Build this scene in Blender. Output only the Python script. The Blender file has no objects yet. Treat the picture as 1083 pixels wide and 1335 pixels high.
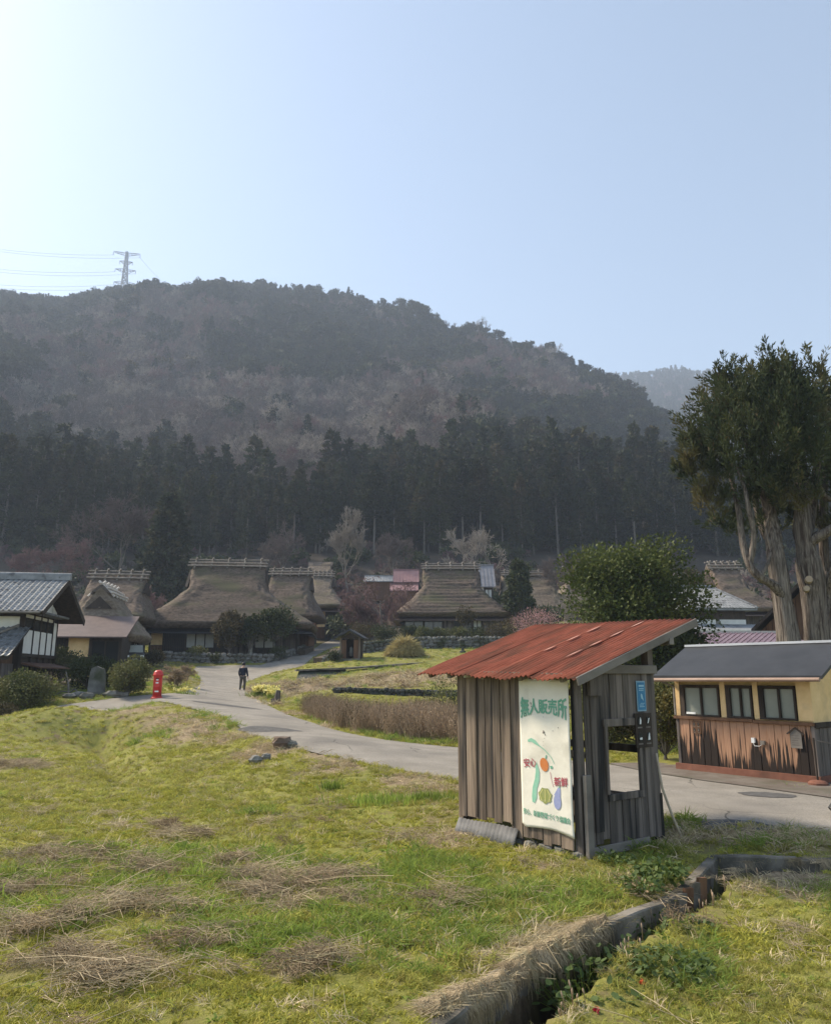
import bpy, math, random
import numpy as np
from mathutils import Vector, noise as mnoise
from mathutils.geometry import delaunay_2d_cdt
random.seed(7); RNG = np.random.default_rng(7)
R = math.radians
SC = bpy.context.scene
COL = SC.collection

# ---------------------------------------------------------------- camera, sky, sun, exposure
CAMH, PITCH, FPX = 1.85, R(12.0), 1000.0
cam_d = bpy.data.cameras.new('camera'); cam = bpy.data.objects.new('camera', cam_d); COL.objects.link(cam)
cam.location = (0, 0, CAMH); cam.rotation_euler = (R(90) + PITCH, 0, 0)
cam_d.sensor_fit = 'VERTICAL'; cam_d.sensor_height = 36.0; cam_d.lens = 36.0 * FPX / 1335.0
cam_d.clip_start = 0.1; cam_d.clip_end = 6000
SC.camera = cam
SUN_AZ, SUN_EL = R(-64), R(43)          # azimuth from +Y towards +X
w = bpy.data.worlds.new('World'); SC.world = w; w.use_nodes = True
nt = w.node_tree; nt.nodes.clear()
sky = nt.nodes.new('ShaderNodeTexSky'); sky.sky_type = 'NISHITA'; sky.sun_disc = False
sky.sun_elevation = SUN_EL; sky.sun_rotation = SUN_AZ
sky.altitude = 200; sky.air_density = 1.0; sky.dust_density = 1.0; sky.ozone_density = 1.0
bg = nt.nodes.new('ShaderNodeBackground'); bg.inputs['Strength'].default_value = 0.128
wo = nt.nodes.new('ShaderNodeOutputWorld')
hsv = nt.nodes.new('ShaderNodeHueSaturation'); hsv.inputs['Saturation'].default_value = .78; hsv.inputs['Hue'].default_value = .492; nt.links.new(sky.outputs[0], hsv.inputs['Color']); nt.links.new(hsv.outputs[0], bg.inputs[0]); nt.links.new(bg.outputs[0], wo.inputs[0])
sd = bpy.data.lights.new('sun', 'SUN'); sd.energy = 4.3; sd.angle = R(8); sd.color = (1.0, 0.88, 0.70)
sun = bpy.data.objects.new('sun', sd); COL.objects.link(sun)
sdir = Vector((math.sin(SUN_AZ) * math.cos(SUN_EL), math.cos(SUN_AZ) * math.cos(SUN_EL), math.sin(SUN_EL)))
sun.rotation_euler = sdir.to_track_quat('Z', 'Y').to_euler()
sun.location = (-40, 40, 60)
SC.view_settings.view_transform = 'Standard'; SC.view_settings.look = 'None'
SC.view_settings.exposure = 1.0; SC.view_settings.gamma = 1.0; SC.view_settings.use_curve_mapping = False
HAZE_D = .00048
SC.cycles.max_bounces = 6; SC.cycles.volume_bounces = 0; SC.cycles.transparent_max_bounces = 8
SC.cycles.diffuse_bounces = 2; SC.cycles.glossy_bounces = 2

# ---------------------------------------------------------------- geometry helpers
CP, SP = math.cos(PITCH), math.sin(PITCH)
def ratio(v):
    yn = (667.5 - v) / FPX
    return (SP + yn * CP) / (CP - yn * SP)
def PX(u, v, Y):                        # a measured photo pixel at a known distance -> a place in the world
    yn = (667.5 - v) / FPX
    dy = CP - yn * SP
    return Vector(((u - 541.5) / FPX / dy * Y, Y, CAMH + ratio(v) * Y))
def PZ(u, v, z):
    Y = (z - CAMH) / ratio(v)
    return PX(u, v, Y)
def proj(x, y, z):
    dz = z - CAMH
    d = y * CP + dz * SP
    up = -y * SP + dz * CP
    return 541.5 + FPX * x / d, 667.5 - FPX * up / d

def _h(ix, iy, seed):
    n = (ix.astype(np.int64) * 374761393 + iy.astype(np.int64) * 668265263 + seed * 974711) & 0xffffffff
    n = ((n ^ (n >> 13)) * 1274126177) & 0xffffffff
    return ((n ^ (n >> 16)) & 0xffff) / 65535.0
def vnoise(x, y, seed=0):
    x = np.asarray(x, float); y = np.asarray(y, float)
    ix = np.floor(x); iy = np.floor(y); fx = x - ix; fy = y - iy
    fx = fx * fx * (3 - 2 * fx); fy = fy * fy * (3 - 2 * fy)
    a = _h(ix, iy, seed); b = _h(ix + 1, iy, seed); c = _h(ix, iy + 1, seed); d = _h(ix + 1, iy + 1, seed)
    return (a * (1 - fx) + b * fx) * (1 - fy) + (c * (1 - fx) + d * fx) * fy
def fbm(x, y, sc, octv=4, seed=0):
    t = 0; amp = 1; tot = 0; f = 1.0 / sc
    for k in range(octv):
        t = t + amp * vnoise(x * f + 17.3 * k, y * f - 9.1 * k, seed + k); tot += amp; amp *= .5; f *= 2
    return t / tot

def mesh_np(name, V, F, mats=(), midx=None, smooth=False, attrs=None):
    me = bpy.data.meshes.new(name)
    V = np.asarray(V, np.float32).reshape(-1, 3); F = np.asarray(F, np.int32)
    me.vertices.add(len(V)); me.vertices.foreach_set('co', V.ravel())
    me.loops.add(F.size); me.loops.foreach_set('vertex_index', F.ravel())
    me.polygons.add(len(F)); me.polygons.foreach_set('loop_start', np.arange(0, F.size, F.shape[1], dtype=np.int32))
    for m in mats: me.materials.append(m)
    if midx is not None: me.polygons.foreach_set('material_index', np.asarray(midx, np.int32))
    if smooth: me.polygons.foreach_set('use_smooth', np.ones(len(F), bool))
    if attrs:
        for k, a in attrs.items():
            at = me.attributes.new(k, 'FLOAT', 'POINT'); at.data.foreach_set('value', np.asarray(a, np.float32).ravel())
    me.update(calc_edges=True)
    return me

def norm(A):
    return A / (np.linalg.norm(A, axis=-1, keepdims=True) + 1e-9)
def leaves(C, D, L, W, rng=RNG):
    """rhombic leaf / blade / spray quads"""
    C = np.asarray(C, float); n = len(C); D = norm(np.asarray(D, float))
    L = np.broadcast_to(np.asarray(L, float), (n,))[:, None]; W = np.broadcast_to(np.asarray(W, float), (n,))[:, None]
    S = norm(np.cross(D, rng.normal(size=(n, 3)))) * W * .5
    nrm = norm(np.cross(D, S)) * W * .25
    V = np.stack([C, C + .45 * L * D + S + nrm, C + L * D, C + .45 * L * D - S + nrm], 1).reshape(-1, 3)
    return V, np.arange(4 * n).reshape(n, 4)
def segs(P0, P1, R0, R1, k=3):
    """tapered prisms between points, quads only"""
    P0 = np.asarray(P0, float); P1 = np.asarray(P1, float); n = len(P0)
    D = norm(P1 - P0); a = np.where(np.abs(D[:, 2:3]) < .9, [[0, 0, 1.]], [[1., 0, 0]])
    X = norm(np.cross(D, a)); Y = np.cross(D, X)
    th = np.arange(k) * 2 * math.pi / k
    off = X[:, None] * np.cos(th)[None, :, None] + Y[:, None] * np.sin(th)[None, :, None]
    A = P0[:, None] + off * np.asarray(R0, float).reshape(-1, 1, 1); B = P1[:, None] + off * np.asarray(R1, float).reshape(-1, 1, 1)
    V = np.concatenate([A, B], 1).reshape(-1, 3)
    b = (np.arange(n) * 2 * k)[:, None, None]; i = np.arange(k); j = (i + 1) % k
    F = (b + np.stack([i, j, j + k, i + k], 1)[None]).reshape(-1, 4)
    return V, F
def merge(parts):
    Vs, Fs, M, o = [], [], [], 0
    for V, F, m in parts:
        Vs.append(V); Fs.append(F + o); M.append(np.full(len(F), m)); o += len(V)
    return np.concatenate(Vs), np.concatenate(Fs), np.concatenate(M)

class MB:
    def __init__(s): s.v = []; s.f = []; s.m = []
    def add(s, vs, fs, m=0):
        o = len(s.v); s.v += [tuple(p) for p in vs]; s.f += [tuple(i + o for i in f) for f in fs]; s.m += [m] * len(fs); return s
    def box(s, x0, x1, y0, y1, z0, z1, m=0, jit=0, rz=0, c=None):
        vs = [(x, y, z) for z in (z0, z1) for x, y in ((x0, y0), (x1, y0), (x1, y1), (x0, y1))]
        if jit: vs = [tuple(q + random.uniform(-jit, jit) for q in p) for p in vs]
        if rz:
            cx, cy = c or ((x0 + x1) / 2, (y0 + y1) / 2); ca, sa = math.cos(rz), math.sin(rz)
            vs = [(cx + (x - cx) * ca - (y - cy) * sa, cy + (x - cx) * sa + (y - cy) * ca, z) for x, y, z in vs]
        return s.add(vs, [(0, 3, 2, 1), (4, 5, 6, 7), (0, 1, 5, 4), (1, 2, 6, 5), (2, 3, 7, 6), (3, 0, 4, 7)], m)
    def bar(s, p, q, wd, ht, m=0, up=(0, 0, 1)):
        p = Vector(p); q = Vector(q); d = (q - p).normalized(); x = d.cross(Vector(up))
        if x.length < 1e-4: x = Vector((1, 0, 0))
        x.normalize(); z = x.cross(d)
        vs = [e + x * a * wd / 2 + z * b * ht / 2 for e in (p, q) for a, b in ((-1, -1), (1, -1), (1, 1), (-1, 1))]
        return s.add(vs, [(0, 1, 2, 3), (7, 6, 5, 4), (0, 4, 5, 1), (1, 5, 6, 2), (2, 6, 7, 3), (3, 7, 4, 0)], m)
    def tube(s, pts, rad, k=8, m=0, cap=True):
        pts = [Vector(p) for p in pts]; n = len(pts)
        if not hasattr(rad, '__len__'): rad = [rad] * n
        o = []; px = None
        for i, p in enumerate(pts):
            d = (pts[min(i + 1, n - 1)] - pts[max(i - 1, 0)]).normalized()
            if px is None: px = d.orthogonal().normalized()
            px = (px - d * px.dot(d)).normalized(); py = d.cross(px)
            o += [p + (px * math.cos(2 * math.pi * j / k) + py * math.sin(2 * math.pi * j / k)) * rad[i] for j in range(k)]
        f = [(i * k + j, i * k + (j + 1) % k, (i + 1) * k + (j + 1) % k, (i + 1) * k + j) for i in range(n - 1) for j in range(k)]
        if cap: f += [tuple(range(k))[::-1], tuple((n - 1) * k + j for j in range(k))]
        return s.add(o, f, m)
    def lathe(s, prof, c=(0, 0, 0), k=20, m=0):
        o = [(c[0] + r * math.cos(2 * math.pi * j / k), c[1] + r * math.sin(2 * math.pi * j / k), c[2] + z) for r, z in prof for j in range(k)]
        n = len(prof)
        f = [(i * k + j, i * k + (j + 1) % k, (i + 1) * k + (j + 1) % k, (i + 1) * k + j) for i in range(n - 1) for j in range(k)]
        f += [tuple(range(k))[::-1], tuple((n - 1) * k + j for j in range(k))]
        return s.add(o, f, m)
    def prism(s, poly, axis, a0, a1, m=0):
        """2-D outline extruded; axis 'x': poly=(y,z); 'y': poly=(x,z); 'z': poly=(x,y)"""
        def mk(p, a): return {'x': (a, p[0], p[1]), 'y': (p[0], a, p[1]), 'z': (p[0], p[1], a)}[axis]
        n = len(poly); vs = [mk(p, a0) for p in poly] + [mk(p, a1) for p in poly]
        return s.add(vs, [tuple(range(n))[::-1], tuple(range(n, 2 * n))] + [(i, (i + 1) % n, n + (i + 1) % n, n + i) for i in range(n)], m)
    def rock(s, c, r, m=0, sq=(1, 1, .75), seed=0):
        rr = random.Random(seed or random.random()); n1, n2 = 7, 4; vs = [(c[0], c[1], c[2] - r * sq[2])]
        for i in range(1, n2):
            t = math.pi * i / n2 - math.pi / 2
            for j in range(n1):
                a = 2 * math.pi * j / n1 + i * .3; q = r * rr.uniform(.8, 1.15)
                vs.append((c[0] + q * sq[0] * math.cos(t) * math.cos(a), c[1] + q * sq[1] * math.cos(t) * math.sin(a), c[2] + q * sq[2] * math.sin(t)))
        vs.append((c[0], c[1], c[2] + r * sq[2] * rr.uniform(.8, 1)))
        f = [(0, 1 + (j + 1) % n1, 1 + j) for j in range(n1)]
        for i in range(n2 - 2):
            f += [(1 + i * n1 + j, 1 + i * n1 + (j + 1) % n1, 1 + (i + 1) * n1 + (j + 1) % n1, 1 + (i + 1) * n1 + j) for j in range(n1)]
        t = len(vs) - 1; b = 1 + (n2 - 2) * n1
        f += [(b + j, b + (j + 1) % n1, t) for j in range(n1)]
        return s.add(vs, f, m)
    def mesh(s, name, mats, smooth=False):
        me = bpy.data.meshes.new(name); me.from_pydata(s.v, [], s.f)
        for mm in (mats if isinstance(mats, (list, tuple)) else [mats]): me.materials.append(mm)
        me.polygons.foreach_set('material_index', s.m)
        if smooth: me.polygons.foreach_set('use_smooth', [True] * len(s.f))
        me.update(); return me
    def build(s, name, mats, parent=None, smooth=False, label=None):
        return link(name, s.mesh(name, mats, smooth), parent, label)

def link(name, me, parent=None, label=None):
    o = bpy.data.objects.new(name, me); COL.objects.link(o)
    if parent is not None: o.parent = parent
    if label: o['label'] = label
    return o
def tag(o, label=None, cat=None, group=None, kind=None):
    if label: o['label'] = label
    if cat: o['category'] = cat
    if group: o['group'] = group
    if kind: o['kind'] = kind
    return o
def thing(name, label, cat, loc=(0, 0, 0), rz=0, group=None):
    o = bpy.data.objects.new(name, None); COL.objects.link(o); o.empty_display_size = .3
    o.location = loc; o.rotation_euler = (0, 0, rz); return tag(o, label, cat, group)
def struct(name, me): return tag(link(name, me), kind='structure')
def dup(root, loc, rz=0, sc=None, label=None, group=None):
    def cp(o, par):
        c = o.copy(); COL.objects.link(c); c.parent = par
        for ch in KIDS.get(o.name, []): cp(ch, c)
        return c
    r = root.copy(); COL.objects.link(r)
    for ch in list(root.children):
        c = ch.copy(); COL.objects.link(c); c.parent = r
        for g in list(ch.children):
            d = g.copy(); COL.objects.link(d); d.parent = c
    r.location = loc; r.rotation_euler = (0, 0, rz)
    if sc: r.scale = sc if hasattr(sc, '__len__') else (sc, sc, sc)
    if label: r['label'] = label
    if group: r['group'] = group
    return r
def bevel(o, wd=.01, seg=1):
    m = o.modifiers.new('bevel', 'BEVEL'); m.width = wd; m.segments = seg; m.limit_method = 'ANGLE'; return o

# ---------------------------------------------------------------- materials
def _n(nt, t, **k):
    n = nt.nodes.new(t)
    for a, b in k.items(): setattr(n, a, b)
    return n
def pmat(name, c1, c2=None, scale=5, rough=.85, stretch=(1, 1, 1), bump=.3, bscale=None, metal=0, c3=None, s3=1.2, t3=(.5, .65),
         var=0.0, trans=0.0, spec=.3, detail=6, mapc='Object', lo=.35, hi=.65, hue=0.0):
    m = bpy.data.materials.new(name); m.use_nodes = True; nt = m.node_tree; L = nt.links
    b = nt.nodes['Principled BSDF']; out = nt.nodes['Material Output']
    b.inputs['Roughness'].default_value = rough; b.inputs['Metallic'].default_value = metal
    b.inputs['Specular IOR Level'].default_value = spec
    tc = _n(nt, 'ShaderNodeTexCoord'); mp = _n(nt, 'ShaderNodeMapping'); mp.inputs['Scale'].default_value = stretch
    L.new(tc.outputs[mapc], mp.inputs[0])
    oi = _n(nt, 'ShaderNodeObjectInfo')
    ad = _n(nt, 'ShaderNodeVectorMath', operation='MULTIPLY_ADD'); ad.inputs[1].default_value = (37, 19, 53)
    cr = _n(nt, 'ShaderNodeCombineXYZ')
    for i in range(3): L.new(oi.outputs['Random'], cr.inputs[i])
    L.new(cr.outputs[0], ad.inputs[0]); L.new(mp.outputs[0], ad.inputs[2])
    no = _n(nt, 'ShaderNodeTexNoise'); no.inputs['Scale'].default_value = scale; no.inputs['Detail'].default_value = detail
    no.inputs['Roughness'].default_value = .62
    L.new(ad.outputs[0], no.inputs['Vector'])
    mr = _n(nt, 'ShaderNodeMapRange'); mr.inputs[1].default_value = lo; mr.inputs[2].default_value = hi; L.new(no.outputs[0], mr.inputs[0])
    mx = _n(nt, 'ShaderNodeMix', data_type='RGBA'); mx.inputs[6].default_value = (*c1, 1); mx.inputs[7].default_value = (*(c2 or c1), 1)
    L.new(mr.outputs[0], mx.inputs[0]); col = mx.outputs[2]
    if c3:
        n3 = _n(nt, 'ShaderNodeTexNoise'); n3.inputs['Scale'].default_value = s3; n3.inputs['Detail'].default_value = 5
        L.new(ad.outputs[0], n3.inputs['Vector'])
        m3 = _n(nt, 'ShaderNodeMapRange'); m3.inputs[1].default_value = t3[0]; m3.inputs[2].default_value = t3[1]; L.new(n3.outputs[0], m3.inputs[0])
        x3 = _n(nt, 'ShaderNodeMix', data_type='RGBA'); x3.inputs[7].default_value = (*c3, 1)
        L.new(m3.outputs[0], x3.inputs[0]); L.new(col, x3.inputs[6]); col = x3.outputs[2]
    if var or hue:
        hs = _n(nt, 'ShaderNodeHueSaturation')
        mv = _n(nt, 'ShaderNodeMapRange'); mv.inputs[3].default_value = 1 - var; mv.inputs[4].default_value = 1 + var
        L.new(oi.outputs['Random'], mv.inputs[0]); L.new(mv.outputs[0], hs.inputs['Value'])
        if hue:
            wn = _n(nt, 'ShaderNodeTexWhiteNoise', noise_dimensions='1D'); L.new(oi.outputs['Random'], wn.inputs['W'])
            mh = _n(nt, 'ShaderNodeMapRange'); mh.inputs[3].default_value = .5 - hue; mh.inputs[4].default_value = .5 + hue
            L.new(wn.outputs[0], mh.inputs[0]); L.new(mh.outputs[0], hs.inputs['Hue'])
        L.new(col, hs.inputs['Color']); col = hs.outputs[0]
    L.new(col, b.inputs['Base Color'])
    if bump:
        nb = _n(nt, 'ShaderNodeTexNoise'); nb.inputs['Scale'].default_value = bscale or scale * 3; nb.inputs['Detail'].default_value = 6
        L.new(ad.outputs[0], nb.inputs['Vector'])
        bp = _n(nt, 'ShaderNodeBump'); bp.inputs['Strength'].default_value = bump; bp.inputs['Distance'].default_value = .02
        L.new(nb.outputs[0], bp.inputs['Height']); L.new(bp.outputs[0], b.inputs['Normal'])
    if trans:
        tr = _n(nt, 'ShaderNodeBsdfTranslucent'); L.new(col, tr.inputs[0])
        ms = _n(nt, 'ShaderNodeMixShader'); ms.inputs[0].default_value = trans
        L.new(b.outputs[0], ms.inputs[1]); L.new(tr.outputs[0], ms.inputs[2]); L.new(ms.outputs[0], out.inputs[0])
    m['col'] = 1
    return m
M = {}
M['asphalt'] = pmat('asphalt', (.215, .193, .162), (.29, .262, .222), 1.2, .92, bump=.5, bscale=60, c3=(.17, .155, .135), s3=.35, t3=(.52, .7), mapc='Object')
def crack_road(m):
    nt = m.node_tree; L = nt.links; b = nt.nodes['Principled BSDF']; src = b.inputs['Base Color'].links[0].from_socket
    tc = _n(nt, 'ShaderNodeTexCoord')
    wn = _n(nt, 'ShaderNodeTexNoise'); wn.inputs['Scale'].default_value = 1.1; wn.inputs['Detail'].default_value = 5; L.new(tc.outputs['Object'], wn.inputs['Vector'])
    ma = _n(nt, 'ShaderNodeVectorMath', operation='MULTIPLY_ADD'); ma.inputs[1].default_value = (.9, .9, 0); L.new(wn.outputs['Color'], ma.inputs[0]); L.new(tc.outputs['Object'], ma.inputs[2])
    vo = _n(nt, 'ShaderNodeTexVoronoi', feature='DISTANCE_TO_EDGE', voronoi_dimensions='2D'); vo.inputs['Scale'].default_value = .42; L.new(ma.outputs[0], vo.inputs['Vector'])
    mr = _n(nt, 'ShaderNodeMapRange'); mr.inputs[1].default_value = .002; mr.inputs[2].default_value = .009; mr.inputs[3].default_value = 1; mr.inputs[4].default_value = 0; L.new(vo.outputs['Distance'], mr.inputs[0])
    n2 = _n(nt, 'ShaderNodeTexNoise'); n2.inputs['Scale'].default_value = .5; L.new(tc.outputs['Object'], n2.inputs['Vector'])
    m2 = _n(nt, 'ShaderNodeMapRange'); m2.inputs[1].default_value = .48; m2.inputs[2].default_value = .6; L.new(n2.outputs[0], m2.inputs[0])
    mu = _n(nt, 'ShaderNodeMath', operation='MULTIPLY'); L.new(mr.outputs[0], mu.inputs[0]); L.new(m2.outputs[0], mu.inputs[1])
    sp = _n(nt, 'ShaderNodeTexNoise'); sp.inputs['Scale'].default_value = 55; sp.inputs['Detail'].default_value = 3; L.new(tc.outputs['Object'], sp.inputs['Vector'])
    m3 = _n(nt, 'ShaderNodeMapRange'); m3.inputs[1].default_value = .3; m3.inputs[2].default_value = .7; m3.inputs[3].default_value = .72; m3.inputs[4].default_value = 1.22; L.new(sp.outputs[0], m3.inputs[0])
    hs = _n(nt, 'ShaderNodeHueSaturation'); L.new(src, hs.inputs['Color']); L.new(m3.outputs[0], hs.inputs['Value'])
    mx = _n(nt, 'ShaderNodeMix', data_type='RGBA'); L.new(mu.outputs[0], mx.inputs[0]); L.new(hs.outputs[0], mx.inputs[6]); mx.inputs[7].default_value = (.075, .068, .058, 1); L.new(mx.outputs[2], b.inputs['Base Color'])
crack_road(M['asphalt'])
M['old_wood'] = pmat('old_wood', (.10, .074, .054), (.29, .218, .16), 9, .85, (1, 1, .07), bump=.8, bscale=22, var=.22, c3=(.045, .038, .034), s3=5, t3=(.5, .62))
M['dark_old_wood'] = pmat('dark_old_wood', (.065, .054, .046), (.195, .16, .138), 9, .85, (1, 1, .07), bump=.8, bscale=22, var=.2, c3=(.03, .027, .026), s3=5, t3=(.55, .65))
M['grey_wood'] = pmat('grey_wood', (.14, .122, .105), (.25, .22, .19), 7, .85, (.15, .15, .3), bump=.5, bscale=20, var=.1)
M['dark_wood'] = pmat('dark_wood', (.028, .02, .015), (.06, .043, .032), 5, .75, (1, 1, .15), bump=.4, var=.15)
M['brown_wood'] = pmat('brown_wood', (.10, .05, .026), (.17, .09, .05), 5, .75, (1, 1, .15), bump=.4, var=.2)
M['rust_roof'] = pmat('rust_roof', (.175, .042, .026), (.26, .068, .042), 3, .68, (.5, 2, 1), bump=.3, bscale=40, c3=(.12, .038, .024), s3=1.6, t3=(.5, .72), spec=.35, var=.1)
M['pale_metal'] = pmat('pale_metal', (.5, .45, .4), (.62, .56, .5), 9, .6)
M['dark_metal_roof'] = pmat('dark_metal_roof', (.03, .031, .034), (.042, .043, .047), 2, .5, bump=.1)
M['purple_roof'] = pmat('purple_roof', (.095, .066, .058), (.135, .094, .084), 2, .6, bump=.2)
M['brown_metal'] = pmat('brown_metal', (.10, .05, .035), (.14, .07, .05), 6, .5, bump=.1)
M['yellow_plaster'] = pmat('yellow_plaster', (.74, .51, .24), (.86, .61, .32), 3, .9, bump=.25, bscale=30, c3=(.56, .40, .21), s3=2, t3=(.55, .75))
M['white_plaster'] = pmat('white_plaster', (.68, .66, .61), (.78, .76, .71), 2, .9, bump=.2, bscale=30, c3=(.55, .53, .48), s3=1, t3=(.58, .78))
M['tile'] = pmat('tile', (.11, .115, .12), (.2, .205, .21), 1.7, .5, bump=.1, c3=(.07, .072, .075), s3=3, t3=(.55, .62), spec=.5)
M['tile_pale'] = pmat('tile_pale', (.18, .185, .19), (.29, .295, .30), 2.3, .7, bump=.1, c3=(.12, .12, .125), s3=2.5, t3=(.58, .66), spec=.25)
M['tile_purple'] = pmat('tile_purple', (.10, .06, .08), (.15, .10, .12), 3, .4, bump=.1, spec=.5)
M['thatch'] = pmat('thatch', (.068, .049, .037), (.168, .125, .095), 3.2, .95, (1, 1, 2.2), bump=1.0, bscale=9, c3=(.10, .09, .05), s3=.35, t3=(.5, .7), var=.08)
M['thatch_pale'] = pmat('thatch_pale', (.105, .08, .058), (.22, .172, .128), 3, .95, (1, 1, 2), bump=1.0, bscale=9, c3=(.12, .105, .06), s3=.4, t3=(.5, .72), var=.05)
M['bark_cap'] = pmat('bark_cap', (.07, .055, .045), (.13, .11, .095), 3, .9, bump=.6)
M['log'] = pmat('log', (.14, .12, .10), (.25, .22, .19), 4, .85, bump=.4, var=.12)
M['stone'] = pmat('stone', (.10, .095, .085), (.24, .23, .21), 1.4, .95, bump=.6, bscale=6, c3=(.06, .065, .035), s3=.9, t3=(.5, .68))
M['concrete'] = pmat('concrete', (.11, .095, .075), (.24, .21, .17), 3.5, .95, bump=.7, bscale=18, c3=(.05, .048, .035), s3=2.2, t3=(.45, .68))
M['dark_concrete'] = pmat('dark_concrete', (.035, .036, .034), (.075, .076, .07), 1.5, .95, bump=.5, c3=(.045, .055, .03), s3=1, t3=(.5, .65))
M['brick_base'] = pmat('brick_base', (.17, .07, .045), (.24, .105, .07), 3, .9, bump=.3, c3=(.09, .05, .035), s3=2, t3=(.52, .75))
M['glass_dark'] = pmat('glass_dark', (.02, .022, .022), (.03, .032, .03), 1, .12, bump=0, spec=.6)
M['glass_pale'] = pmat('glass_pale', (.21, .22, .19), (.27, .28, .24), 1, .25, bump=0, spec=.5)
M['shoji'] = pmat('shoji', (.5, .5, .47), (.58, .58, .55), 2, .8, bump=.1)
M['black'] = pmat('black', (.012, .012, .012), (.02, .02, .02), 3, .5, bump=.1)
M['red_paint'] = pmat('red_paint', (.50, .026, .018), (.62, .04, .03), 4, .4, bump=.1, spec=.5)
M['white_paint'] = pmat('white_paint', (.75, .75, .72), (.8, .8, .78), 4, .5, bump=.1)
M['bark'] = pmat('bark', (.10, .083, .068), (.31, .26, .22), 4, .95, (5.5, 5.5, .3), bump=1.0, bscale=9, c3=(.07, .05, .04), s3=2.2, t3=(.5, .64))
M['trunk_grey'] = pmat('trunk_grey', (.09, .08, .068), (.18, .16, .14), 2, .95, (2, 2, .4), bump=.6, var=.15)
M['twig'] = pmat('twig', (.095, .072, .066), (.15, .118, .108), 1, .95, bump=0, var=.2, hue=.012)
M['twig_red'] = pmat('twig_red', (.13, .075, .075), (.20, .12, .115), 1, .95, bump=0, var=.15)
M['twig_pale'] = pmat('twig_pale', (.22, .19, .16), (.3, .26, .22), 1, .95, bump=0, var=.15)
M['cedar'] = pmat('cedar', (.020, .026, .008), (.046, .052, .016), .25, .9, bump=0, var=.28, trans=.12, c3=(.062, .046, .020), s3=.12, t3=(.5, .7), hue=.02, detail=3)
M['cedar2'] = pmat('cedar2', (.020, .027, .013), (.045, .052, .024), .35, .9, bump=0, var=.2, trans=.12, c3=(.08, .065, .032), s3=.3, t3=(.5, .7), detail=3)
M['leaf'] = pmat('leaf', (.045, .065, .018), (.105, .125, .036), .7, .55, bump=0, trans=.2, c3=(.16, .155, .045), s3=.6, t3=(.55, .75), detail=3, spec=.1)
M['leaf_box'] = pmat('leaf_box', (.07, .085, .025), (.16, .16, .055), 1.0, .7, bump=0, trans=.2, c3=(.14, .12, .05), s3=1.5, t3=(.55, .75), detail=3)
M['leaf_dark'] = pmat('leaf_dark', (.028, .04, .014), (.07, .08, .028), .8, .7, bump=0, trans=.15, detail=3)
M['leaf_rust'] = pmat('leaf_rust', (.05, .045, .02), (.11, .08, .035), .8, .8, bump=0, trans=.15, detail=3)
M['pink'] = pmat('pink', (.36, .2, .2), (.5, .3, .29), 2, .8, bump=0, trans=.3)
M['grass_green'] = pmat('grass_green', (.25, .255, .045), (.45, .425, .11), .6, .75, bump=0, trans=.5, var=.25, hue=.02, mapc='Object', c3=(.44, .40, .14), s3=.9, t3=(.5, .75), detail=2)
M['grass_dark'] = pmat('grass_dark', (.16, .24, .04), (.28, .34, .07), 1, .7, bump=0, trans=.5, var=.2)
M['straw'] = pmat('straw', (.44, .35, .20), (.62, .51, .33), 2, .85, bump=0, trans=.2, var=.25, hue=.01)
M['straw_grey'] = pmat('straw_grey', (.33, .25, .15), (.56, .45, .29), 2, .9, bump=0, trans=.15, var=.3)
M['soil'] = pmat('soil', (.06, .045, .03), (.12, .09, .06), 4, .95, bump=.6)
M['brush_stem'] = pmat('brush_stem', (.25, .175, .11), (.44, .33, .22), 1, .9, bump=0, var=.2, trans=.1)
M['daff'] = pmat('daff', (.75, .66, .16), (.85, .8, .4), 5, .6, bump=0, trans=.3)
M['navy'] = pmat('navy', (.012, .016, .032), (.022, .026, .045), 20, .9, bump=.2)
M['trouser'] = pmat('trouser', (.07, .06, .052), (.10, .088, .075), 20, .9, bump=.2)
M['skin'] = pmat('skin', (.45, .28, .2), (.5, .32, .23), 20, .6, bump=0)
M['steel'] = pmat('steel', (.46, .47, .49), (.55, .56, .58), 1, .6, bump=0)
M['pink_roof'] = pmat('pink_roof', (.22, .12, .12), (.28, .16, .155), 1, .6, bump=.1)
M['grey_roof'] = pmat('grey_roof', (.20, .19, .2), (.27, .26, .27), 1.5, .6, bump=.1)
M['worn'] = pmat('worn', (.40, .20, .15), (.52, .30, .24), 12, .7, bump=.2)
M['tan'] = pmat('tan', (.33, .25, .18), (.38, .3, .22), 2, .9)
M['banner_cloth'] = pmat('banner_cloth', (.76, .71, .60), (.84, .79, .68), 3, .85, bump=.25, bscale=9, c3=(.56, .52, .43), s3=2.5, t3=(.55, .75))
def ink(n, c, w=.75, sc=22): M[n] = pmat(n, c, tuple(a * (1 - w * .3) + .7 * w * .3 for a in c), sc, .85, bump=0, lo=.4, hi=.75)
ink('ink_green', (.15, .40, .26)); ink('ink_red', (.42, .07, .09)); ink('ink_orange', (.62, .20, .05), .3); ink('ink_mint', (.26, .54, .38)); ink('ink_olive', (.30, .32, .10), .6, 30)
ink('ink_yellow', (.6, .55, .2)); ink('ink_violet', (.30, .33, .55), .6); ink('ink_dark', (.08, .07, .06), .2)
M['blue'] = pmat('blue', (.03, .17, .33), (.05, .23, .40), 6, .5, bump=0); M['blue_pale'] = pmat('blue_pale', (.3, .5, .6), None, 6, .5, bump=0); M['frame_pale'] = pmat('frame_pale', (.22, .36, .46), None, 6, .5, bump=0)
M['pale_stick'] = pmat('pale_stick', (.42, .34, .24), (.52, .44, .33), 8, .8)
M['gutter'] = pmat('gutter', (.28, .18, .13), (.36, .24, .18), 4, .5, bump=.1)
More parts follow.
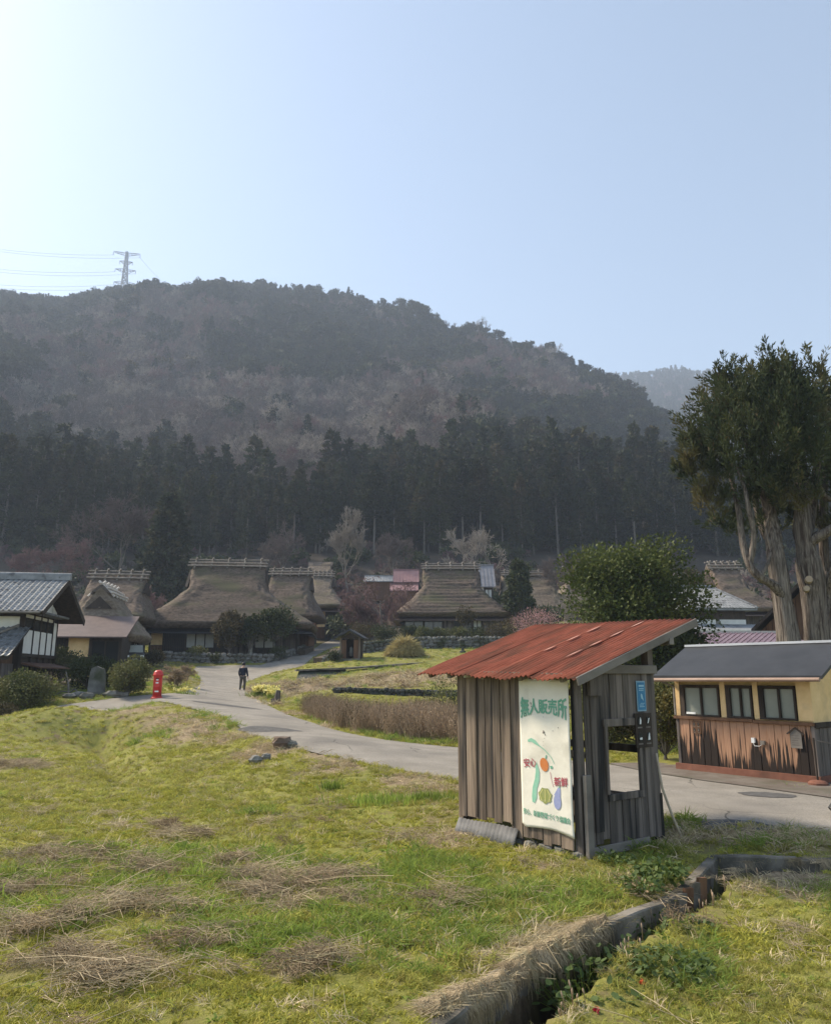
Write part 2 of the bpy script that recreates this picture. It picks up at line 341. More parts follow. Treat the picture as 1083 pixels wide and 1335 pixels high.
M['boulder'] = pmat('boulder', (.13, .09, .065), (.22, .17, .13), 3, .95, bump=.7)
M['straw_gold'] = pmat('straw_gold', (.34, .27, .11), (.5, .42, .2), 3, .9, bump=.5, trans=.15)
M['straw_brown'] = pmat('straw_brown', (.21, .145, .085), (.36, .27, .165), 3, .9, bump=0, var=.25)
M['brush_leaf'] = pmat('brush_leaf', (.32, .22, .14), (.48, .36, .24), 3, .9, bump=0, var=.25, trans=.25)
M['grass_moss'] = pmat('grass_moss', (.28, .275, .035), (.47, .44, .08), .9, .8, bump=0, var=.2, trans=.3, detail=2)
M['weed_green'] = pmat('weed_green', (.05, .085, .02), (.11, .15, .04), 5, .6, bump=0, trans=.25)
M['horsetail'] = pmat('horsetail', (.42, .28, .18), (.5, .36, .24), 8, .8, bump=0)
M['flower_orange'] = pmat('flower_orange', (.7, .16, .06), None, 8, .6, bump=0); M['flower_red'] = pmat('flower_red', (.5, .03, .05), None, 8, .6, bump=0)
def scorched():
    """boards bleached orange above, burnt black below, the border running down in streaks"""
    m = bpy.data.materials.new('scorched'); m.use_nodes = True; nt = m.node_tree; L = nt.links; b = nt.nodes['Principled BSDF']; b.inputs['Roughness'].default_value = .8; b.inputs['Specular IOR Level'].default_value = .2
    tc = _n(nt, 'ShaderNodeTexCoord'); sp = _n(nt, 'ShaderNodeSeparateXYZ'); L.new(tc.outputs['Object'], sp.inputs[0])
    def nz(st, sc, det=5):
        mp = _n(nt, 'ShaderNodeMapping'); mp.inputs['Scale'].default_value = st; L.new(tc.outputs['Object'], mp.inputs[0]); n = _n(nt, 'ShaderNodeTexNoise'); n.inputs['Scale'].default_value = sc; n.inputs['Detail'].default_value = det; L.new(mp.outputs[0], n.inputs['Vector']); return n.outputs[0]
    def ma(op, a, c):
        n = _n(nt, 'ShaderNodeMath', operation=op)
        for i, q in ((0, a), (1, c)):
            if isinstance(q, (int, float)): n.inputs[i].default_value = q
            else: L.new(q, n.inputs[i])
        return n.outputs[0]
    st = nz((1, 1, .06), 22, 3); big = nz((1, 1, .02), 2.2, 2); fine = nz((1, 1, .03), 90, 4)
    edge = ma('ADD', ma('ADD', ma('ADD', .36, ma('MULTIPLY', ma('ABSOLUTE', ma('SUBTRACT', sp.outputs['X'], 1.45), 0), .24)), ma('MULTIPLY', ma('SUBTRACT', st, .5), 1.7)), ma('MULTIPLY', ma('SUBTRACT', big, .5), 2.2))
    mr = _n(nt, 'ShaderNodeMapRange'); L.new(ma('SUBTRACT', sp.outputs['Z'], edge), mr.inputs[0]); mr.inputs[1].default_value = -.06; mr.inputs[2].default_value = .14
    mx = _n(nt, 'ShaderNodeMix', data_type='RGBA'); L.new(mr.outputs[0], mx.inputs[0]); mx.inputs[6].default_value = (.030, .022, .018, 1)
    m2 = _n(nt, 'ShaderNodeMix', data_type='RGBA'); L.new(fine, m2.inputs[0]); m2.inputs[6].default_value = (.20, .10, .062, 1); m2.inputs[7].default_value = (.58, .34, .21, 1); L.new(m2.outputs[2], mx.inputs[7]); L.new(mx.outputs[2], b.inputs['Base Color'])
    bp = _n(nt, 'ShaderNodeBump'); bp.inputs['Strength'].default_value = .5; bp.inputs['Distance'].default_value = .01; L.new(fine, bp.inputs['Height']); L.new(bp.outputs[0], b.inputs['Normal']); return m
M['scorched'] = scorched()
M['apron'] = pmat('apron', (.12, .095, .075), (.19, .165, .14), 3, .95, bump=.5, bscale=40, c3=(.08, .075, .045), s3=1.5, t3=(.5, .7))
M['old_sheet'] = pmat('old_sheet', (.10, .098, .095), (.17, .165, .16), 4, .7, bump=.3)
for n_ in M['bark'].node_tree.nodes:
    if n_.type == 'BUMP': n_.inputs['Distance'].default_value = .09
# ---------------------------------------------------------------- terrain
CTRL = []
def cz(u, v, z): p = PZ(u, v, z); CTRL.append((p.x, p.y, p.z))
def cy(u, v, Y): p = PX(u, v, Y); CTRL.append((p.x, p.y, p.z))
def cw(x, y, z): CTRL.append((x, y, z))
NEAR = [(1240, 1106, 0), (1160, 1096, 0), (1083, 1087, 0), (980, 1078, 0), (870, 1064, 0), (760, 1046, 0), (680, 1032, 0), (600, 1018, 0), (520, 1003, .05), (450, 989, .12),
        (400, 978, .2), (350, 962, .3), (310, 945, .42), (275, 930, .55), (240, 922, .65), (180, 917, .73), (120, 918, .74), (72, 920, .74)]
FAR = [(1240, 1048, 0), (1160, 1038, 0), (1083, 1029, 0), (980, 1017, 0), (880, 1006, 0), (760, 993, 0), (680, 984, .02), (603, 975, .05), (540, 969, .08), (480, 961, .15),
       (430, 950, .22), (390, 937, .32), (360, 925, .42), (340, 915, .52)]
FARY = [(324, 906, 45), (316, 897, 50), (322, 890, 54), (345, 881, 58), (370, 874, 62), (396, 868, 65)]
for u, v, z in NEAR: cz(u, v, z)
for u, v, z in FAR: cz(u, v, z)
for u, v, Y in FARY: cy(u, v, Y)
for u in (258, 300, 340): cy(u, 867.5, 66)
cy(218, 903, 38); cy(252, 896, 44); cy(262, 885, 52); cy(258, 872, 62)
cz(110, 911, .78); cy(60, 915, 35.5)
# lawn in front
for x in (-12, -5, 0, 3): cw(x, -6, .25); cw(x, 0, .24)
cw(12, -4, .1); cw(10, 4, .0)
for u, v, z in [(0, 1335, .1), (270, 1335, .1), (540, 1335, .08), (0, 1150, -.08), (200, 1150, -.1), (400, 1150, -.1), (560, 1150, -.1), (-150, 1150, -.1), (-150, 1000, -.3),
                (0, 1040, -.28), (120, 1040, -.3), (250, 1050, -.26), (400, 1050, -.2), (520, 1060, -.14), (600, 1082, -.1), (740, 1112, -.1), (860, 1095, -.1),
                (0, 990, -.32), (60, 975, -.34), (100, 965, -.36), (40, 952, -.34), (-80, 952, -.32), (160, 1012, -.5), (145, 985, -.72), (128, 968, -.75), (185, 985, -.25), (180, 950, .05), (220, 945, .3), (240, 975, -.12), (300, 990, -.12), (350, 995, .0),
                (80, 938, .1), (120, 930, .45), (160, 930, .5), (20, 932, .4), (-60, 935, .35), (330, 975, .15), (420, 1005, -.02), (500, 1025, -.05), (580, 1045, -.06),
                (690, 1180, -.05), (620, 1260, .02), (800, 1195, -.05), (930, 1115, -.06), (1083, 1115, -.05), (900, 1090, -.05), (1000, 1095, -.02),
                (760, 1335, -.12), (900, 1335, -.14), (1083, 1335, -.14), (950, 1240, -.16), (1083, 1200, -.14), (1083, 1140, -.14), (960, 1170, -.2), (1250, 1200, -.12)]: cz(u, v, z)
# beyond the road on the right, washroom yard
cz(1160, 1020, .02); cz(1000, 1000, .03); cw(6, 20, .1); cw(9, 18, .15); cw(12, 22, .3); cw(10, 28, .5); cw(14, 32, .6); cw(5, 26, .2); cw(18, 25, .5); cw(25, 15, .3)
# dip and terraces right of the lane
cy(380, 905, 44); cy(350, 898, 47); cy(395, 890, 50); cy(412, 868.5, 57); cy(445, 869, 57); cy(408, 895, 47.5); cy(440, 895, 47.5); cy(400, 905, 42); cy(430, 900, 42); cy(470, 893, 46); cy(480, 886, 48); cy(480, 868, 58)
for u in (520, 600, 680): cy(u, 886, 46); cy(u, 905, 41); cy(u, 918, 36)
cz(480, 935, .22); cz(560, 945, .15); cz(640, 950, .1); cz(420, 925, .35)
for u in (470, 540, 620, 700): cy(u, 864, 60)
cy(527, 853, 64); cy(600, 855, 64); cy(460, 858, 63); cy(680, 858, 62)
cw(10, 38, .9); cw(14, 45, 1.6); cw(20, 50, 2.4); cw(28, 40, 1.6); cw(12, 58, 3.0); cw(24, 65, 4.2)
# lane going up, house terraces
cy(420, 848, 80); cy(440, 833, 98); cy(400, 850, 78); cy(415, 838, 92); cy(455, 842, 88)
for u in (190, 260, 330, 370): cy(u, 857, 69)
cy(385, 855, 74); cy(480, 836, 78); cy(560, 836, 80); cy(640, 836, 80)
cy(100, 866, 58); cy(150, 864, 60); cy(60, 900, 42); cy(0, 903, 42); cy(-60, 900, 42); cy(30, 880, 52); cy(-60, 870, 60)
for u, v, Y in [(100, 820, 95), (200, 820, 100), (300, 815, 105), (400, 805, 112), (480, 800, 112), (560, 800, 112), (650, 800, 110), (750, 800, 105), (850, 800, 100), (950, 805, 90),
                (0, 820, 95), (-150, 820, 95), (1083, 810, 85), (1250, 810, 85)]: cy(u, v, Y)
for u in (-200, -60, 80, 200, 330, 450, 560, 680, 800, 920, 1040, 1200): cy(u, 724, 160); cy(u, 760, 135)
CTRL = np.array(CTRL)
def _warp(x, y):
    yy = np.maximum(y, -4) + 8
    return np.clip(np.asarray(x) / yy, -1.6, 1.6) * 1.1, np.log(yy)
_ca, _cb = _warp(CTRL[:, 0], CTRL[:, 1])
def _K(a, b): return np.sqrt((a[:, None] - _ca[None]) ** 2 + (b[:, None] - _cb[None]) ** 2 + .03 ** 2)
_n = _n
_A = _K(_ca, _cb) - np.eye(len(_ca)) * .004
_P = np.stack([np.ones(len(_ca)), _ca, _cb], 1)
_S = np.block([[_A, _P], [_P.T, np.zeros((3, 3))]])
_w = np.linalg.solve(_S, np.concatenate([CTRL[:, 2], np.zeros(3)]))
def rbf(x, y):
    x = np.asarray(x, float).ravel(); y = np.asarray(y, float).ravel(); out = np.empty(len(x))
    for i in range(0, len(x), 40000):
        a, b = _warp(x[i:i + 40000], y[i:i + 40000])
        out[i:i + 40000] = _K(a, b) @ _w[:-3] + _w[-3] + _w[-2] * a + _w[-1] * b
    return out
RU = np.array([-500, -200, 0, 30, 75, 100, 160, 200, 260, 330, 390, 440, 500, 545, 590, 640, 690, 740, 780, 830, 870, 920, 980, 1083, 1300, 1600])
RV = np.array([400, 372, 382, 394, 400, 394, 387, 381, 375, 380, 378, 386, 398, 404, 430, 437, 449, 468, 488, 513, 540, 570, 605, 660, 720, 740]) + 0.0
RS = (RU - 541.5) / 1000 / np.array([CP - (667.5 - v) / 1000 * SP for v in RV])
RE = np.array([ratio(v) for v in RV]); RY = np.interp(RU, [-500, 0, 500, 800, 1100, 1600], [660, 640, 600, 500, 400, 330])
R2U = np.array([600, 700, 780, 830, 870, 930, 1000, 1083, 1400, 1800]); R2V = np.array([560, 512, 490, 488, 483, 487, 505, 525, 560, 560])
R2S = (R2U - 541.5) / 930.; R2E = np.array([ratio(v) for v in R2V])
def mountain(x, y):
    s = x / np.maximum(y, 60)
    E = np.interp(s, RS, RE); Yr = np.interp(s, RS, RY)
    zr = CAMH + Yr * E - 8
    t = np.clip((y - 160) / (Yr - 160), 0, 1)
    z = 27 + (zr - 27) * (t ** 1.12 * (1 - .12 * t) / .88)
    sp = (fbm(x + .25 * y, y * .35, 120, 3, 5) - .5) * 95 + (fbm(x, y, 40, 3, 9) - .5) * 22
    z = z + (fbm(s * 900, s * 0, 42, 3, 91) - .5) * 16 * np.clip((t - .6) * 2.5, 0, 1)
    z = z + sp * np.clip(t * 5, 0, 1) * np.clip((1 - t) * 2.6, 0, 1)
    z = np.where(y > Yr, np.maximum(zr + (fbm(s * 900, s * 0, 42, 3, 91) - .5) * 16 - (y - Yr) * .5, 40), z)
    E2 = np.interp(s, R2S, R2E)
    z2 = CAMH + 1350 * E2 - 8 - np.abs(y - 1350) * .62 + (fbm(x, y, 150, 3, 3) - .5) * 24 * np.clip(np.abs(y - 1350) / 200, 0, 1)
    return np.where(s > -.1, np.maximum(z, z2), z)
def pip(x, y, poly):
    x = np.asarray(x); y = np.asarray(y); ins = np.zeros(x.shape, bool); n = len(poly); j = n - 1
    for i in range(n):
        xi, yi = poly[i][:2]; xj, yj = poly[j][:2]
        if yi != yj:
            c = ((yi > y) != (yj > y)) & (x < (xj - xi) * (y - yi) / (yj - yi) + xi); ins ^= c
        j = i
    return ins
def dline(x, y, pl, closed=False):
    d = np.full(np.shape(x), 1e9); pl = list(pl) + ([pl[0]] if closed else [])
    for a, b in zip(pl[:-1], pl[1:]):
        ax, ay, bx, by = a[0], a[1], b[0], b[1]; L = (bx - ax) ** 2 + (by - ay) ** 2 + 1e-12
        t = np.clip(((x - ax) * (bx - ax) + (y - ay) * (by - ay)) / L, 0, 1)
        d = np.minimum(d, np.hypot(x - ax - t * (bx - ax), y - ay - t * (by - ay)))
    return d
def smooth_pl(pl, n=4):
    out = []
    for i in range(len(pl) - 1):
        p0 = pl[max(i - 1, 0)]; p1 = pl[i]; p2 = pl[i + 1]; p3 = pl[min(i + 2, len(pl) - 1)]
        for k in range(n):
            t = k / n
            out.append(tuple(.5 * (2 * p1[c] + (p2[c] - p0[c]) * t + (2 * p0[c] - 5 * p1[c] + 4 * p2[c] - p3[c]) * t * t + (3 * p1[c] - p0[c] - 3 * p2[c] + p3[c]) * t ** 3) for c in range(2)))
    out.append(tuple(pl[-1][:2])); return out
nearW = [tuple(PZ(u, v, z)[:2]) for u, v, z in NEAR]
farW = [tuple(PZ(u, v, z)[:2]) for u, v, z in FAR] + [tuple(PX(u, v, Y)[:2]) for u, v, Y in FARY]
laneR = [tuple(PX(u, v, Y)[:2]) for u, v, Y in [(412, 860, 70), (430, 848, 80), (446, 840, 90), (449, 833, 98), (452, 826, 112)]]
laneL = [tuple(PX(u, v, Y)[:2]) for u, v, Y in [(438, 826, 112), (432, 833, 98), (417, 840, 90), (399, 851, 78), (376, 861, 70)]]
backW = [tuple(PX(u, v, Y)[:2]) for u, v, Y in [(340, 867, 66), (300, 868, 66), (258, 869, 65), (254, 873, 61), (262, 885, 52), (253, 896, 44), (222, 904, 38), (150, 909, 36.5), (72, 916, 35)]]
ROAD = smooth_pl(nearW)[::-1] + smooth_pl(farW) + smooth_pl(laneR) + smooth_pl(laneL) + smooth_pl(backW)
# ditch
def gp(u, v, z): return tuple(PZ(u, v, z)[:2])
DL = [gp(600, 1345, .0), gp(630, 1311, -.02), gp(700, 1252, -.04), gp(811, 1203, -.05), gp(871, 1169, -.05), gp(935, 1118, -.06), gp(1041, 1121, -.06), gp(1130, 1123, -.06)]
DR = [gp(690, 1356, -.12), gp(710, 1335, -.12), gp(776, 1281, -.13), gp(825, 1241, -.15), gp(893, 1198, -.18), gp(955, 1150, -.18), gp(1024, 1138, -.16), gp(1120, 1140, -.15)]
DL = [(DL[0][0] - .6 * (DL[2][0] - DL[1][0]) * 3, DL[0][1] - (DL[2][1] - DL[1][1]) * 2)] + DL
DR = [(DR[0][0] - .6 * (DR[2][0] - DR[1][0]) * 3, DR[0][1] - (DR[2][1] - DR[1][1]) * 2)] + DR
DITCH = DL + DR[::-1]
def gz(x, y):
    """bare ground height before the road bed and the ditch are cut"""
    x = np.atleast_1d(np.asarray(x, float)); y = np.atleast_1d(np.asarray(y, float)); sh = x.shape
    x = x.ravel(); y = y.ravel(); z = rbf(x, y)
    far = y > 130
    if far.any():
        t = np.clip((y[far] - 135) / 30, 0, 1); t = t * t * (3 - 2 * t)
        z[far] = z[far] * (1 - t) + mountain(x[far], y[far]) * t
    return z.reshape(sh)
def bump_amt(x, y):
    return (fbm(x, y, 1.1, 4, 21) - .5) * .10 + (fbm(x, y, .28, 3, 22) - .5) * .045
STRAW = [(235, 1075, .55), (215, 1065, .4), (100, 1110, .6), (60, 1105, .5), (160, 1120, .6), (200, 1130, .5), (25, 1230, .35), (60, 1282, .42), (100, 1262, .25), (150, 1185, .5), (190, 1170, .4), (350, 1170, .35), (330, 1150, .3),
         (410, 1150, .5), (400, 1190, .35), (440, 1175, .3), (580, 1180, .5), (610, 1170, .35), (380, 1290, .35), (245, 1200, .3), (110, 1318, .35), (20, 980, 1.2), (300, 1120, .3), (40, 1160, .4),
         (520, 1235, .3), (0, 1170, .5), (350, 1140, .3), (450, 1140, .4), (180, 1300, .3), (340, 1060, .3), (520, 1085, .3), (90, 1210, .35), (250, 1250, .25)]
STRAW = [(*PZ(u, v, -.05)[:2], r * .8) for u, v, r in STRAW]
def strawmask(x, y):
    m = np.zeros(np.shape(x)); wx = x + (fbm(x, y, .5, 3, 31) - .5) * .7; wy = y + (fbm(x, y, .5, 3, 32) - .5) * .7
    for a, b, r in STRAW:
        sy = r * (1 + .0 * b)
        m = np.maximum(m, np.exp(-(((wx - a) / (r * 1.0)) ** 2 + ((wy - b) / (r * .8)) ** 2)))
    return np.clip((m - .3) * 2, 0, 1) * np.clip(.35 + 1.6 * (fbm(x, y, .35, 3, 33) - .25), .2, 1)
DRY = [(175, 928, 1.2), (190, 936, 1.1), (205, 930, 1.2), (225, 940, 1.2), (240, 946, 1.0), (262, 950, 1.0), (280, 955, .7), (330, 968, .8), (300, 955, .9), (360, 985, 1.0), (450, 1000, .8), (540, 1018, .8), (420, 992, .8), (590, 1028, .8), (610, 1080, .5), (900, 1078, .8), (960, 1085, .8), (1030, 1092, .8),
       (640, 1250, .4), (660, 1280, .4), (700, 1235, .35), (740, 1210, .35), (870, 1140, .4), (900, 1135, .4), (760, 1120, .35), (1060, 1128, .5), (350, 885, 4), (400, 880, 4), (450, 880, 4), (520, 872, 5), (590, 868, 4), (330, 900, 1.5), (340, 918, 2), (370, 932, 1.5), (470, 875, 4), (400, 946, 1), (350, 924, 1.2), (450, 960, 1), (500, 968, .8)]
DRYW = []
for u, v, r in DRY:
    Y = 50 if (v < 905 and u > 300) else None
    p = PX(u, v, 48) if Y else PZ(u, v, 0 if v > 980 else .3)
    DRYW.append((p.x, p.y, r))
def drymask(x, y):
    m = np.zeros(np.shape(x)); a = fbm(x, y, 1.2, 4, 41) - .5; wx = x + a * 1.6; wy = y + (fbm(x, y, 1.2, 4, 42) - .5) * 1.6
    for px, py, r in DRYW: m = np.maximum(m, np.exp(-(((wx - px) / r) ** 2 + ((wy - py) / r) ** 2)))
    return np.clip((m - .25) * 1.8, 0, 1)
DIP = [tuple(PX(u, v, Y)[:2]) for u, v, Y in ((398, 896, 47.2), (430, 896, 47.2), (474, 892, 48.6))]
GULLY = [gp(131, 970, -.5), gp(136, 980, -.5), gp(150, 1000, -.5), gp(178, 1018, -.4)]
def ground_z(x, y):
    """final surface of the soil"""
    x = np.atleast_1d(np.asarray(x, float)); y = np.atleast_1d(np.asarray(y, float)); z = gz(x, y)
    near = (y < 70) & (y > -12) & (np.abs(x) < 60)
    if near.any():
        xn, yn_ = x[near], y[near]; zz = z[near]
        d = dline(xn, yn_, ROAD, True); ins = pip(xn, yn_, ROAD)
        sd = np.where(ins, -d, d)
        amp = np.clip(sd / .8, 0, 1) * np.clip(1.2 - yn_ / 90, .2, 1)
        zz = zz + bump_amt(xn, yn_) * amp * np.where(yn_ > 25, 1.3, 1) + strawmask(xn, yn_) * .03
        zz = zz - .85 * np.exp(-(dline(xn, yn_, DIP) / 1.9) ** 2)
        zz = zz - .42 * np.exp(-(dline(xn, yn_, GULLY) / .38) ** 2)
        zz = zz - np.clip(-sd / .12, 0, 1) * .10
        dd = dline(xn, yn_, DITCH, True); di = pip(xn, yn_, DITCH)
        sdd = np.where(di, -dd, dd)
        zz = zz - np.clip((-sdd + .02) / .06, 0, 1) * .42
        z[near] = zz
    m2 = (y >= 70) & (y < 120)
    if m2.any():
        ins = pip(x[m2], y[m2], ROAD); z[m2] = z[m2] - np.where(ins, .35, 0)
    return z
def G(x, y): return float(ground_z([x], [y])[0])
def G0(x, y): return float(gz([x], [y])[0])
def on(u, v, Y):
    """spot on the ground below a measured photo pixel at distance Y"""
    p = PX(u, v, Y); return Vector((p.x, p.y, G(p.x, p.y)))

ii = np.arange(-330, 331); gx = 3.5 * np.sinh(.0195 * ii)
jj = np.arange(-130, 331); gy = 7 + 3.5 * np.sinh(.0195 * jj)
X, Yy = np.meshgrid(gx, gy); gzv = ground_z(X.ravel(), Yy.ravel()).reshape(X.shape)
nx, ny = len(gx), len(gy)
idx = np.arange(nx * ny).reshape(ny, nx)
F = np.stack([idx[:-1, :-1], idx[:-1, 1:], idx[1:, 1:], idx[1:, :-1]], -1).reshape(-1, 4)
xr, yr = X.ravel(), Yy.ravel()
near = (yr < 75) & (yr > -15) & (np.abs(xr) < 60)
dry = np.zeros(len(xr)); stw = np.zeros(len(xr)); dit = np.zeros(len(xr))
dry[near] = drymask(xr[near], yr[near]); stw[near] = strawmask(xr[near], yr[near])
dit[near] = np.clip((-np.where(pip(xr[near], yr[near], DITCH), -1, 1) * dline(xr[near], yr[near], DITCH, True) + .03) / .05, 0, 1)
yard = np.clip(1.6 - np.hypot((xr + 24.5) / 8.5, (yr - 51) / 13), 0, 1)
woods = np.maximum(yard, np.clip((yr - 90 + 14 * (fbm(xr, yr, 9, 3, 88) - .5)) / 8, 0, 1))
# ground material: grass, dry grass, forest floor, wet soil
def ground_mat():
    m = bpy.data.materials.new('meadow_ground'); m.use_nodes = True; nt = m.node_tree; L = nt.links; b = nt.nodes['Principled BSDF']
    b.inputs['Roughness'].default_value = .95; b.inputs['Specular IOR Level'].default_value = .15
    tc = _n(nt, 'ShaderNodeTexCoord')
    def nz(sc, det=5):
        n = _n(nt, 'ShaderNodeTexNoise'); n.inputs['Scale'].default_value = sc; n.inputs['Detail'].default_value = det; n.inputs['Roughness'].default_value = .65
        L.new(tc.outputs['Object'], n.inputs['Vector']); return n.outputs[0]
    def mr(s, a, c, lo=0, hi=1):
        n = _n(nt, 'ShaderNodeMapRange'); n.inputs[1].default_value = a; n.inputs[2].default_value = c; n.inputs[3].default_value = lo; n.inputs[4].default_value = hi
        L.new(s, n.inputs[0]); return n.outputs[0]
    def mix(f, a, c):
        n = _n(nt, 'ShaderNodeMix', data_type='RGBA'); L.new(f, n.inputs[0])
        for i, q in ((6, a), (7, c)):
            if isinstance(q, tuple): n.inputs[i].default_value = (*q, 1)
            else: L.new(q, n.inputs[i])
        return n.outputs[2]
    def attr(k): n = _n(nt, 'ShaderNodeAttribute'); n.attribute_name = k; return n.outputs['Fac']
    g = mix(mr(nz(.55), .35, .65), (.13, .14, .028), (.24, .23, .05))
    g = mix(mr(nz(9, 6), .35, .7), g, (.25, .235, .07))
    g = mix(mr(nz(2.3), .52, .66), g, (.17, .13, .07)); g = mix(mr(nz(.9), .56, .68), g, (.10, .115, .03))
    straw = mix(mr(nz(14), .35, .65), (.15, .105, .065), (.36, .28, .18))
    g = mix(attr('dry'), g, straw)
    st2 = mix(mr(nz(18), .35, .65), (.10, .075, .045), (.26, .20, .12))
    g = mix(mr(attr('straw'), 0, 1, 0, .8), g, st2)
    fl = mix(mr(nz(.08), .35, .65), (.05, .04, .03), (.09, .072, .055))
    g = mix(attr('woods'), g, fl)
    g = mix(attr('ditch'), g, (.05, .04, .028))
    L.new(g, b.inputs['Base Color'])
    bp = _n(nt, 'ShaderNodeBump'); bp.inputs['Strength'].default_value = .9; bp.inputs['Distance'].default_value = .03
    L.new(nz(25, 8), bp.inputs['Height']); L.new(bp.outputs[0], b.inputs['Normal'])
    return m
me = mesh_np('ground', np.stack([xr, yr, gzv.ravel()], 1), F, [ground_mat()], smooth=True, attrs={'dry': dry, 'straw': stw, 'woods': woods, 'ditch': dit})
struct('ground', me)

fx, fy = np.meshgrid(np.linspace(-700, 1500, 110), np.linspace(1080, 1750, 50)); fz = gz(fx.ravel(), fy.ravel()) - np.where(fy.ravel() < 1100, 1.5, 0)
fi = np.arange(110 * 50).reshape(50, 110)
struct('far_hill', mesh_np('far_hill', np.stack([fx.ravel(), fy.ravel(), fz], 1), np.stack([fi[:-1, :-1], fi[:-1, 1:], fi[1:, 1:], fi[1:, :-1]], -1).reshape(-1, 4), [bpy.data.materials['meadow_ground']], smooth=True, attrs={'woods': np.ones(5500)}))
# ---------------------------------------------------------------- road, draped as one sheet
def drape(poly, step_fn, zoff, name, mat):
    pts = []; 
    for a, b in zip(poly, list(poly[1:]) + [poly[0]]):
        L = math.hypot(b[0] - a[0], b[1] - a[1]); n = max(1, int(L / step_fn(a[1])))
        pts += [(a[0] + (b[0] - a[0]) * k / n, a[1] + (b[1] - a[1]) * k / n) for k in range(n)]
    nb = len(pts); edges = [(i, (i + 1) % nb) for i in range(nb)]
    bx = np.array(pts); y = bx[:, 1].min()
    inner = []
    while y < bx[:, 1].max():
        st = step_fn(y); xs = np.arange(bx[:, 0].min(), bx[:, 0].max(), st); inner += [(x_, y) for x_ in xs]; y += st
    inner = np.array(inner); k = pip(inner[:, 0], inner[:, 1], pts) & (dline(inner[:, 0], inner[:, 1], poly, True) > .12)
    allp = [Vector(p) for p in pts] + [Vector(p) for p in inner[k]]
    v, e, f, *_ = delaunay_2d_cdt(allp, edges, [], 1, 1e-5)
    va = np.array([(q.x, q.y) for q in v]); z = gz(va[:, 0], va[:, 1]) + zoff
    me = bpy.data.meshes.new(name); me.from_pydata([(a, b, c) for (a, b), c in zip(va, z)], [], [tuple(t) for t in f])
    me.materials.append(mat); me.polygons.foreach_set('use_smooth', [True] * len(f)); me.update()
    return me
struct('road', drape(ROAD, lambda y: .4 if y < 25 else .8 if y < 60 else 1.6, .0, 'road', M['asphalt']))
def flat_patch(name, ctr, rx, ry, mat, zoff=.006, rz=0, n=24, wob=.12, kind=True):
    V = [(0, 0)] + [((1 + random.uniform(-wob, wob)) * rx * math.cos(2 * math.pi * i / n), (1 + random.uniform(-wob, wob)) * ry * math.sin(2 * math.pi * i / n)) for i in range(n)]
    ca, sa = math.cos(rz), math.sin(rz); V = [(ctr[0] + a * ca - b * sa, ctr[1] + a * sa + b * ca) for a, b in V]
    return V
M['patch'] = pmat('patch', (.075, .07, .066), (.12, .115, .108), 8, .95, bump=.5, bscale=60)
for u, v, rx, ry, rz in [(1000, 1037, .42, .3, -.3), (350, 946, 1.0, .45, -.4), (295, 916, 1.4, .5, 0), (915, 1074, .9, .35, -.2)]:
    p = PZ(u, v, .0 if v > 990 else .45 if v > 930 else .75)
    struct('road_patch', drape(flat_patch('p', p, rx, ry, None, rz=rz)[1:], lambda y: .3, .006, 'road_patch', M['patch']))

# ---------------------------------------------------------------- scattering of uncountable cover
def scatter(name, label, cat, P, rot, scl, idx, sources, parent=None):
    """sources: list of (mesh); one object, instances at the points"""
    n = len(P)
    me = bpy.data.meshes.new(name); me.vertices.add(n); me.vertices.foreach_set('co', np.asarray(P, np.float32).ravel())
    a = me.attributes.new('rot', 'FLOAT_VECTOR', 'POINT'); a.data.foreach_set('vector', np.asarray(rot, np.float32).ravel())
    a = me.attributes.new('scl', 'FLOAT_VECTOR', 'POINT'); a.data.foreach_set('vector', np.asarray(scl, np.float32).ravel())
    a = me.attributes.new('idx', 'INT', 'POINT'); a.data.foreach_set('value', np.asarray(idx, np.int32))
    o = link(name, me, parent); tag(o, label, cat, kind='stuff')
    c = bpy.data.collections.new(name + '_kit')
    for i, sm in enumerate(sources):
        so = bpy.data.objects.new('%s_kit_%02d' % (name, i), sm); c.objects.link(so)
    ng = bpy.data.node_groups.new(name, 'GeometryNodeTree')
    ng.interface.new_socket('Geometry', in_out='INPUT', socket_type='NodeSocketGeometry'); ng.interface.new_socket('Geometry', in_out='OUTPUT', socket_type='NodeSocketGeometry')
    N = ng.nodes; L = ng.links; gi = N.new('NodeGroupInput'); go = N.new('NodeGroupOutput')
    iop = N.new('GeometryNodeInstanceOnPoints'); ci = N.new('GeometryNodeCollectionInfo'); ci.inputs['Collection'].default_value = c
    ci.inputs['Separate Children'].default_value = True; ci.inputs['Reset Children'].default_value = True
    iop.inputs['Pick Instance'].default_value = True
    def na(k, t):
        q = N.new('GeometryNodeInputNamedAttribute'); q.data_type = t; q.inputs['Name'].default_value = k
        return [s for s in q.outputs if s.name == 'Attribute' and s.enabled][0]
    L.new(gi.outputs[0], iop.inputs['Points']); L.new(ci.outputs[0], iop.inputs['Instance'])
    L.new(na('idx', 'INT'), iop.inputs['Instance Index']); L.new(na('rot', 'FLOAT_VECTOR'), iop.inputs['Rotation']); L.new(na('scl', 'FLOAT_VECTOR'), iop.inputs['Scale'])
    L.new(iop.outputs[0], go.inputs[0])
    md = o.modifiers.new('scatter', 'NODES'); md.node_group = ng
    return o
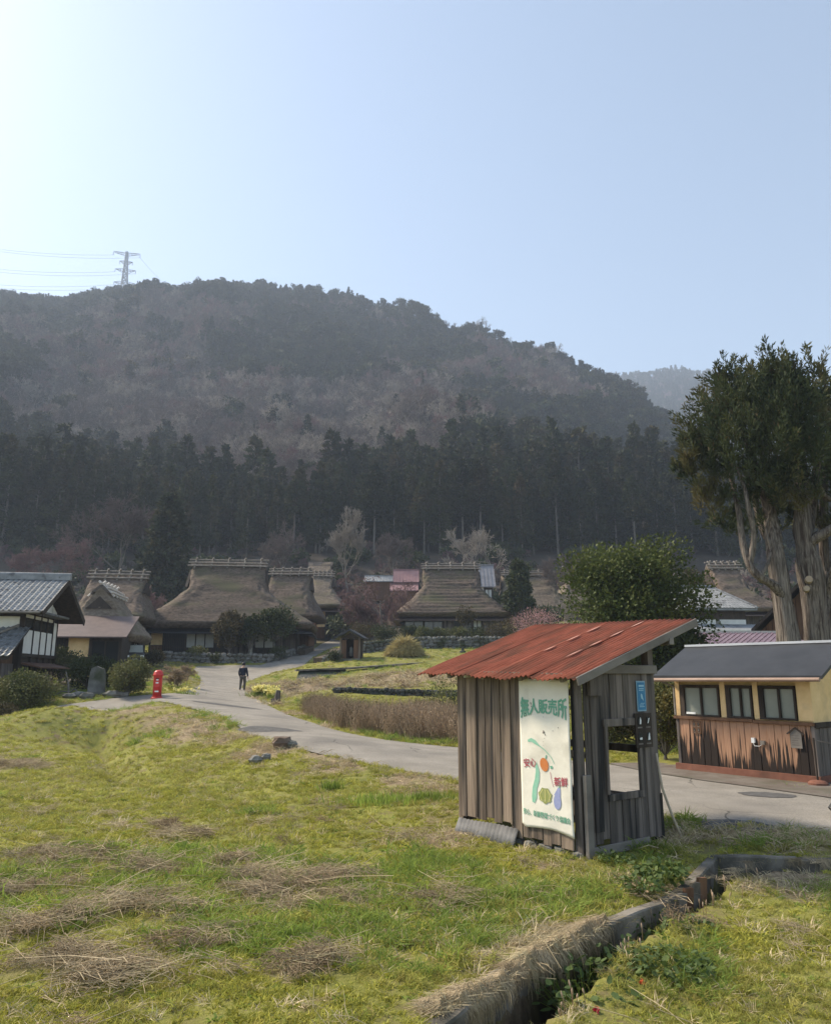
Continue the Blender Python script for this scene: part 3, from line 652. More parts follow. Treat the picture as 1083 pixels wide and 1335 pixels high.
# ---------------------------------------------------------------- trees
def conifer_parts(seed, H=20, Rm=3.2, base=.3, nb=90, per=16, sl=.95, sw=.42, droop=.35, rnd=1.0, top=.9):
    g = np.random.default_rng(seed); hb = np.sort(base + (1 - base) * g.random(nb) ** .9); ang = g.random(nb) * 6.283 + np.arange(nb) * 2.4
    t = (hb - base) / (1 - base); prof = np.minimum(1.0, (1 - t) ** top * 1.15) * np.clip(t * 6 + .55, 0, 1)
    L = Rm * prof * (.75 + .4 * g.random(nb)) * rnd + .25
    Z0 = hb * H; C, D = [], []; S0, S1 = [], []
    for i in range(nb):
        d = np.array([math.cos(ang[i]), math.sin(ang[i]), 0]); n = max(4, int(per * (.35 + L[i] / Rm)))
        s = g.random(n) ** .6; p = d * (s * L[i])[:, None] + [0, 0, Z0[i]]
        p[:, 2] += s * L[i] * .25 - (s * L[i]) ** 2 * droop / max(L[i], .5)
        p += g.normal(size=(n, 3)) * [.22, .22, .16] * (.5 + L[i] * .35)
        C.append(p); dd = d * .9 + g.normal(size=(n, 3)) * .55 + [0, 0, .15]; D.append(dd)
        S0.append([0, 0, Z0[i]]); S1.append(d * L[i] * .8 + [0, 0, Z0[i] + L[i] * (.25 - droop * .7)])
    C = np.concatenate(C); D = np.concatenate(D); nl = len(C)
    tip = np.array([[g.normal() * .12, g.normal() * .12, H * (.93 + .06 * g.random())] for _ in range(10)]); C = np.concatenate([C, tip]); D = np.concatenate([D, g.normal(size=(10, 3)) * .4 + [0, 0, 1]])
    sz = .7 + .6 * g.random(len(C))
    fol = leaves(C, D, sl * sz, sw * sz * 1.2, g)
    n = 7; zz = np.linspace(0, H * .97, n); bx = g.normal(size=(n, 2)) * .07; bx[0] = 0
    P = np.column_stack([bx, zz]); r = np.interp(zz, [0, H], [.016 * H, .03])
    tr = segs(P[:-1], P[1:], r[:-1], r[1:], 7)
    br = segs(np.array(S0), np.array(S1), np.full(nb, .05), np.full(nb, .015), 3)
    tv, tf, _ = merge([(*tr, 0), (*br, 0)])
    return (tv, tf), fol
def bare_parts(seed, H=9, spread=.6, levels=5, kids=4, twr=.012, trunk=.28, tr=.018, up=.25, droop=0, wild=.35, minr=None):
    g = np.random.default_rng(seed); T0, T1, TR0, TR1 = [], [], [], []; K0, K1, KR0, KR1 = [], [], [], []
    def grow(p, d, L, r, lv):
        n = 3; q = p.copy(); dd = d.copy()
        for i in range(n):
            dd = norm(dd + g.normal(size=3) * wild * .4 + np.array([0, 0, up * .25 - droop * (levels - lv) * .16])); q2 = q + dd * L / n
            ra, rb = r * (1 - .18 * i), r * (1 - .18 * (i + 1))
            (T0 if lv > levels - 3 else K0).append(q); (T1 if lv > levels - 3 else K1).append(q2)
            (TR0 if lv > levels - 3 else KR0).append(ra); (TR1 if lv > levels - 3 else KR1).append(rb)
            if lv > 0 and i > 0:
                for _ in range(kids - 2 if i == 1 else kids - 1):
                    nd = norm(dd + g.normal(size=3) * spread); grow(q2, nd, L * g.uniform(.5, .72), rb * g.uniform(.45, .65), lv - 1)
            q = q2
    grow(np.zeros(3), np.array([0, 0, 1.]), H * trunk, H * tr, levels)
    K0, K1, T0, T1 = map(np.array, (K0, K1, T0, T1))
    s = H / max(K1[:, 2].max(), .1)
    m = twr if minr is None else minr
    return segs(T0 * s, T1 * s, np.maximum(np.array(TR0), m * 1.2), np.maximum(np.array(TR1), m), 5), segs(K0 * s, K1 * s, np.maximum(np.array(KR0), m), np.maximum(np.array(KR1), m * .6), 3)
def broad_parts(seed, H=8, Rm=2.6, trunk_h=1.5, n=9000, leaf=.16, squash=.85, lumps=26, conical=0, lw=.5, hollow=.45, cz_=None):
    """leaf clouds gathered in uneven lumps round a branching trunk"""
    g = np.random.default_rng(seed); ch = (H - trunk_h) / 2; c0 = np.array([0, 0, trunk_h + ch])
    u = norm(g.normal(size=(lumps, 3))); rr = g.uniform(.45, .92, lumps)[:, None]
    lc = u * rr * [Rm, Rm, ch] * .86 + c0; t = np.clip((lc[:, 2] - trunk_h) / (H - trunk_h), 0, 1)
    if conical:
        k = 1 - conical * t; lc[:, 0] *= k; lc[:, 1] *= k
    lr = Rm * g.uniform(.26, .46, lumps) * (1 - conical * .6 * t)
    w_ = lr ** 2 / (lr ** 2).sum(); pick = g.choice(lumps, n, p=w_)
    q = norm(g.normal(size=(n, 3))); q = q * (g.random((n, 1)) ** hollow) * lr[pick][:, None] * [1, 1, squash]
    C = lc[pick] + q; D = norm(q) + g.normal(size=(n, 3)) * .8 + [0, 0, .2]
    sz = leaf * g.uniform(.7, 1.35, n); fol = leaves(C, D, sz, sz * lw, g)
    a = np.array([[0, 0, 0.]]); P0 = [np.zeros(3)]; P1 = [np.array([0, 0, trunk_h * .9])]; r0 = [H * .022]; r1 = [H * .017]
    for i in range(lumps):
        mid = (P1[0] + lc[i]) / 2 + g.normal(size=3) * .1 * Rm
        P0 += [P1[0], mid]; P1 += [mid, lc[i]]; r0 += [H * .011, H * .006]; r1 += [H * .006, H * .002]
    return segs(P0, P1, r0, r1, 5), fol
def tree_thing(name, label, cat, parts, bark, fol, loc, rz=0, group=None, crown='crown', tiny=False):
    t = thing(name, label, cat, loc, rz, group)
    link('trunk', mesh_np('trunk', *parts[0], [M[bark]], smooth=True), t)
    link(crown, mesh_np(crown, *parts[1], [M[fol]]), t)
    return t
def both(parts, bark, fol, name='tree_kit'):
    V, F_, m = merge([(*parts[0], 0), (*parts[1], 1)]); return mesh_np(name, V, F_, [M[bark], M[fol]], m)

# far woods: one mass on the mountainside
kitm = []
for k in range(4): kitm.append(both(conifer_parts(100 + k, H=19, Rm=3.3 + .3 * k, base=.12, nb=80, per=16, sl=1.1, sw=.55, rnd=1.0, top=.75), 'trunk_grey', 'cedar'))
for k in range(4): kitm.append(both(bare_parts(200 + k, H=12, spread=.7, levels=4, kids=4, trunk=.30, tr=.011, minr=.055, wild=.5), 'twig_pale', ['twig', 'twig_red', 'twig', 'twig_pale'][k]))
for k in range(3): kitm.append(both(broad_parts(300 + k, H=12, Rm=4.2, trunk_h=3.5, n=900, leaf=1.1, lumps=14), 'trunk_grey', ['leaf_dark', 'cedar', 'leaf_rust'][k]))
for k in range(2): kitm.append(both(broad_parts(320 + k, H=13, Rm=4.6, trunk_h=6.5, n=700, leaf=1.0, lumps=9, squash=.5), 'trunk_grey', 'cedar'))
g = np.random.default_rng(11)
def jgrid(s0, s1, y0, y1, sp):
    out = []
    y = y0
    while y < y1:
        xs = np.arange(s0 * y, s1 * y, sp); out.append(np.column_stack([xs + g.uniform(-.45, .45, len(xs)) * sp, y + g.uniform(-.45, .45, len(xs)) * sp])); y += sp
    return np.concatenate(out)
Pm = jgrid(-.85, 1.0, 178, 680, 5.7)
zg = gz(Pm[:, 0], Pm[:, 1])
sray = Pm[:, 0] / Pm[:, 1]; keepm = Pm[:, 1] < np.interp(sray, RS, RY) + 22
Pm = Pm[keepm]; zg = zg[keepm]
uu = 541.5 + FPX * Pm[:, 0] / (Pm[:, 1] * CP + (zg + 16 - CAMH) * SP); vv = 667.5 - FPX * (-Pm[:, 1] * SP + (zg + 16 - CAMH) * CP) / (Pm[:, 1] * CP + (zg + 16 - CAMH) * SP)
line = np.interp(uu, [-200, 0, 40, 80, 130, 180, 250, 330, 400, 450, 500, 620, 700, 780, 850, 930, 1083], [500, 525, 535, 572, 588, 592, 602, 606, 600, 588, 578, 582, 584, 576, 580, 598, 606])
nz_ = fbm(Pm[:, 0], Pm[:, 1], 70, 4, 51); nz2 = fbm(Pm[:, 0], Pm[:, 1], 22, 3, 52)
ced = vv > line + (nz2 - .5) * 24
ridge = Pm[:, 1] > np.interp(Pm[:, 0] / Pm[:, 1], RS, RY) - 30
fade = np.clip((vv - line + 75) / 75, 0, 1) * (uu > 400)
evg = ~ced & ((g.random(len(uu)) < fade * .75) | (nz_ > .56) | (nz2 > .68) | (ridge & (g.random(len(uu)) < .55)) | ((vv < 470) & (nz_ > .47)) | ((uu > 600) & (vv > 470) & (nz_ > .42)) | (g.random(len(uu)) < .05))
lower_bare = (vv > 480) & (uu < 600) & ~ced
evg &= ~(lower_bare & (g.random(len(uu)) < .88))
pickm = np.where(ced, g.integers(0, 4, len(uu)), np.where(evg, g.choice([0, 1, 2, 3, 8, 9, 9, 11, 12], len(uu)), g.choice([4, 5, 5, 6, 7, 4, 10], len(uu), p=[.2, .2, .14, .2, .1, .12, .04])))
pickm = np.where(lower_bare & ~evg, g.choice([4, 6, 7, 5], len(uu), p=[.36, .36, .18, .10]), pickm)
pickm = np.where(ridge & evg, g.choice([11, 12, 11, 12, 8, 0, 2], len(uu)), pickm)
scm = g.uniform(.72, 1.2, len(uu)) * np.where(vv < 520, 1.18, 1); scm = np.where(evg & (pickm < 4), scm * .62, scm); scm = np.where(~ced & ~evg, scm * .9, scm); scm = np.where(ridge & (pickm > 4), scm * g.uniform(.55, 1.05, len(uu)), scm)
scm = np.where(ced & (g.random(len(uu)) < .25), scm * 1.12, scm)
# second ridge far right
P2 = jgrid(.02, .75, 1000, 1385, 9.5); z2 = gz(P2[:, 0], P2[:, 1]); k2 = z2 > 120; P2 = P2[k2]; z2 = z2[k2]
pk2 = np.where(g.random(len(P2)) < .42, g.integers(4, 8, len(P2)), g.choice([8, 9, 11, 0], len(P2))); r2 = P2[:, 1] > 1330; pk2 = np.where(r2, g.choice([11, 12, 9], len(P2)), np.where(g.random(len(P2)) < .30, 5, g.choice([0, 1, 8, 9], len(P2))))
P = np.concatenate([np.column_stack([Pm, zg]), np.column_stack([P2, z2])]); pk = np.concatenate([pickm, pk2]); s_ = np.concatenate([scm, g.uniform(.9, 1.3, len(P2))])
rot = np.column_stack([g.normal(size=len(P)) * .04, g.normal(size=len(P)) * .04, g.random(len(P)) * 6.283])
scatter('mountain_forest', 'mass of dark cedars and bare brown trees covering the hazy mountainside', 'forest', P, rot, np.column_stack([s_ * g.uniform(.85, 1.1, len(P)), s_ * g.uniform(.85, 1.1, len(P)), s_]), pk, kitm)
print('forest instances', len(P))

# front rows of cedars: each tree its own thing
protos = []
for k in range(5):
    pr = conifer_parts(400 + k, H=20, Rm=3.0 + .25 * k, base=[.12, .16, .10, .46, .40][k], nb=130, per=34, sl=.62, sw=.30, rnd=.95, top=[.8, .7, .9, .75, .65][k])
    protos.append((mesh_np('cedar_trunk', *pr[0], [M['trunk_grey']], smooth=True), mesh_np('cedar_crown', *pr[1], [M['cedar']])))
def cedar(k, loc, sc, rz, label, group):
    t = thing('cedar_tree', label, 'cedar', loc, rz, group); t.scale = sc
    link('trunk', protos[k][0], t); link('crown', protos[k][1], t); return t
cnt = 0
for y0 in (150, 156, 162, 169, 177):
    x = -.64 * y0
    while x < .80 * y0:
        xx = x + g.uniform(-1.3, 1.3); yy_ = y0 + g.uniform(-2.2, 2.2)
        u_, v_ = proj(xx, yy_, 28); hh = np.interp(u_, [0, 60, 120, 200, 260, 380, 450, 560, 700, 900, 1083], [1.22, 1.14, .98, .86, .80, .82, .90, .92, .88, .9, .9]) * g.uniform(.78, 1.10)
        lab, grp = ('tall dark cedar in the row at the mountain foot behind the village', 'cedars along the mountain foot')
        cedar(int(g.choice([3, 4, 0, 1])) if 420 < u_ < 690 or g.random() < .12 else int(g.integers(0, 3)), (xx, yy_, float(gz([xx], [yy_])[0]) - .2), (hh * g.uniform(.75, 1.0), hh * g.uniform(.75, 1.0), hh), g.random() * 6.28, lab, grp); cnt += 1
        x += g.uniform(3.1, 4.3) if y0 < 170 else g.uniform(3.9, 5.2)
print('cedars', cnt)
# broad dark cedar nearer, behind the left houses
p = on(214, 780, 112)
tree_thing('cedar_tree', 'big shaggy cedar with layered drooping branches left of the largest thatched roof', 'cedar', conifer_parts(77, H=17.5, Rm=4.6, base=.06, nb=170, per=34, sl=.8, sw=.42, droop=.6, top=.62), 'trunk_grey', 'cedar2', p)
# leafless trees between village and forest
def bare(u, v, Y, H, lab, seed, mat='twig', **k):
    q = on(u, v, Y); q.z -= .1
    t = tree_thing('bare_tree', lab, 'tree', bare_parts(seed, H=H, **k), 'trunk_grey' if mat != 'twig_pale' else 'twig_pale', mat, q, crown='branches'); return t
bare(158, 790, 118, 17.5, 'large leafless tree with wide grey branches behind the left thatched roof', 501, 'twig', levels=5, kids=4, spread=.62, minr=.035, trunk=.34, tr=.02)
bare(452, 780, 122, 15.0, 'pale leafless tree rising above the lane between the thatched roofs', 502, 'twig_pale', levels=5, kids=4, spread=.42, minr=.032, up=.7, trunk=.3, tr=.016)
bare(368, 775, 128, 12, 'leafless tree behind the ridge of the largest thatched roof, right side', 503, 'twig', levels=4, kids=4, minr=.04)
bare(515, 775, 128, 10.5, 'rounded leafless tree above the pale flat roof', 504, 'twig', levels=5, kids=4, spread=.7, minr=.03)
bare(612, 780, 125, 11.5, 'slender leafless tree above the grey sided roof', 505, 'twig_pale', levels=4, kids=4, spread=.45, minr=.035)
bare(642, 780, 128, 11.0, 'leafless tree right of the slender one above the grey sided roof', 506, 'twig_pale', levels=4, kids=4, spread=.5, minr=.035)
bare(78, 780, 120, 11.5, 'reddish leafless tree above the left tiled roof', 507, 'twig_red', levels=5, kids=4, spread=.7, minr=.028)
bare(28, 785, 118, 9, 'low leafless tree at the left edge above the tiled roof', 508, 'twig_red', levels=5, kids=4, spread=.7, minr=.028)
bare(345, 775, 130, 10, 'leafless tree just behind the end of the highest thatched ridge', 509, 'twig', levels=5, kids=4, spread=.6, minr=.028)
bare(195, 800, 84, 6.5, 'pinkish bare shrubby tree between the left thatched houses', 510, 'twig_red', levels=5, kids=4, spread=.8, minr=.022, trunk=.18)
bare(172, 805, 82, 5.6, 'low pinkish bare tree beside the front thatched gable', 511, 'twig_red', levels=5, kids=4, spread=.8, minr=.022, trunk=.18)
bare(735, 795, 100, 9, 'thin bare tree right of the cone shaped evergreen', 512, 'twig', levels=5, kids=4, spread=.6, minr=.024)
bare(560, 790, 118, 7, 'small bare tree left of the second thatched ridge', 513, 'twig', levels=4, kids=4, spread=.7, minr=.03)
q = on(497, 834, 82)
tree_thing('weeping_tree', 'leafless weeping cherry with hanging brown twigs between lane and second thatched house', 'tree', bare_parts(520, H=7.4, levels=5, kids=4, spread=.85, minr=.018, up=.3, droop=.55, trunk=.3, tr=.02), 'trunk_grey', 'twig_red', q, crown='branches').scale = (1.15, 1.15, 1)
q = on(462, 830, 86); tree_thing('weeping_tree', 'smaller leafless weeping cherry right beside the uphill lane', 'tree', bare_parts(521, H=5.6, levels=5, kids=4, spread=.8, minr=.018, droop=.5, trunk=.3), 'trunk_grey', 'twig_red', q, crown='branches')
# far lone cedar in front of forest right of second thatched house
p = on(728, 745, 150); t = cedar(3, p, (.8, .8, 1.05), .3, 'dark cedar standing alone in front of the forest right of the cone shaped evergreen', None)

# conical evergreen, camphor, shrubs
p = on(677, 806, 86); tree_thing('conical_evergreen', 'dense cone shaped evergreen beside the second thatched house', 'evergreen', broad_parts(601, H=10.0, Rm=2.45, trunk_h=.3, n=9000, leaf=.34, lumps=46, conical=.75, hollow=.5, lw=.55), 'trunk_grey', 'leaf_dark', p)
p = on(826, 880, 34); tree_thing('broadleaf_tree', 'round bushy broadleaf evergreen behind the red roof of the stall', 'tree', broad_parts(602, H=7.9, Rm=3.4, trunk_h=.6, n=32000, leaf=.155, lumps=60, lw=.6, hollow=.5, squash=.8), 'trunk_grey', 'leaf', p)
p = on(885, 880, 33); tree_thing('broadleaf_tree', 'darker broadleaf evergreen between the stall and the washroom', 'tree', broad_parts(603, H=3.9, Rm=1.3, trunk_h=.3, n=6000, leaf=.2, lumps=30, lw=.6), 'trunk_grey', 'leaf_dark', p)
p = on(912, 830, 72); tree_thing('broadleaf_tree', 'mossy evergreen tree left of the giant cedar trunks', 'tree', broad_parts(604, H=7.0, Rm=2.2, trunk_h=1.5, n=6000, leaf=.28, lumps=22, lw=.5, squash=.6), 'trunk_grey', 'leaf_rust', p)
def shrub(u, v, Y, H, Rm, lab, seed, mat='leaf_box', name='round_shrub', n=3500, leaf=.11, th=.1, sx=1, lumps=26):
    q = on(u, v, Y); t = thing(name, lab, 'shrub', q); pr = broad_parts(seed, H=H, Rm=Rm, trunk_h=th, n=n, leaf=leaf, lumps=lumps, lw=.55, hollow=.4)
    link('stems', mesh_np('stems', *pr[0], [M['trunk_grey']]), t); link('foliage', mesh_np('foliage', *pr[1], [M[mat]]), t); t.scale = (sx, 1, 1); return t
shrub(34, 922, 35, 1.55, 1.35, 'clipped rounded hedge bush in front of the tiled house', 610, 'leaf_box', n=9000, leaf=.10, lumps=40)
shrub(-10, 925, 35.5, 1.45, 1.2, 'clipped bush cut by the left edge of the picture', 615, 'leaf_box', n=6000, leaf=.10)
shrub(2, 948, 33, .85, .8, 'brownish low bush at the left edge in front of the clipped hedge', 611, 'leaf_rust', n=4000, leaf=.07)
shrub(116, 898, 40, 1.75, 1.25, 'dark green bush between the tiled house and the stone monument', 612, 'leaf_dark', n=6000)
shrub(168, 903, 37, 1.7, 1.1, 'rounded yellowish green bush left of the red postbox', 613, 'leaf_box', n=8000, leaf=.10, lumps=36)
shrub(143, 895, 41, 1.5, .8, 'small grey green bush behind the stone monument', 614, 'leaf_dark', n=3000)
def bushy(u, v, Y, H, lab, seed, mat, sx=1.2):
    q = on(u, v, Y); t = tree_thing('bare_bush', lab, 'shrub', bare_parts(seed, H=H, levels=5, kids=4, spread=.9, minr=.009, trunk=.1, tr=.012, up=.4), 'brush_stem', 'brush_stem', q, crown='twigs'); t.scale = (sx, sx, 1)
bushy(228, 897, 41, 1.35, 'leafless reddish shrub just right of the red postbox', 620, 'twig_red', 1.5)
bushy(243, 893, 44, 1.25, 'leafless reddish shrub where the road bends, second from the postbox', 621, 'twig_red', 1.4)
shrub(299, 856, 68, 4.6, 1.6, 'tall rust tinted tree in front of the largest thatched house', 630, 'leaf_rust', 'garden_tree', 3500, .26, 1.0)
shrub(325, 856, 68.5, 4.4, 1.0, 'narrow dark green tree in front of the largest thatched house', 631, 'leaf_dark', 'garden_tree', 2500, .24, .8)
shrub(357, 855, 69, 4.6, 2.1, 'broad grey green tree at the right end of the largest thatched house', 632, 'leaf_dark', 'garden_tree', 3800, .24, 1.5)
shrub(256, 857, 67.5, 1.3, 1.0, 'low clipped bush before the white curtained window', 633, 'leaf_box', n=2500, leaf=.14)
shrub(281, 860, 67, .8, .7, 'small clipped bush left of the rust tinted tree', 634, 'leaf_dark', n=900, leaf=.14)
shrub(363, 857, 68, 1.3, 1.0, 'dark clipped bush by the stone wall where the lane starts', 635, 'leaf_dark', n=1600, leaf=.14)
shrub(437, 862, 62, .9, .75, 'small dark bush left of the roadside shrine', 636, 'leaf_dark', n=1500, leaf=.12)
for i, u in enumerate((553, 575, 598, 622)):
    shrub(u, 838, 77, 1.55, 1.15, ['clipped hedge bush at the left end of the row on the stone terrace', 'second clipped hedge bush from the left on the stone terrace', 'third clipped hedge bush from the left on the stone terrace', 'rightmost clipped hedge bush of the row on the stone terrace'][i], 640 + i, 'leaf_box', n=2400, leaf=.15)
shrub(650, 838, 76, 2.0, 1.7, 'greyish loose shrub below the cone shaped evergreen', 645, 'leaf_rust', n=2200, leaf=.14)
shrub(608, 838, 78, 3.6, 1.1, 'small pruned garden tree before the second thatched house', 646, 'leaf_rust', 'garden_tree', n=1400, leaf=.2, th=1.6)
q = on(700, 828, 70); tree_thing('plum_tree', 'pink blossoming plum tree above the far end of the red roof', 'tree', broad_parts(650, H=3.6, Rm=2.9, trunk_h=.8, n=2600, leaf=.12, lumps=34, squash=.7), 'trunk_grey', 'pink', q, crown='blossom')
bare(735, 825, 66, 5.2, 'bare young tree with pale upright twigs behind the stall roof', 651, 'twig_pale', levels=4, kids=4, spread=.4, minr=.014)
shrub(782, 880, 34, 2.2, 1.7, 'olive green bush behind the stall', 652, 'leaf_box', n=5000)
shrub(868, 1000, 17.6, 2.1, .75, 'yellow green bush left of the washroom corner', 653, 'leaf_box', n=7000, leaf=.07, lumps=34)
shrub(835, 985, 20, 1.9, 1.2, 'tangled olive bush across the road seen beside the stall', 654, 'leaf_rust', n=6000, leaf=.08)
shrub(795, 983, 20.5, 1.6, 1.2, 'tangled olive bush across the road seen through the stall window', 655, 'leaf_box', n=6000, leaf=.08)
shrub(585, 925, 30, 1.5, 1.3, 'sparse yellow green shrub left of the stall, over the brush', 656, 'leaf_box', n=1300, leaf=.09)
shrub(652, 958, 23, 1.2, 1.2, 'dark green bush behind the brush at the stall corner', 657, 'leaf_dark', n=3000, leaf=.08)

# giant many-trunked cedar
def giant():
    base = on(1045, 870, 28); t = thing('giant_cedar', 'giant old cedar with several pale thick trunks and dark crown behind the washroom', 'cedar', base)
    Y = base.y
    def L(u, v, dy=0):
        p = PX(u, v, Y + dy); return p - base
    g = np.random.default_rng(5)
    trunks = [([(1030, 878, 0), (1028, 838, 0), (1019, 780, 0), (1011, 730, 0), (1006, 690, .2), (999, 650, .3), (985, 610, 0), (968, 560, .4)], [.56, .50, .46, .42, .36, .26, .18, .07]),
              ([(1068, 880, .2), (1066, 838, .2), (1060, 780, .1), (1053, 730, 0), (1046, 690, 0), (1045, 640, 0), (1040, 580, .3), (1036, 520, .2), (1034, 470, 0)], [.66, .60, .55, .52, .44, .34, .24, .14, .05]),
              ([(1085, 880, .9), (1083, 820, .9), (1080, 780, .8), (1074, 720, .6), (1072, 660, .6), (1078, 600, .5), (1080, 540, 0)], [.34, .30, .26, .22, .2, .15, .05]),
              ([(1100, 885, .4), (1098, 820, .4), (1100, 760, .4), (1096, 700, 0), (1110, 640, 0), (1112, 560, 0)], [.5, .45, .42, .36, .24, .06]),
              ([(1048, 712, 0), (1062, 702, -.3), (1083, 690, -.6), (1108, 672, -.8), (1125, 630, -.8)], [.30, .26, .22, .18, .06]),
              ([(1028, 790, 0), (1010, 765, -.3), (990, 752, -.5), (976, 735, -.4), (967, 705, -.2), (962, 665, 0), (952, 620, .3), (940, 560, .4)], [.26, .22, .19, .17, .15, .13, .10, .04]),
              ([(976, 740, -.4), (982, 700, -.6), (975, 660, -.8), (968, 630, -.6), (950, 590, -.4)], [.13, .12, .11, .08, .03]),
              ([(1016, 716, 0), (1000, 700, .6), (990, 680, .8), (985, 650, .9), (992, 600, 1.0), (1000, 540, .6), (1003, 500, .4)], [.22, .19, .16, .14, .11, .08, .03]),
              ([(1050, 735, 0), (1062, 640, .6), (1062, 600, .9), (1055, 560, 1.0), (1062, 500, 1)], [.2, .16, .12, .1, .03]),
              ([(1076, 790, .4), (1083, 745, -.4), (1095, 720, -.5)], [.14, .12, .08]),
              ([(1095, 650, .0), (1075, 648, -.4), (1066, 625, -.6), (1067, 596, -.5), (1060, 560, -.2)], [.13, .12, .10, .08, .03]),
              ([(1082, 860, .6), (1090, 800, .5), (1075, 780, .4), (1090, 760, .3)], [.2, .16, .12, .08]),
              ([(1078, 875, .0), (1074, 820, -.1), (1079, 790, 0), (1076, 745, .2)], [.13, .12, .10, .06]),
              ([(990, 752, -.5), (1000, 735, -.5), (1004, 715, -.3), (998, 690, -.2), (1006, 660, 0)], [.10, .09, .08, .07, .03])]
    for path, rad in trunks:
        rad = [q * .74 for q in rad]; pts = [L(*q) for q in path]; sm = []; rs = []
        for i in range(len(pts) - 1):
            p0, p1, p2, p3 = pts[max(i - 1, 0)], pts[i], pts[i + 1], pts[min(i + 2, len(pts) - 1)]
            for k in range(4):
                a = k / 4; sm.append(.5 * (2 * p1 + (p2 - p0) * a + (2 * p0 - 5 * p1 + 4 * p2 - p3) * a * a + (3 * p1 - p0 - 3 * p2 + p3) * a ** 3)); rs.append((rad[i] * (1 - a) + rad[i + 1] * a) * random.uniform(.93, 1.07))
        sm.append(pts[-1]); rs.append(rad[-1])
        mb = MB(); k = 14; mb.tube(sm, rs, k)
        # fluted, stringy bark
        vs = []
        for i, p in enumerate(mb.v):
            c = sm[min(i // k, len(sm) - 1)]; d = Vector(p) - c; f = 1 + .10 * math.sin((i % k) * 2.7 + rad[0] * 31) + .16 * mnoise.noise((p[0] * 1.6, p[1] * 1.6, p[2] * .9)) + random.uniform(-.05, .05); vs.append(tuple(c + d * f))
        mb.v = vs; mb.build('limb' if rad[0] < .33 else 'trunk', M['bark'], t, smooth=True)
    mb = MB()
    for u, v, r in ((1049, 757, .12), (1046, 769, .10)):
        c = L(u, v, 0) + Vector((-.12, -.52, 0)); mb.tube([c + Vector((.1, .25, -.02)), c], [r * 1.15, r], 12)
    mb.build('sawn_knot', M['tan'], t)
    # crown: sprays gathered on many short upright shoots
    cl = []
    def blob(u, v, dy, r, n): cl.append((L(u, v, dy), r, n))
    for u, v, dy, r, n in [(905, 600, 0, .75, 7), (900, 570, 0, .7, 7), (922, 560, .5, 1.0, 10), (925, 600, -.4, .95, 10), (935, 630, 0, .85, 8), (912, 625, .2, .7, 6), (950, 590, -.8, 1.1, 12), (945, 545, 0, 1.1, 12), (942, 515, .4, .9, 10), (960, 530, -.4, 1.2, 12), (950, 500, .6, .8, 8),
                            (975, 570, -1, 1.3, 16), (975, 620, -.6, 1.1, 13), (985, 540, -.6, 1.3, 16), (985, 510, 0, 1.1, 12), (1005, 585, -1.2, 1.4, 18), (1010, 550, -.8, 1.4, 18), (1005, 630, -.8, 1.1, 13), (1010, 520, -.2, 1.2, 14), (1035, 560, -1, 1.4, 18), (1035, 600, -1.3, 1.3, 16),
                            (1030, 640, -.8, 1.0, 12), (1045, 530, 0, 1.2, 14), (1060, 570, -1, 1.3, 16), (1065, 610, -1.1, 1.2, 14), (1060, 540, 0, 1.1, 12), (1075, 640, 0, .9, 9), (1085, 580, -.5, 1.4, 16), (1085, 540, 0, 1.1, 12), (1040, 500, 0, 1.0, 12), (965, 650, -.2, .7, 8), (1000, 660, .6, .8, 8), (1030, 670, .8, .7, 6),
                            (955, 565, 1.4, 1.3, 10), (1000, 570, 1.8, 1.5, 14), (1050, 580, 1.8, 1.5, 14), (1100, 600, 0, 1.4, 14), (1115, 560, 0, 1.5, 12), (1110, 640, 0, 1.2, 10), (975, 600, 1.5, 1.3, 12), (1025, 620, 1.6, 1.3, 12), (1080, 500, .6, .8, 8), (1000, 497, 0, .9, 9), (925, 580, 1, .9, 8), (930, 660, .2, .7, 7), (945, 680, .3, .6, 6), (960, 690, .4, .6, 5), (912, 645, 0, .6, 5), (985, 690, .8, .7, 6), (1005, 690, .9, .6, 5), (1020, 650, -1, .8, 8), (1050, 650, -1.1, .8, 8), (1058, 690, 1, .6, 5), (890, 620, .2, .5, 4), (1095, 690, 0, .8, 7)]: blob(u, v, dy, r, n)
    C, D, SZ = [], [], []
    def shoot(p, d, length, rr, m):
        s = g.random(m); q = p + d * (s * length)[:, None] + norm(g.normal(size=(m, 3))) * (rr * (1 - .75 * s) * g.random(m) ** .5)[:, None]
        C.append(q); D.append(d * 1.0 + norm(q - (p + d * (s * length)[:, None])) * .75 + g.normal(size=(m, 3)) * .25); SZ.append(np.full(m, 1.0))
    for c, r, n in cl:
        for _ in range(int(n * 1.6)):
            o = norm(g.normal(size=3)) * r * g.random() ** .4 * .80; p = np.array(c) + o; d = norm(np.array([o[0] * .5, o[1] * .5, abs(o[2]) * .4 + .75]) + g.normal(size=3) * .25)
            shoot(p, d, r * g.uniform(.6, 1.15), r * .24, 62)
    for u, v, h in [(945, 505, .9), (952, 488, 1.0), (958, 505, .8), (975, 492, 1.0), (984, 478, 1.0), (968, 500, .8), (993, 500, .8), (1003, 480, 1.1), (1010, 462, 1.35), (1016, 475, 1.1), (1023, 488, .9), (1033, 470, 1.1), (1038, 482, .9), (1046, 480, .9), (1054, 495, .9), (1064, 500, .8), (928, 540, .8), (915, 555, .6), (1075, 508, .7), (898, 578, .5), (935, 522, .7), (1026, 470, .9), (1000, 500, .8), (1040, 500, .9)]:
        p = np.array(L(u, v + 44, 0)); d = norm(np.array([g.normal() * .12, 0, 1.])); shoot(p, d, h * 1.5, .17, 190)
        for _ in range(5): shoot(p + d * g.uniform(.1, .6) * h, norm(d + g.normal(size=3) * .4), .45, .12, 40)
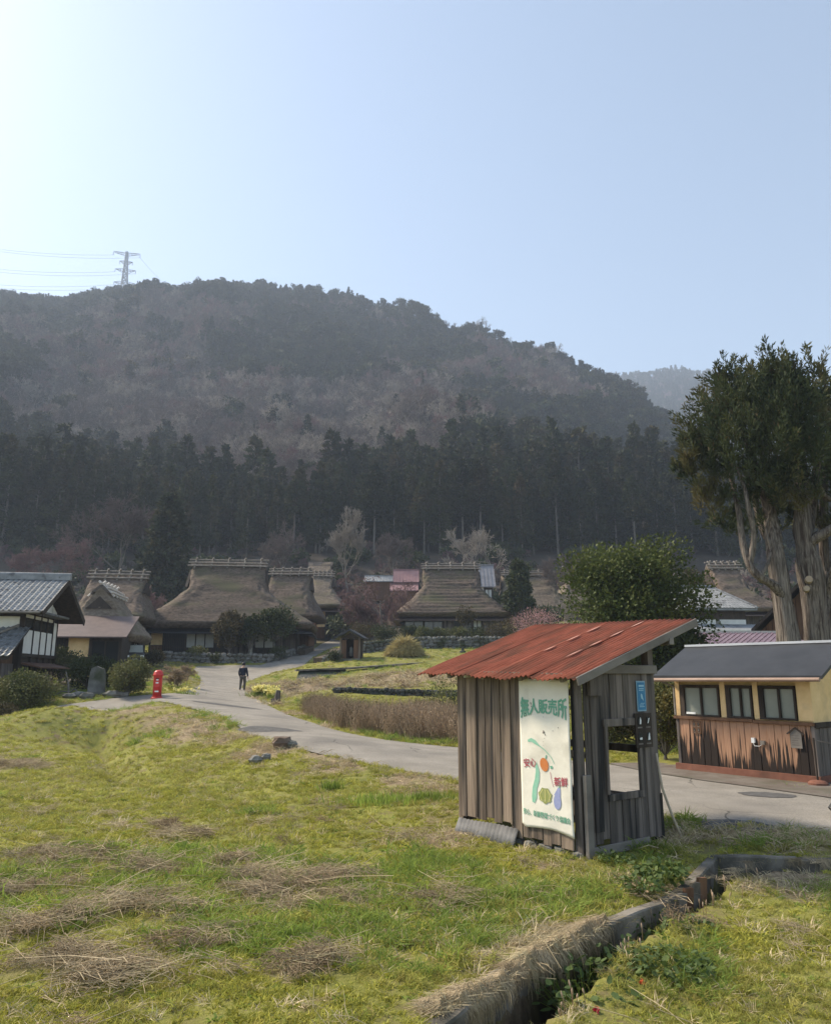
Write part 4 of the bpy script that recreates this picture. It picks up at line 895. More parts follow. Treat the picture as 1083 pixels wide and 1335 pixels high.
    C = np.concatenate(C); D = np.concatenate(D); n = len(C)
    sz = g.uniform(.10, .26, n); V, F_ = leaves(C, D, sz, sz * .26, g)
    m = (g.random(n) < .05).astype(int)
    link('crown', mesh_np('crown', V, F_, [M['cedar_giant'], M['leaf_rust']], m), t); print('giant leaves', n)
M['cedar_giant'] = pmat('cedar_giant', (.028, .042, .018), (.080, .095, .036), .9, .85, bump=0, trans=.22, c3=(.13, .105, .04), s3=.45, t3=(.52, .72), detail=4)
giant()
# ---------------------------------------------------------------- buildings
def thatch_roof(root, a0, b0, z0, z1, ar, tg=.58, mat='thatch', courses=14, cx=0, cy=0, th=.45, seed=0, conc=1.25, cap=True, logs=5, poles=3, name='thatch_roof', logmat='log', tilt=0, step=.05, sh=0):
    K = courses * 3; nA = 96; V = []; rr = random.Random(seed)
    def ring(a, b, z, jz=0):
        for i in range(nA):
            c, s = math.cos(2 * math.pi * i / nA), math.sin(2 * math.pi * i / nA); e = 1 / 4.4
            x = a * math.copysign(abs(c) ** e, c); y = b * math.copysign(abs(s) ** e, s)
            n = mnoise.noise((x * .7 + seed, y * .7, z * .9)) * .13 + mnoise.noise((x * 3 + seed, y * 3, z * 3)) * .09
            V.append((cx + sh * max(0, (z - z0) / (z1 - z0)) + x + n * c, cy + y + n * s, z + jz * n))
    def prof(t):
        a = ar * 1.04 + (a0 - ar * 1.04) * max(0, 1 - t / tg) ** conc if t < tg else ar * 1.04 - .04 * ar * (t - tg) / (1 - tg)
        b = b0 * (1 - t) ** 1.06 + .22; return a, b
    a, b = prof(0)
    ring(a - 1.1, b - 1.1, z0 - th * .75); ring(a - .22, b - .22, z0 - th); ring(a - .02, b - .02, z0 - th * .25, 1)
    for k in range(K + 1):
        t = k / K; a, b = prof(t); f = (t * courses) % 1; o = step * (1 - f) if k < K else 0
        ring(a + o, b + o, z0 + (z1 - z0) * t, .5)
    nr = len(V) // nA
    F_ = [(i * nA + j, i * nA + (j + 1) % nA, (i + 1) * nA + (j + 1) % nA, (i + 1) * nA + j) for i in range(nr - 1) for j in range(nA)]
    F_ += [tuple((nr - 1) * nA + j for j in range(nA)), tuple(range(nA))[::-1]]
    me = bpy.data.meshes.new(name); me.from_pydata(V, [], F_); me.materials.append(M[mat]); me.polygons.foreach_set('use_smooth', [f % nA >= 0 and True for f in range(len(F_))]); me.update()
    r = link(name, me, root)
    cx = cx + sh; zt = z0 + (z1 - z0) * tg; bt = prof(tg)[1]
    for s in (-1, 1):      # little triangular gable at each end; dark panel stands in for shaded recess
        m = MB(); x0 = s * (ar * 1.04 - .12); x1 = s * (ar * 1.04 + .12)
        bb = bt - .55
        m.prism([(cy - bb, zt + .12), (cy + bb, zt + .12), (cy, z1 - .75)], 'x', cx + min(x0, x1), cx + max(x0, x1)); m.build('gable_shade_panel', M['dark_wood'], r)
    if cap:
        m = MB(); L = ar + .12; hc = .55
        m.prism([(cy - .75, z1 - hc), (cy - .10, z1 + .12), (cy + .10, z1 + .12), (cy + .75, z1 - hc), (cy + .55, z1 - hc), (cy, z1 - .1), (cy - .55, z1 - hc)], 'x', cx - L, cx + L); m.build('ridge_cover', M['bark_cap'], root)
    if logs:
        for i in range(logs):
            x = cx - ar * .9 + 1.8 * ar * i / (logs - 1); m = MB()
            for s in (-1, 1): m.tube([(x + s * .05, cy - s * .24, z1 + .42), (x + s * .05 - .12 * 0, cy + s * .95, z1 - .72)], .095, 6)
            m.build('ridge_log', M[logmat], root)
        for q in range(poles):
            m = MB(); y, z = [(0, z1 + .24), (-.55, z1 - .12), (-.85, z1 - .45)][q]
            m.tube([(cx - ar - .35, cy + y, z), (cx, cy + y - .02, z + random.uniform(-.04, .04)), (cx + ar + .35, cy + y, z + random.uniform(-.05, .05))], .075, 6); m.build('ridge_pole', M[logmat], root)
    return r
def bays(root, x0, x1, y, z0, z1, kinds, depth=.06, post=.16):
    """front wall split into bays; the front faces -y"""
    tot = sum(k[1] for k in kinds); x = x0
    def P_(xx):
        m = MB(); m.box(xx - post / 2, xx + post / 2, y - depth - .05, y + .02, z0, z1); m.build('post', M['dark_wood'], root)
    P_(x0)
    for kind, wd in kinds:
        xe = x + (x1 - x0) * wd / tot; a, b = x + post / 2, xe - post / 2; h = z1 - z0
        if kind == 'yellow':
            MB().box(a, b, y - .03, y, z0 + h * .42, z1).build('plaster_panel', M['yellow_plaster'], root)
            n = max(2, int((b - a) / .3))
            for i in range(n): MB().box(a + (b - a) * i / n + .01, a + (b - a) * (i + 1) / n - .01, y - .06 - .01 * (i % 2), y, z0, z0 + h * .40).build('board', M['brown_wood'], root)
        elif kind == 'lattice':
            f = MB().box(a, b, y - .02, y, z0, z1).build('lattice_door', M['black'], root); m = MB(); n = int((b - a) / .16)
            for i in range(1, n): m.box(a + (b - a) * i / n - .02, a + (b - a) * i / n + .02, y - .05, y - .022, z0 + .05, z1 - .05)
            for zz in (.33, .66): m.box(a, b, y - .054, y - .023, z0 + h * zz - .03, z0 + h * zz + .03)
            m.build('lattice', M['dark_wood'], f)
        elif kind in ('white', 'pale', 'glass'):
            mt = {'white': 'shoji', 'pale': 'glass_pale', 'glass': 'glass_dark'}[kind]
            n = max(2, round((b - a) / .95)); zb = z0 + h * (.30 if kind == 'white' else .12)
            MB().box(a, b, y - .04, y, z0, zb - .03).build('board', M['dark_wood'], root)
            for i in range(n):
                p0, p1 = a + (b - a) * i / n, a + (b - a) * (i + 1) / n
                fr = MB()
                for q in ((p0, p0 + .05, zb, z1 - .25), (p1 - .05, p1, zb, z1 - .25), (p0 + .05, p1 - .05, zb, zb + .05), (p0 + .05, p1 - .05, z1 - .30, z1 - .25)): fr.box(q[0], q[1], y - .07, y - .02, q[2], q[3])
                f = fr.build('window', M['dark_wood'], root)
                MB().box(p0 + .05, p1 - .05, y - .04, y - .025, zb + .05, z1 - .30).build('pane', M[mt], f)
            MB().box(a, b, y - .05, y, z1 - .24, z1).build('lintel', M['dark_wood'], root)
        elif kind == 'plaster': MB().box(a, b, y - .03, y, z0, z1).build('plaster_panel', M['white_plaster'], root)
        elif kind == 'board':
            n = max(2, int((b - a) / .35))
            for i in range(n): MB().box(a + (b - a) * i / n + .01, a + (b - a) * (i + 1) / n - .01, y - .04 - .01 * (i % 2), y, z0, z1).build('board', M['dark_old_wood'], root)
        elif kind == 'open': pass
        x = xe; P_(x)
def skirt(root, a0, b0, a1, b1, z0, z1, mat, cx=0, cy=0, name='pent_roof'):
    m = MB(); o = [(cx - a0, cy - b0, z0), (cx + a0, cy - b0, z0), (cx + a0, cy + b0, z0), (cx - a0, cy + b0, z0)]; i_ = [(cx - a1, cy - b1, z1), (cx + a1, cy - b1, z1), (cx + a1, cy + b1, z1), (cx - a1, cy + b1, z1)]
    lo = [(x, y, z - .09) for x, y, z in o]; li = [(x, y, z - .09) for x, y, z in i_]
    m.add(o + i_ + lo + li, [(k, (k + 1) % 4, 4 + (k + 1) % 4, 4 + k) for k in range(4)] + [(8 + k, 12 + k, 12 + (k + 1) % 4, 8 + (k + 1) % 4) for k in range(4)] + [(k, 8 + k, 8 + (k + 1) % 4, (k + 1) % 4) for k in range(4)], 0)
    return m.build(name, mat, root)

# 1. the largest thatched house
Y0 = 71.5; c = PX(291, 858, Y0)
h1 = thing('thatched_house', 'largest thatched farmhouse with log ridge and yellow plaster panel, above the road', 'house', (c.x, c.y, G(c.x, c.y) - .05), R(5)); zb = h1.location.z
zE = PX(300, 812, 70).z - zb; zR = PX(300, 733, 75.5).z - zb; ar = (340 - 246) / 2 / 1000 * 75.5 * .99
thatch_roof(h1, 8.3, 5.6, zE, zR, ar, tg=.56, cy=4.2, courses=11, seed=1, th=.5, conc=1.22, step=.035, sh=-.5)
skirt(h1, 8.15, 5.5, 6.4, 4.2, zE - .85, zE - .35, M['dark_metal_roof'], 0, 4.2)
MB().box(-6.6, 6.5, .35, 8.1, -.3, zE - .3).build('wall', M['dark_old_wood'], h1)
bays(h1, -6.7, 6.6, .33, 0, zE - .62, [('yellow', 1.3), ('lattice', 2.1), ('white', 2.9), ('lattice', 1.2), ('board', 2.0), ('plaster', .6), ('white', 2.0), ('board', 2.2)])
MB().box(-6.9, 6.8, -.35, .3, -.25, .12).build('stone_step', M['stone'], h1)
# 2. house behind on its right
def back_house(u0, u1, vR, vE, Y, lab, ridge=(None, None), bodyh=2.4, seed=0, depth=4.6, mat='thatch', tg=.55, skirtmat=None, kinds=None, rz=0, logs=5, cap=True, courses=10, step=.03):
    uc = (u0 + u1) / 2; c = PX(uc, vE, Y); zE = c.z - .2; zg = G(c.x, c.y); zg = min(zg, zE - bodyh) if zE - zg < bodyh or zE - zg > 4.5 else zg
    zg = zE - max(bodyh, min(zE - G(c.x, c.y), 4.5))
    t = thing('thatched_house', lab, 'house', (c.x, c.y, zg), rz); s = Y / 1000 / 1.0
    a0 = (u1 - u0) / 2 * s; zR = PX(uc, vR, Y + depth).z; r0, r1 = ridge
    ar = (r1 - r0) / 2 * s * (1 + depth / Y); cxo = ((r0 + r1) / 2 - uc) * s
    thatch_roof(t, a0, depth, zE - zg, zR - zg, ar, tg=tg, cx=0, cy=depth - .3, courses=courses, seed=seed, th=.4, mat=mat, logs=logs, cap=cap, step=step)
    if skirtmat: skirt(t, a0 * .99, depth - .05, a0 - 1.3, depth - 1.3, zE - zg - .75, zE - zg - .28, M[skirtmat], 0, depth - .3)
    MB().box(-a0 + 1.2, a0 - 1.2, .95, 2 * depth - 1.6, -.6, zE - zg - .2).build('wall', M['dark_old_wood'], t)
    if kinds: bays(t, -a0 + 1.2, a0 - 1.2, .93, 0, zE - zg - .5, kinds)
    return t
back_house(325, 416, 745, 800, 84, 'thatched farmhouse half hidden behind the right end of the largest one', ridge=(341, 392), seed=2, kinds=[('board', 2), ('white', 1), ('board', 1)])
back_house(382, 450, 748, 787, 97, 'narrow grey thatched roof beside the uphill lane, third behind the largest house', ridge=(391, 415), seed=3, skirtmat='purple_roof', kinds=[('board', 1), ('yellow', 1.2), ('lattice', 1)], mat='thatch_pale')
back_house(388, 438, 734, 760, 118, 'farthest thatched roof up the lane, above the narrow grey one', ridge=(398, 428), seed=4, logs=0, mat='thatch_pale', kinds=[('plaster', 1), ('board', 1), ('plaster', 1)])
# second big house with stepped thatch
t2 = back_house(513, 668, 738, 797, 86, 'thatched farmhouse with stepped roof and rail like ridge, right of centre', ridge=(548, 618), seed=5, skirtmat='purple_roof', courses=15, step=.10,
           kinds=[('glass', 2), ('glass', 2), ('board', 1), ('glass', 2), ('white', 1), ('board', 2)], depth=5.0, bodyh=3.2)
# left background thatched
back_house(88, 188, 749, 800, 64, 'dark thatched farmhouse behind the thatched gable on the left', ridge=(100, 166), seed=6, rz=.16, tg=.52)
# yellow walled thatched house with its gable towards the camera
c = on(119, 862, 56); h3 = thing('thatched_house', 'thatched house with forward gable, yellow wall and pale ridge logs, left of the largest', 'house', c, R(98)); zb = c.z
zE = PX(140, 826, 57).z - zb; zR = PX(125, 768, 59).z - zb
thatch_roof(h3, 4.0, 2.7, zE - .1, zR, 2.3, tg=.5, mat='thatch_pale', cx=3.4, cy=0, courses=9, seed=8, th=.5, logmat='pale_metal', conc=1.2)
MB().box(.2, 6.6, -2.0, 2.0, -.4, zE - .1).build('wall', M['dark_old_wood'], h3)
c = PX(104, 866, 53.5); h3b = thing('annex', 'low lean-to of the thatched house with brown metal roof and bright yellow wall panel', 'annex', (c.x, c.y, G(c.x, c.y)), R(8))
zt = PX(118, 826, 54).z - h3b.location.z
MB().box(-1.9, 2.6, 0.02, 3, -.3, zt - .1).build('wall', M['dark_wood'], h3b)
bays(h3b, -1.9, 2.6, 0, 0, zt - .25, [('lattice', 1.1), ('yellow', 1.7), ('glass', 2.2)])
m = MB(); m.prism([(-.7, zt - .35), (3.0, zt + 1.3), (3.0, zt + 1.4), (-.7, zt - .25)], 'x', -2.1, 3.1); m.build('metal_roof', M['purple_roof'], h3b)
bays(h3, .4, 6.6, -2.02, 0, zE - .3, [('glass', 1), ('board', 1), ('white', 1), ('board', 1)])
# parked car under the eave
def car(loc, rz, lab):
    t = thing('parked_car', lab, 'car', loc, rz)
    m = MB(); m.prism([(-1.65, .3), (1.65, .3), (1.7, .75), (1.35, .95), (.95, 1.55), (-1.45, 1.62), (-1.68, 1.0)], 'y', -.72, .72); o = m.build('body', M['black'], t); bevel(o, .06, 2)
    m = MB(); m.prism([(1.34, .99), (1.39, .97), (1.0, 1.5), (.94, 1.5)], 'y', -.6, .6); m.build('windscreen', M['glass_pale'], t)
    for s in (-1, 1): MB().prism([(-1.3, 1.0), (1.15, 1.0), (.85, 1.48), (-1.25, 1.52)], 'y', s * .73 - .006, s * .73 + .006).build('side_window', M['glass_dark'], t)
    for s in (-1, 1): MB().box(1.68, 1.72, s * .5 - .12, s * .5 + .12, .62, .76).build('headlight', M['white_paint'], t)
    MB().box(1.69, 1.72, -.17, .17, .42, .52).build('number_plate', M['white_paint'], t)
    for x in (-1.05, 1.05):
        for s in (-1, 1):
            w_ = MB(); w_.tube([(x, s * .58, .29), (x, s * .76, .29)], .29, 16); o = w_.build('wheel', M['black'], t)
            MB().tube([(x, s * .762, .29), (x, s * .775, .29)], .16, 12).build('rim', M['steel'], o)
car(on(171, 862, 58), R(-62), 'small black car parked under the eave beside the largest thatched house')
# small shed with red roof by the lane
def shed_box(u, v, Y, wd, dp, h, lab, roof='rust_roof', wall='brown_wood', rz=0, name='storage_shed', pitch=.35, ov=.3, cat='shed'):
    c = on(u, v, Y); t = thing(name, lab, cat, c, rz)
    n = int(wd / .35)
    for i in range(n): MB().box(-wd / 2 + wd * i / n + .01, -wd / 2 + wd * (i + 1) / n - .01, -.02 - .015 * (i % 2), .03, 0, h).build('board', M[wall], t)
    MB().box(-wd / 2 + .02, wd / 2 - .02, .03, dp, -.3, h).build('wall', M[wall], t)
    MB().prism([(-ov, h - .05), (dp / 2, h + pitch * dp / 2), (dp + ov, h - .05), (dp + ov, h + .03), (dp / 2, h + pitch * dp / 2 + .09), (-ov, h + .03)], 'x', -wd / 2 - ov, wd / 2 + ov).build('roof', M[roof], t)
    for s in (-1, 1): MB().prism([(.05, h - .02), (dp - .05, h - .02), (dp / 2, h + pitch * dp / 2 - .06)], 'x', s * (wd / 2 - .06) - .03, s * (wd / 2 - .06) + .03).build('gable', M[wall], t)
    return t
shed_box(388, 846, 78.5, 2.3, 2.0, 2.5, 'small wooden storehouse with red metal roof where the lane starts', rz=-.15)
# metal and tile roofed houses far behind
def gable_house(u0, u1, vR, vE, Y, lab, roof, wall='white_plaster', dp=6, rz=0, body=2.6, sid=False, cat='house', kinds=None):
    uc = (u0 + u1) / 2; c = PX(uc, vE, Y); zg = c.z - body; t = thing('metal_roofed_house', lab, cat, (c.x, c.y, zg), rz); w_ = (u1 - u0) / 1000 * Y
    zR = PX(uc, vR, Y + dp / 2).z - zg
    MB().box(-w_ / 2 + .4, w_ / 2 - .4, .4, dp - .4, -1.5, body).build('wall', M[wall], t)
    if kinds: bays(t, -w_ / 2 + .4, w_ / 2 - .4, .38, 0, body - .05, kinds)
    MB().prism([(0, body - .05), (dp / 2, zR - .1), (dp, body - .05), (dp, body + .05), (dp / 2, zR), (0, body + .05)], 'x', -w_ / 2, w_ / 2).build('roof', M[roof], t)
    m = MB(); n = int(w_ / .45)
    for i in range(n + 1):
        x = -w_ / 2 + w_ * i / n
        m.bar((x, -.01, body + .07), (x, dp / 2, zR + .02), .04, .05)
    tag(m.build('standing_seam', M[roof], t), kind='stuff')
    MB().box(-w_ / 2 - .05, w_ / 2 + .05, dp / 2 - .12, dp / 2 + .12, zR - .02, zR + .12).build('ridge_cap', M[roof], t)
    for s in (-1, 1): MB().prism([(.45, body), (dp - .45, body), (dp / 2, zR - .15)], 'x', s * (w_ / 2 - .45) - .04, s * (w_ / 2 - .45) + .04).build('gable', M[wall], t)
    return t
gable_house(512, 546, 743, 759, 112, 'house with dull pink metal roof left of the stepped thatched roof', 'pink_roof', 'brown_wood')
gable_house(508, 545, 762, 770, 104, 'lower pinkish metal roof below the dull pink one', 'pink_roof', 'brown_wood', dp=4)
gable_house(474, 512, 751, 758, 112, 'low house with pale grey roof between the lane and the pink roof', 'tile_pale', 'brown_wood', dp=5, body=1.3)
gable_house(617, 646, 737, 765, 100, 'house with grey ribbed metal roof against the right end of the stepped thatch', 'grey_roof', 'white_plaster', dp=5, kinds=[('plaster', 1), ('white', 1)])
back_house(648, 742, 747, 790, 99, 'thatched house behind the cone shaped evergreen', ridge=(652, 718), seed=9, mat='thatch_pale')
back_house(722, 790, 742, 785, 108, 'thatched house half hidden by the broadleaf tree', ridge=(738, 765), seed=10, mat='thatch_pale', logs=3)
back_house(905, 1030, 737, 790, 78, 'thatched house seen between broadleaf tree and giant cedar trunks', ridge=(930, 968), seed=11, tg=.4, skirtmat='purple_roof')

# tile rows helper: a sloped rectangle of overlapping pantiles
def tiles(p00, p10, p01, p11, nx_, ny_, amp=.035, lift=.035, k=4):
    """p00-p10 eave edge, p01-p11 ridge edge; returns a bmesh-like MB of stepped wavy courses"""
    m = MB(); p00, p10, p01, p11 = map(Vector, (p00, p10, p01, p11)); nrm = (p10 - p00).cross(p01 - p00).normalized()
    def pt(s, t, o): a = p00.lerp(p10, s); b = p01.lerp(p11, s); return a.lerp(b, t) + nrm * o
    for j in range(ny_):
        t0, t1 = j / ny_, (j + 1) / ny_; vs = []; nn = nx_ * k
        for i in range(nn + 1):
            s = i / nn; wv = amp * math.cos(2 * math.pi * s * nx_); r = random.uniform(-.004, .004)
            vs += [pt(s, t0, -.02 + wv), pt(s, t0, lift + wv + r), pt(s, min(t1 + .02, 1), wv + .002 + r)]
        f = []
        for i in range(nn):
            a, b = i * 3, (i + 1) * 3; f += [(a, b, b + 1, a + 1), (a + 1, b + 1, b + 2, a + 2)]
        m.add(vs, f)
    return m
# left two storey tiled house
c = PX(20, 905, 39.4); c.z = G(c.x, c.y); lh = thing('tiled_house', 'two storey white plastered house with grey tiled roof at the left edge', 'house', c, R(9))
def Zl(v, Y): return PX(40, v, Y).z - c.z
zEv = Zl(793, 38.6); zRd = Zl(754, 42); D = 6.1; XL = -13
hy = D / 2
MB().box(XL, -.02, .02, D - .6, -.2, zEv + .1).build('wall', M['dark_wood'], lh)
slab = [(-.8, zEv - .30), (hy, zRd - .28), (D + .8, zEv - .30), (D + .8, zEv - .12), (hy, zRd - .10), (-.8, zEv - .12)]
MB().prism(slab, 'x', XL, 1.15).build('roof', M['dark_wood'], lh)
r_ = [o for o in lh.children if o.name.startswith('roof')][0]
tag(tiles((XL, -.95, zEv - .12), (1.25, -.95, zEv - .12), (XL, hy, zRd - .02), (1.25, hy, zRd - .02), 52, 16).build('roof_tiles', M['tile_pale'], r_), kind='stuff')
tag(tiles((1.25, D + .95, zEv - .12), (XL, D + .95, zEv - .12), (1.25, hy, zRd - .02), (XL, hy, zRd - .02), 52, 16).build('roof_tiles', M['tile_pale'], r_), kind='stuff')
m = MB(); m.box(XL, 1.3, hy - .16, hy + .16, zRd - .05, zRd + .22); m.tube([(XL, hy, zRd + .25), (1.32, hy, zRd + .25)], .11, 8); m.build('ridge_tiles', M['tile_pale'], lh)
for s, e in ((-.95, 'verge_board'), (D + .95, 'verge_board')): MB().bar((1.2, s, zEv - .26), (1.2, hy, zRd - .14), .07, .26).build(e, M['dark_wood'], lh)
MB().tube([(XL, -1.0, zEv - .2), (1.1, -1.0, zEv - .2)], .06, 8).build('gutter', M['grey_wood'], lh)
# gable end: white plaster panels between posts
y = .25
for a, b in ((.9, 2.15), (2.3, 3.35), (3.5, 4.6), (4.75, 5.5)):
    def zz(q): return zEv + .05 + (zRd - zEv - .55) * (1 - abs(q - hy) / hy) - .1
    z0_ = zEv + .12
    MB().prism([(a, z0_), (b, z0_), (b, max(z0_ + .05, zz(b))), ((a + b) / 2, max(z0_ + .05, zz((a + b) / 2))), (a, max(z0_ + .05, zz(a)))], 'x', .0, .05).build('plaster_panel', M['white_plaster'], lh)
MB().box(.0, .75, .0, D - .6, zEv - .12, zEv - .02).build('gable_pent_roof', M['tile'], lh)
z2 = Zl(851, 39); z3 = Zl(807, 39)
for a, b in ((.2, 1.55), (1.7, 2.75), (2.88, 3.85), (3.98, 4.9), (5.05, 5.7)):
    top = zEv - .35 if a > 5 else z2 + (zEv - z2) * .55
    MB().box(.0, .05, a, b, z2, top).build('plaster_panel', M['white_plaster'], lh)
    if a <= 5: MB().box(.0, .03, a, b, top + .06, top + .55).build('window', M['glass_dark'], lh)
    if a <= 5: MB().box(.0, .045, a, b, top + .62, zEv - .2).build('plaster_panel', M['white_plaster'], lh)
for yy in (.1, 1.62, 2.81, 3.91, 4.97, 5.78): MB().box(-.05, .09, yy - .05, yy + .05, 0, zEv - .1).build('post', M['dark_wood'], lh)
MB().box(-.05, .12, 0, 5.8, z2 - .18, z2 - .02).build('beam', M['dark_wood'], lh)
# front, upper storey
for a, b, mt in ((-13, -11.2, 'white_plaster'), (-6.2, -3.55, 'glass_dark'), (-3.4, -.15, 'white_plaster'), (-11, -6.4, 'white_plaster')):
    MB().box(a, b, -.03, .02, Zl(822, 39), zEv - .35).build('window' if mt[0] == 'g' else 'plaster_panel', M[mt], lh)
# lower front wing with tiled pent roof
zp0 = Zl(856, 37); zp1 = Zl(818, 39)
m = MB().prism([(-2.6, zp0 - .14), (.0, zp1 - .14), (.0, zp1), (-2.6, zp0)], 'x', -13, .35)
pr = m.build('pent_roof', M['dark_wood'], lh)
tag(tiles((-13, -2.7, zp0 + .03), (.45, -2.7, zp0 + .03), (-13, .0, zp1 + .05), (.45, .0, zp1 + .05), 50, 9).build('roof_tiles', M['tile'], pr), kind='stuff')
MB().tube([(-2.6, -2.62, zp0 + .15), (-1.3, -1.3, (zp0 + zp1) / 2 + .13), (-.15, -.05, zp1 + .14)], .07, 8).build('downpipe', M['log'], lh)
MB().box(-13, -.3, -1.7, -.0, -.2, zp0 + .15).build('lower_wall', M['brown_wood'], lh)
bays(lh, -4.4, -.35, -1.72, 0, zp0 - .1, [('board', 1.3), ('glass', 1.8), ('lattice', 1.2)])
for i in range(4): MB().box(-.28, -.22, -1.6 + i * .4, -1.22 + i * .4, .1, zp0 - .3).build('board', M['dark_old_wood'], lh)
# lower right end: door, small awning, tan end wall
MB().prism([(0.05, z2 - .55), (1.0, z2 - .75), (1.0, z2 - .68), (.05, z2 - .45)], 'y', .2, 5.6).build('awning', M['brown_metal'], lh)
m = MB()
for a in (1.2, 2.35):
    f = MB().box(.05, .1, a, a + 1.0, .5, z2 - 1.0).build('window', M['dark_wood'], lh); MB().box(.1, .112, a + .07, a + .93, .9, z2 - 1.1).build('curtain', M['shoji'], f)
MB().box(.0, .06, 4.3, 5.6, .0, z2 - .9).build('plaster_panel', M['tan'], lh)
MB().prism([(-1.9, 1.78), (-2.7, 1.6), (-2.7, 1.66), (-1.9, 1.86)], 'x', -3.6, -.9).build('awning', M['brown_metal'], lh)

# right tiled house behind the washroom
c = PX(944, 812, 62); c.z = c.z - 1.2; rh = thing('tiled_house', 'white walled house with pale grey tiled roof right of the broadleaf tree', 'house', c, R(6))
def Zr(v, Y): return PX(944, v, Y).z - c.z
w_ = 3.6; zE, zR = Zr(792, 61), Zr(766, 64.5)
MB().box(-w_ + .6, w_ - 1.5, .5, 5.6, -2, zE + .1).build('wall', M['dark_wood'], rh)
V = [(-w_, -.3, zE), (w_ - .9, -.3, zE), (w_ - .9, 6.3, zE), (-w_, 6.3, zE), (-w_ + .2, 3, zR), (w_ - 2.9, 3, zR)]
m = MB(); m.add(V + [(x, y, z - .15) for x, y, z in V[:4]], [(0, 1, 5, 4), (1, 2, 5), (2, 3, 4, 5), (3, 0, 4), (0, 6, 7, 1), (1, 7, 8, 2), (2, 8, 9, 3), (3, 9, 6, 0), (6, 9, 8, 7)]); rr_ = m.build('roof', M['tile_pale'], rh)
tag(tiles((-w_, -.36, zE + .03), (w_ - .84, -.36, zE + .03), (-w_ + .2, 3, zR + .05), (w_ - 2.9, 3, zR + .05), 24, 12, k=3).build('roof_tiles', M['tile_pale'], rr_), kind='stuff')
MB().tube([(-w_ + .2, 3, zR + .12), (w_ - 2.9, 3, zR + .12)], .14, 8).build('ridge_tiles', M['tile'], rh)
MB().tube([(w_ - 2.9, 3, zR + .1), (w_ - .9, -.3, zE + .1)], .10, 8).build('ridge_tiles', M['tile'], rh)
for a, b in ((-w_ + .65, -.35), (-.15, w_ - 1.55)): MB().box(a, b, .44, .5, Zr(815, 61), Zr(806, 61)).build('plaster_panel', M['white_plaster'], rh)
MB().box(-.5, -.1, .42, .49, Zr(813, 61), Zr(808, 61)).build('window', M['glass_dark'], rh)
z4, z5 = Zr(822, 59), Zr(814, 61)
MB().prism([(-2.2, z4), (.4, z5), (.4, z5 + .1), (-2.2, z4 + .1)], 'x', -w_, w_ + .4).build('pent_roof', M['tile_pale'], rh)
MB().box(-w_, w_ + .5, -2.35, -2.2, z4 - .1, z4 + .1).build('fascia', M['white_plaster'], rh)
MB().box(-w_ + .3, w_ - .2, -1.5, .44, -2, z4 + .1).build('lower_wall', M['white_plaster'], rh)
# purple tile roof right behind the washroom
c = PX(965, 842, 40); c.z = G(c.x, c.y); pr_ = thing('outbuilding', 'outbuilding with glossy purple brown tiles just behind the washroom roof', 'outbuilding', c, R(2))
zz0 = PX(965, 842, 40).z - c.z; zz1 = PX(965, 826, 43).z - c.z
MB().box(-3, 3.2, .5, 5, -.2, zz0).build('wall', M['dark_wood'], pr_)
q = MB().prism([(0, zz0 - .2), (3, zz1 - .1), (6, zz0 - .2), (6, zz0), (3, zz1), (0, zz0)], 'x', -3.2, 3.6).build('roof', M['dark_wood'], pr_)
tag(tiles((-3.3, -.1, zz0 + .03), (3.7, -.1, zz0 + .03), (-3.3, 3, zz1 + .04), (3.7, 3, zz1 + .04), 24, 8, amp=.05).build('roof_tiles', M['tile_purple'], q), kind='stuff')
MB().box(-3.3, 3.7, 2.9, 3.1, zz1, zz1 + .15).build('ridge_tiles', M['pale_metal'], pr_)
# dark gabled barn behind the giant cedar
c = on(1030, 850, 44); bn = thing('barn', 'dark brown barn gable behind the giant cedar trunks', 'barn', c, R(-26))
def Zb(v): return PX(1030, v, 44).z - c.z
xa = PX(984, 830, 44).x - c.x; xb = PX(1040, 760, 44).x - c.x; za, zb_ = Zb(822), Zb(762); xc = 2 * xb - xa
MB().prism([(xa + .35, -.2), (xc - .35, -.2), (xc - .35, za - .1), (xb, zb_ - .35), (xa + .35, za - .1)], 'y', .3, 6).build('wall', M['dark_wood'], bn)
for i in range(14):
    x = xa + .45 + (xc - xa - .9) * i / 14; xw = (xc - xa - .9) / 14 - .03
    def zt_(q): return za - .3 + (zb_ - za) * (1 - abs(q - xb) / (xb - xa)) - .12
    MB().prism([(x, -.1), (x + xw, -.1), (x + xw, zt_(x + xw)), (x, zt_(x))], 'y', .25 - .02 * (i % 2), .3).build('board', M['brown_wood'], bn)
MB().prism([(xa, za - .12), (xb, zb_ - .12), (xc, za - .12), (xc, za + .1), (xb, zb_ + .12), (xa, za + .1)], 'y', -.6, 6.6).build('roof', M['dark_wood'], bn)

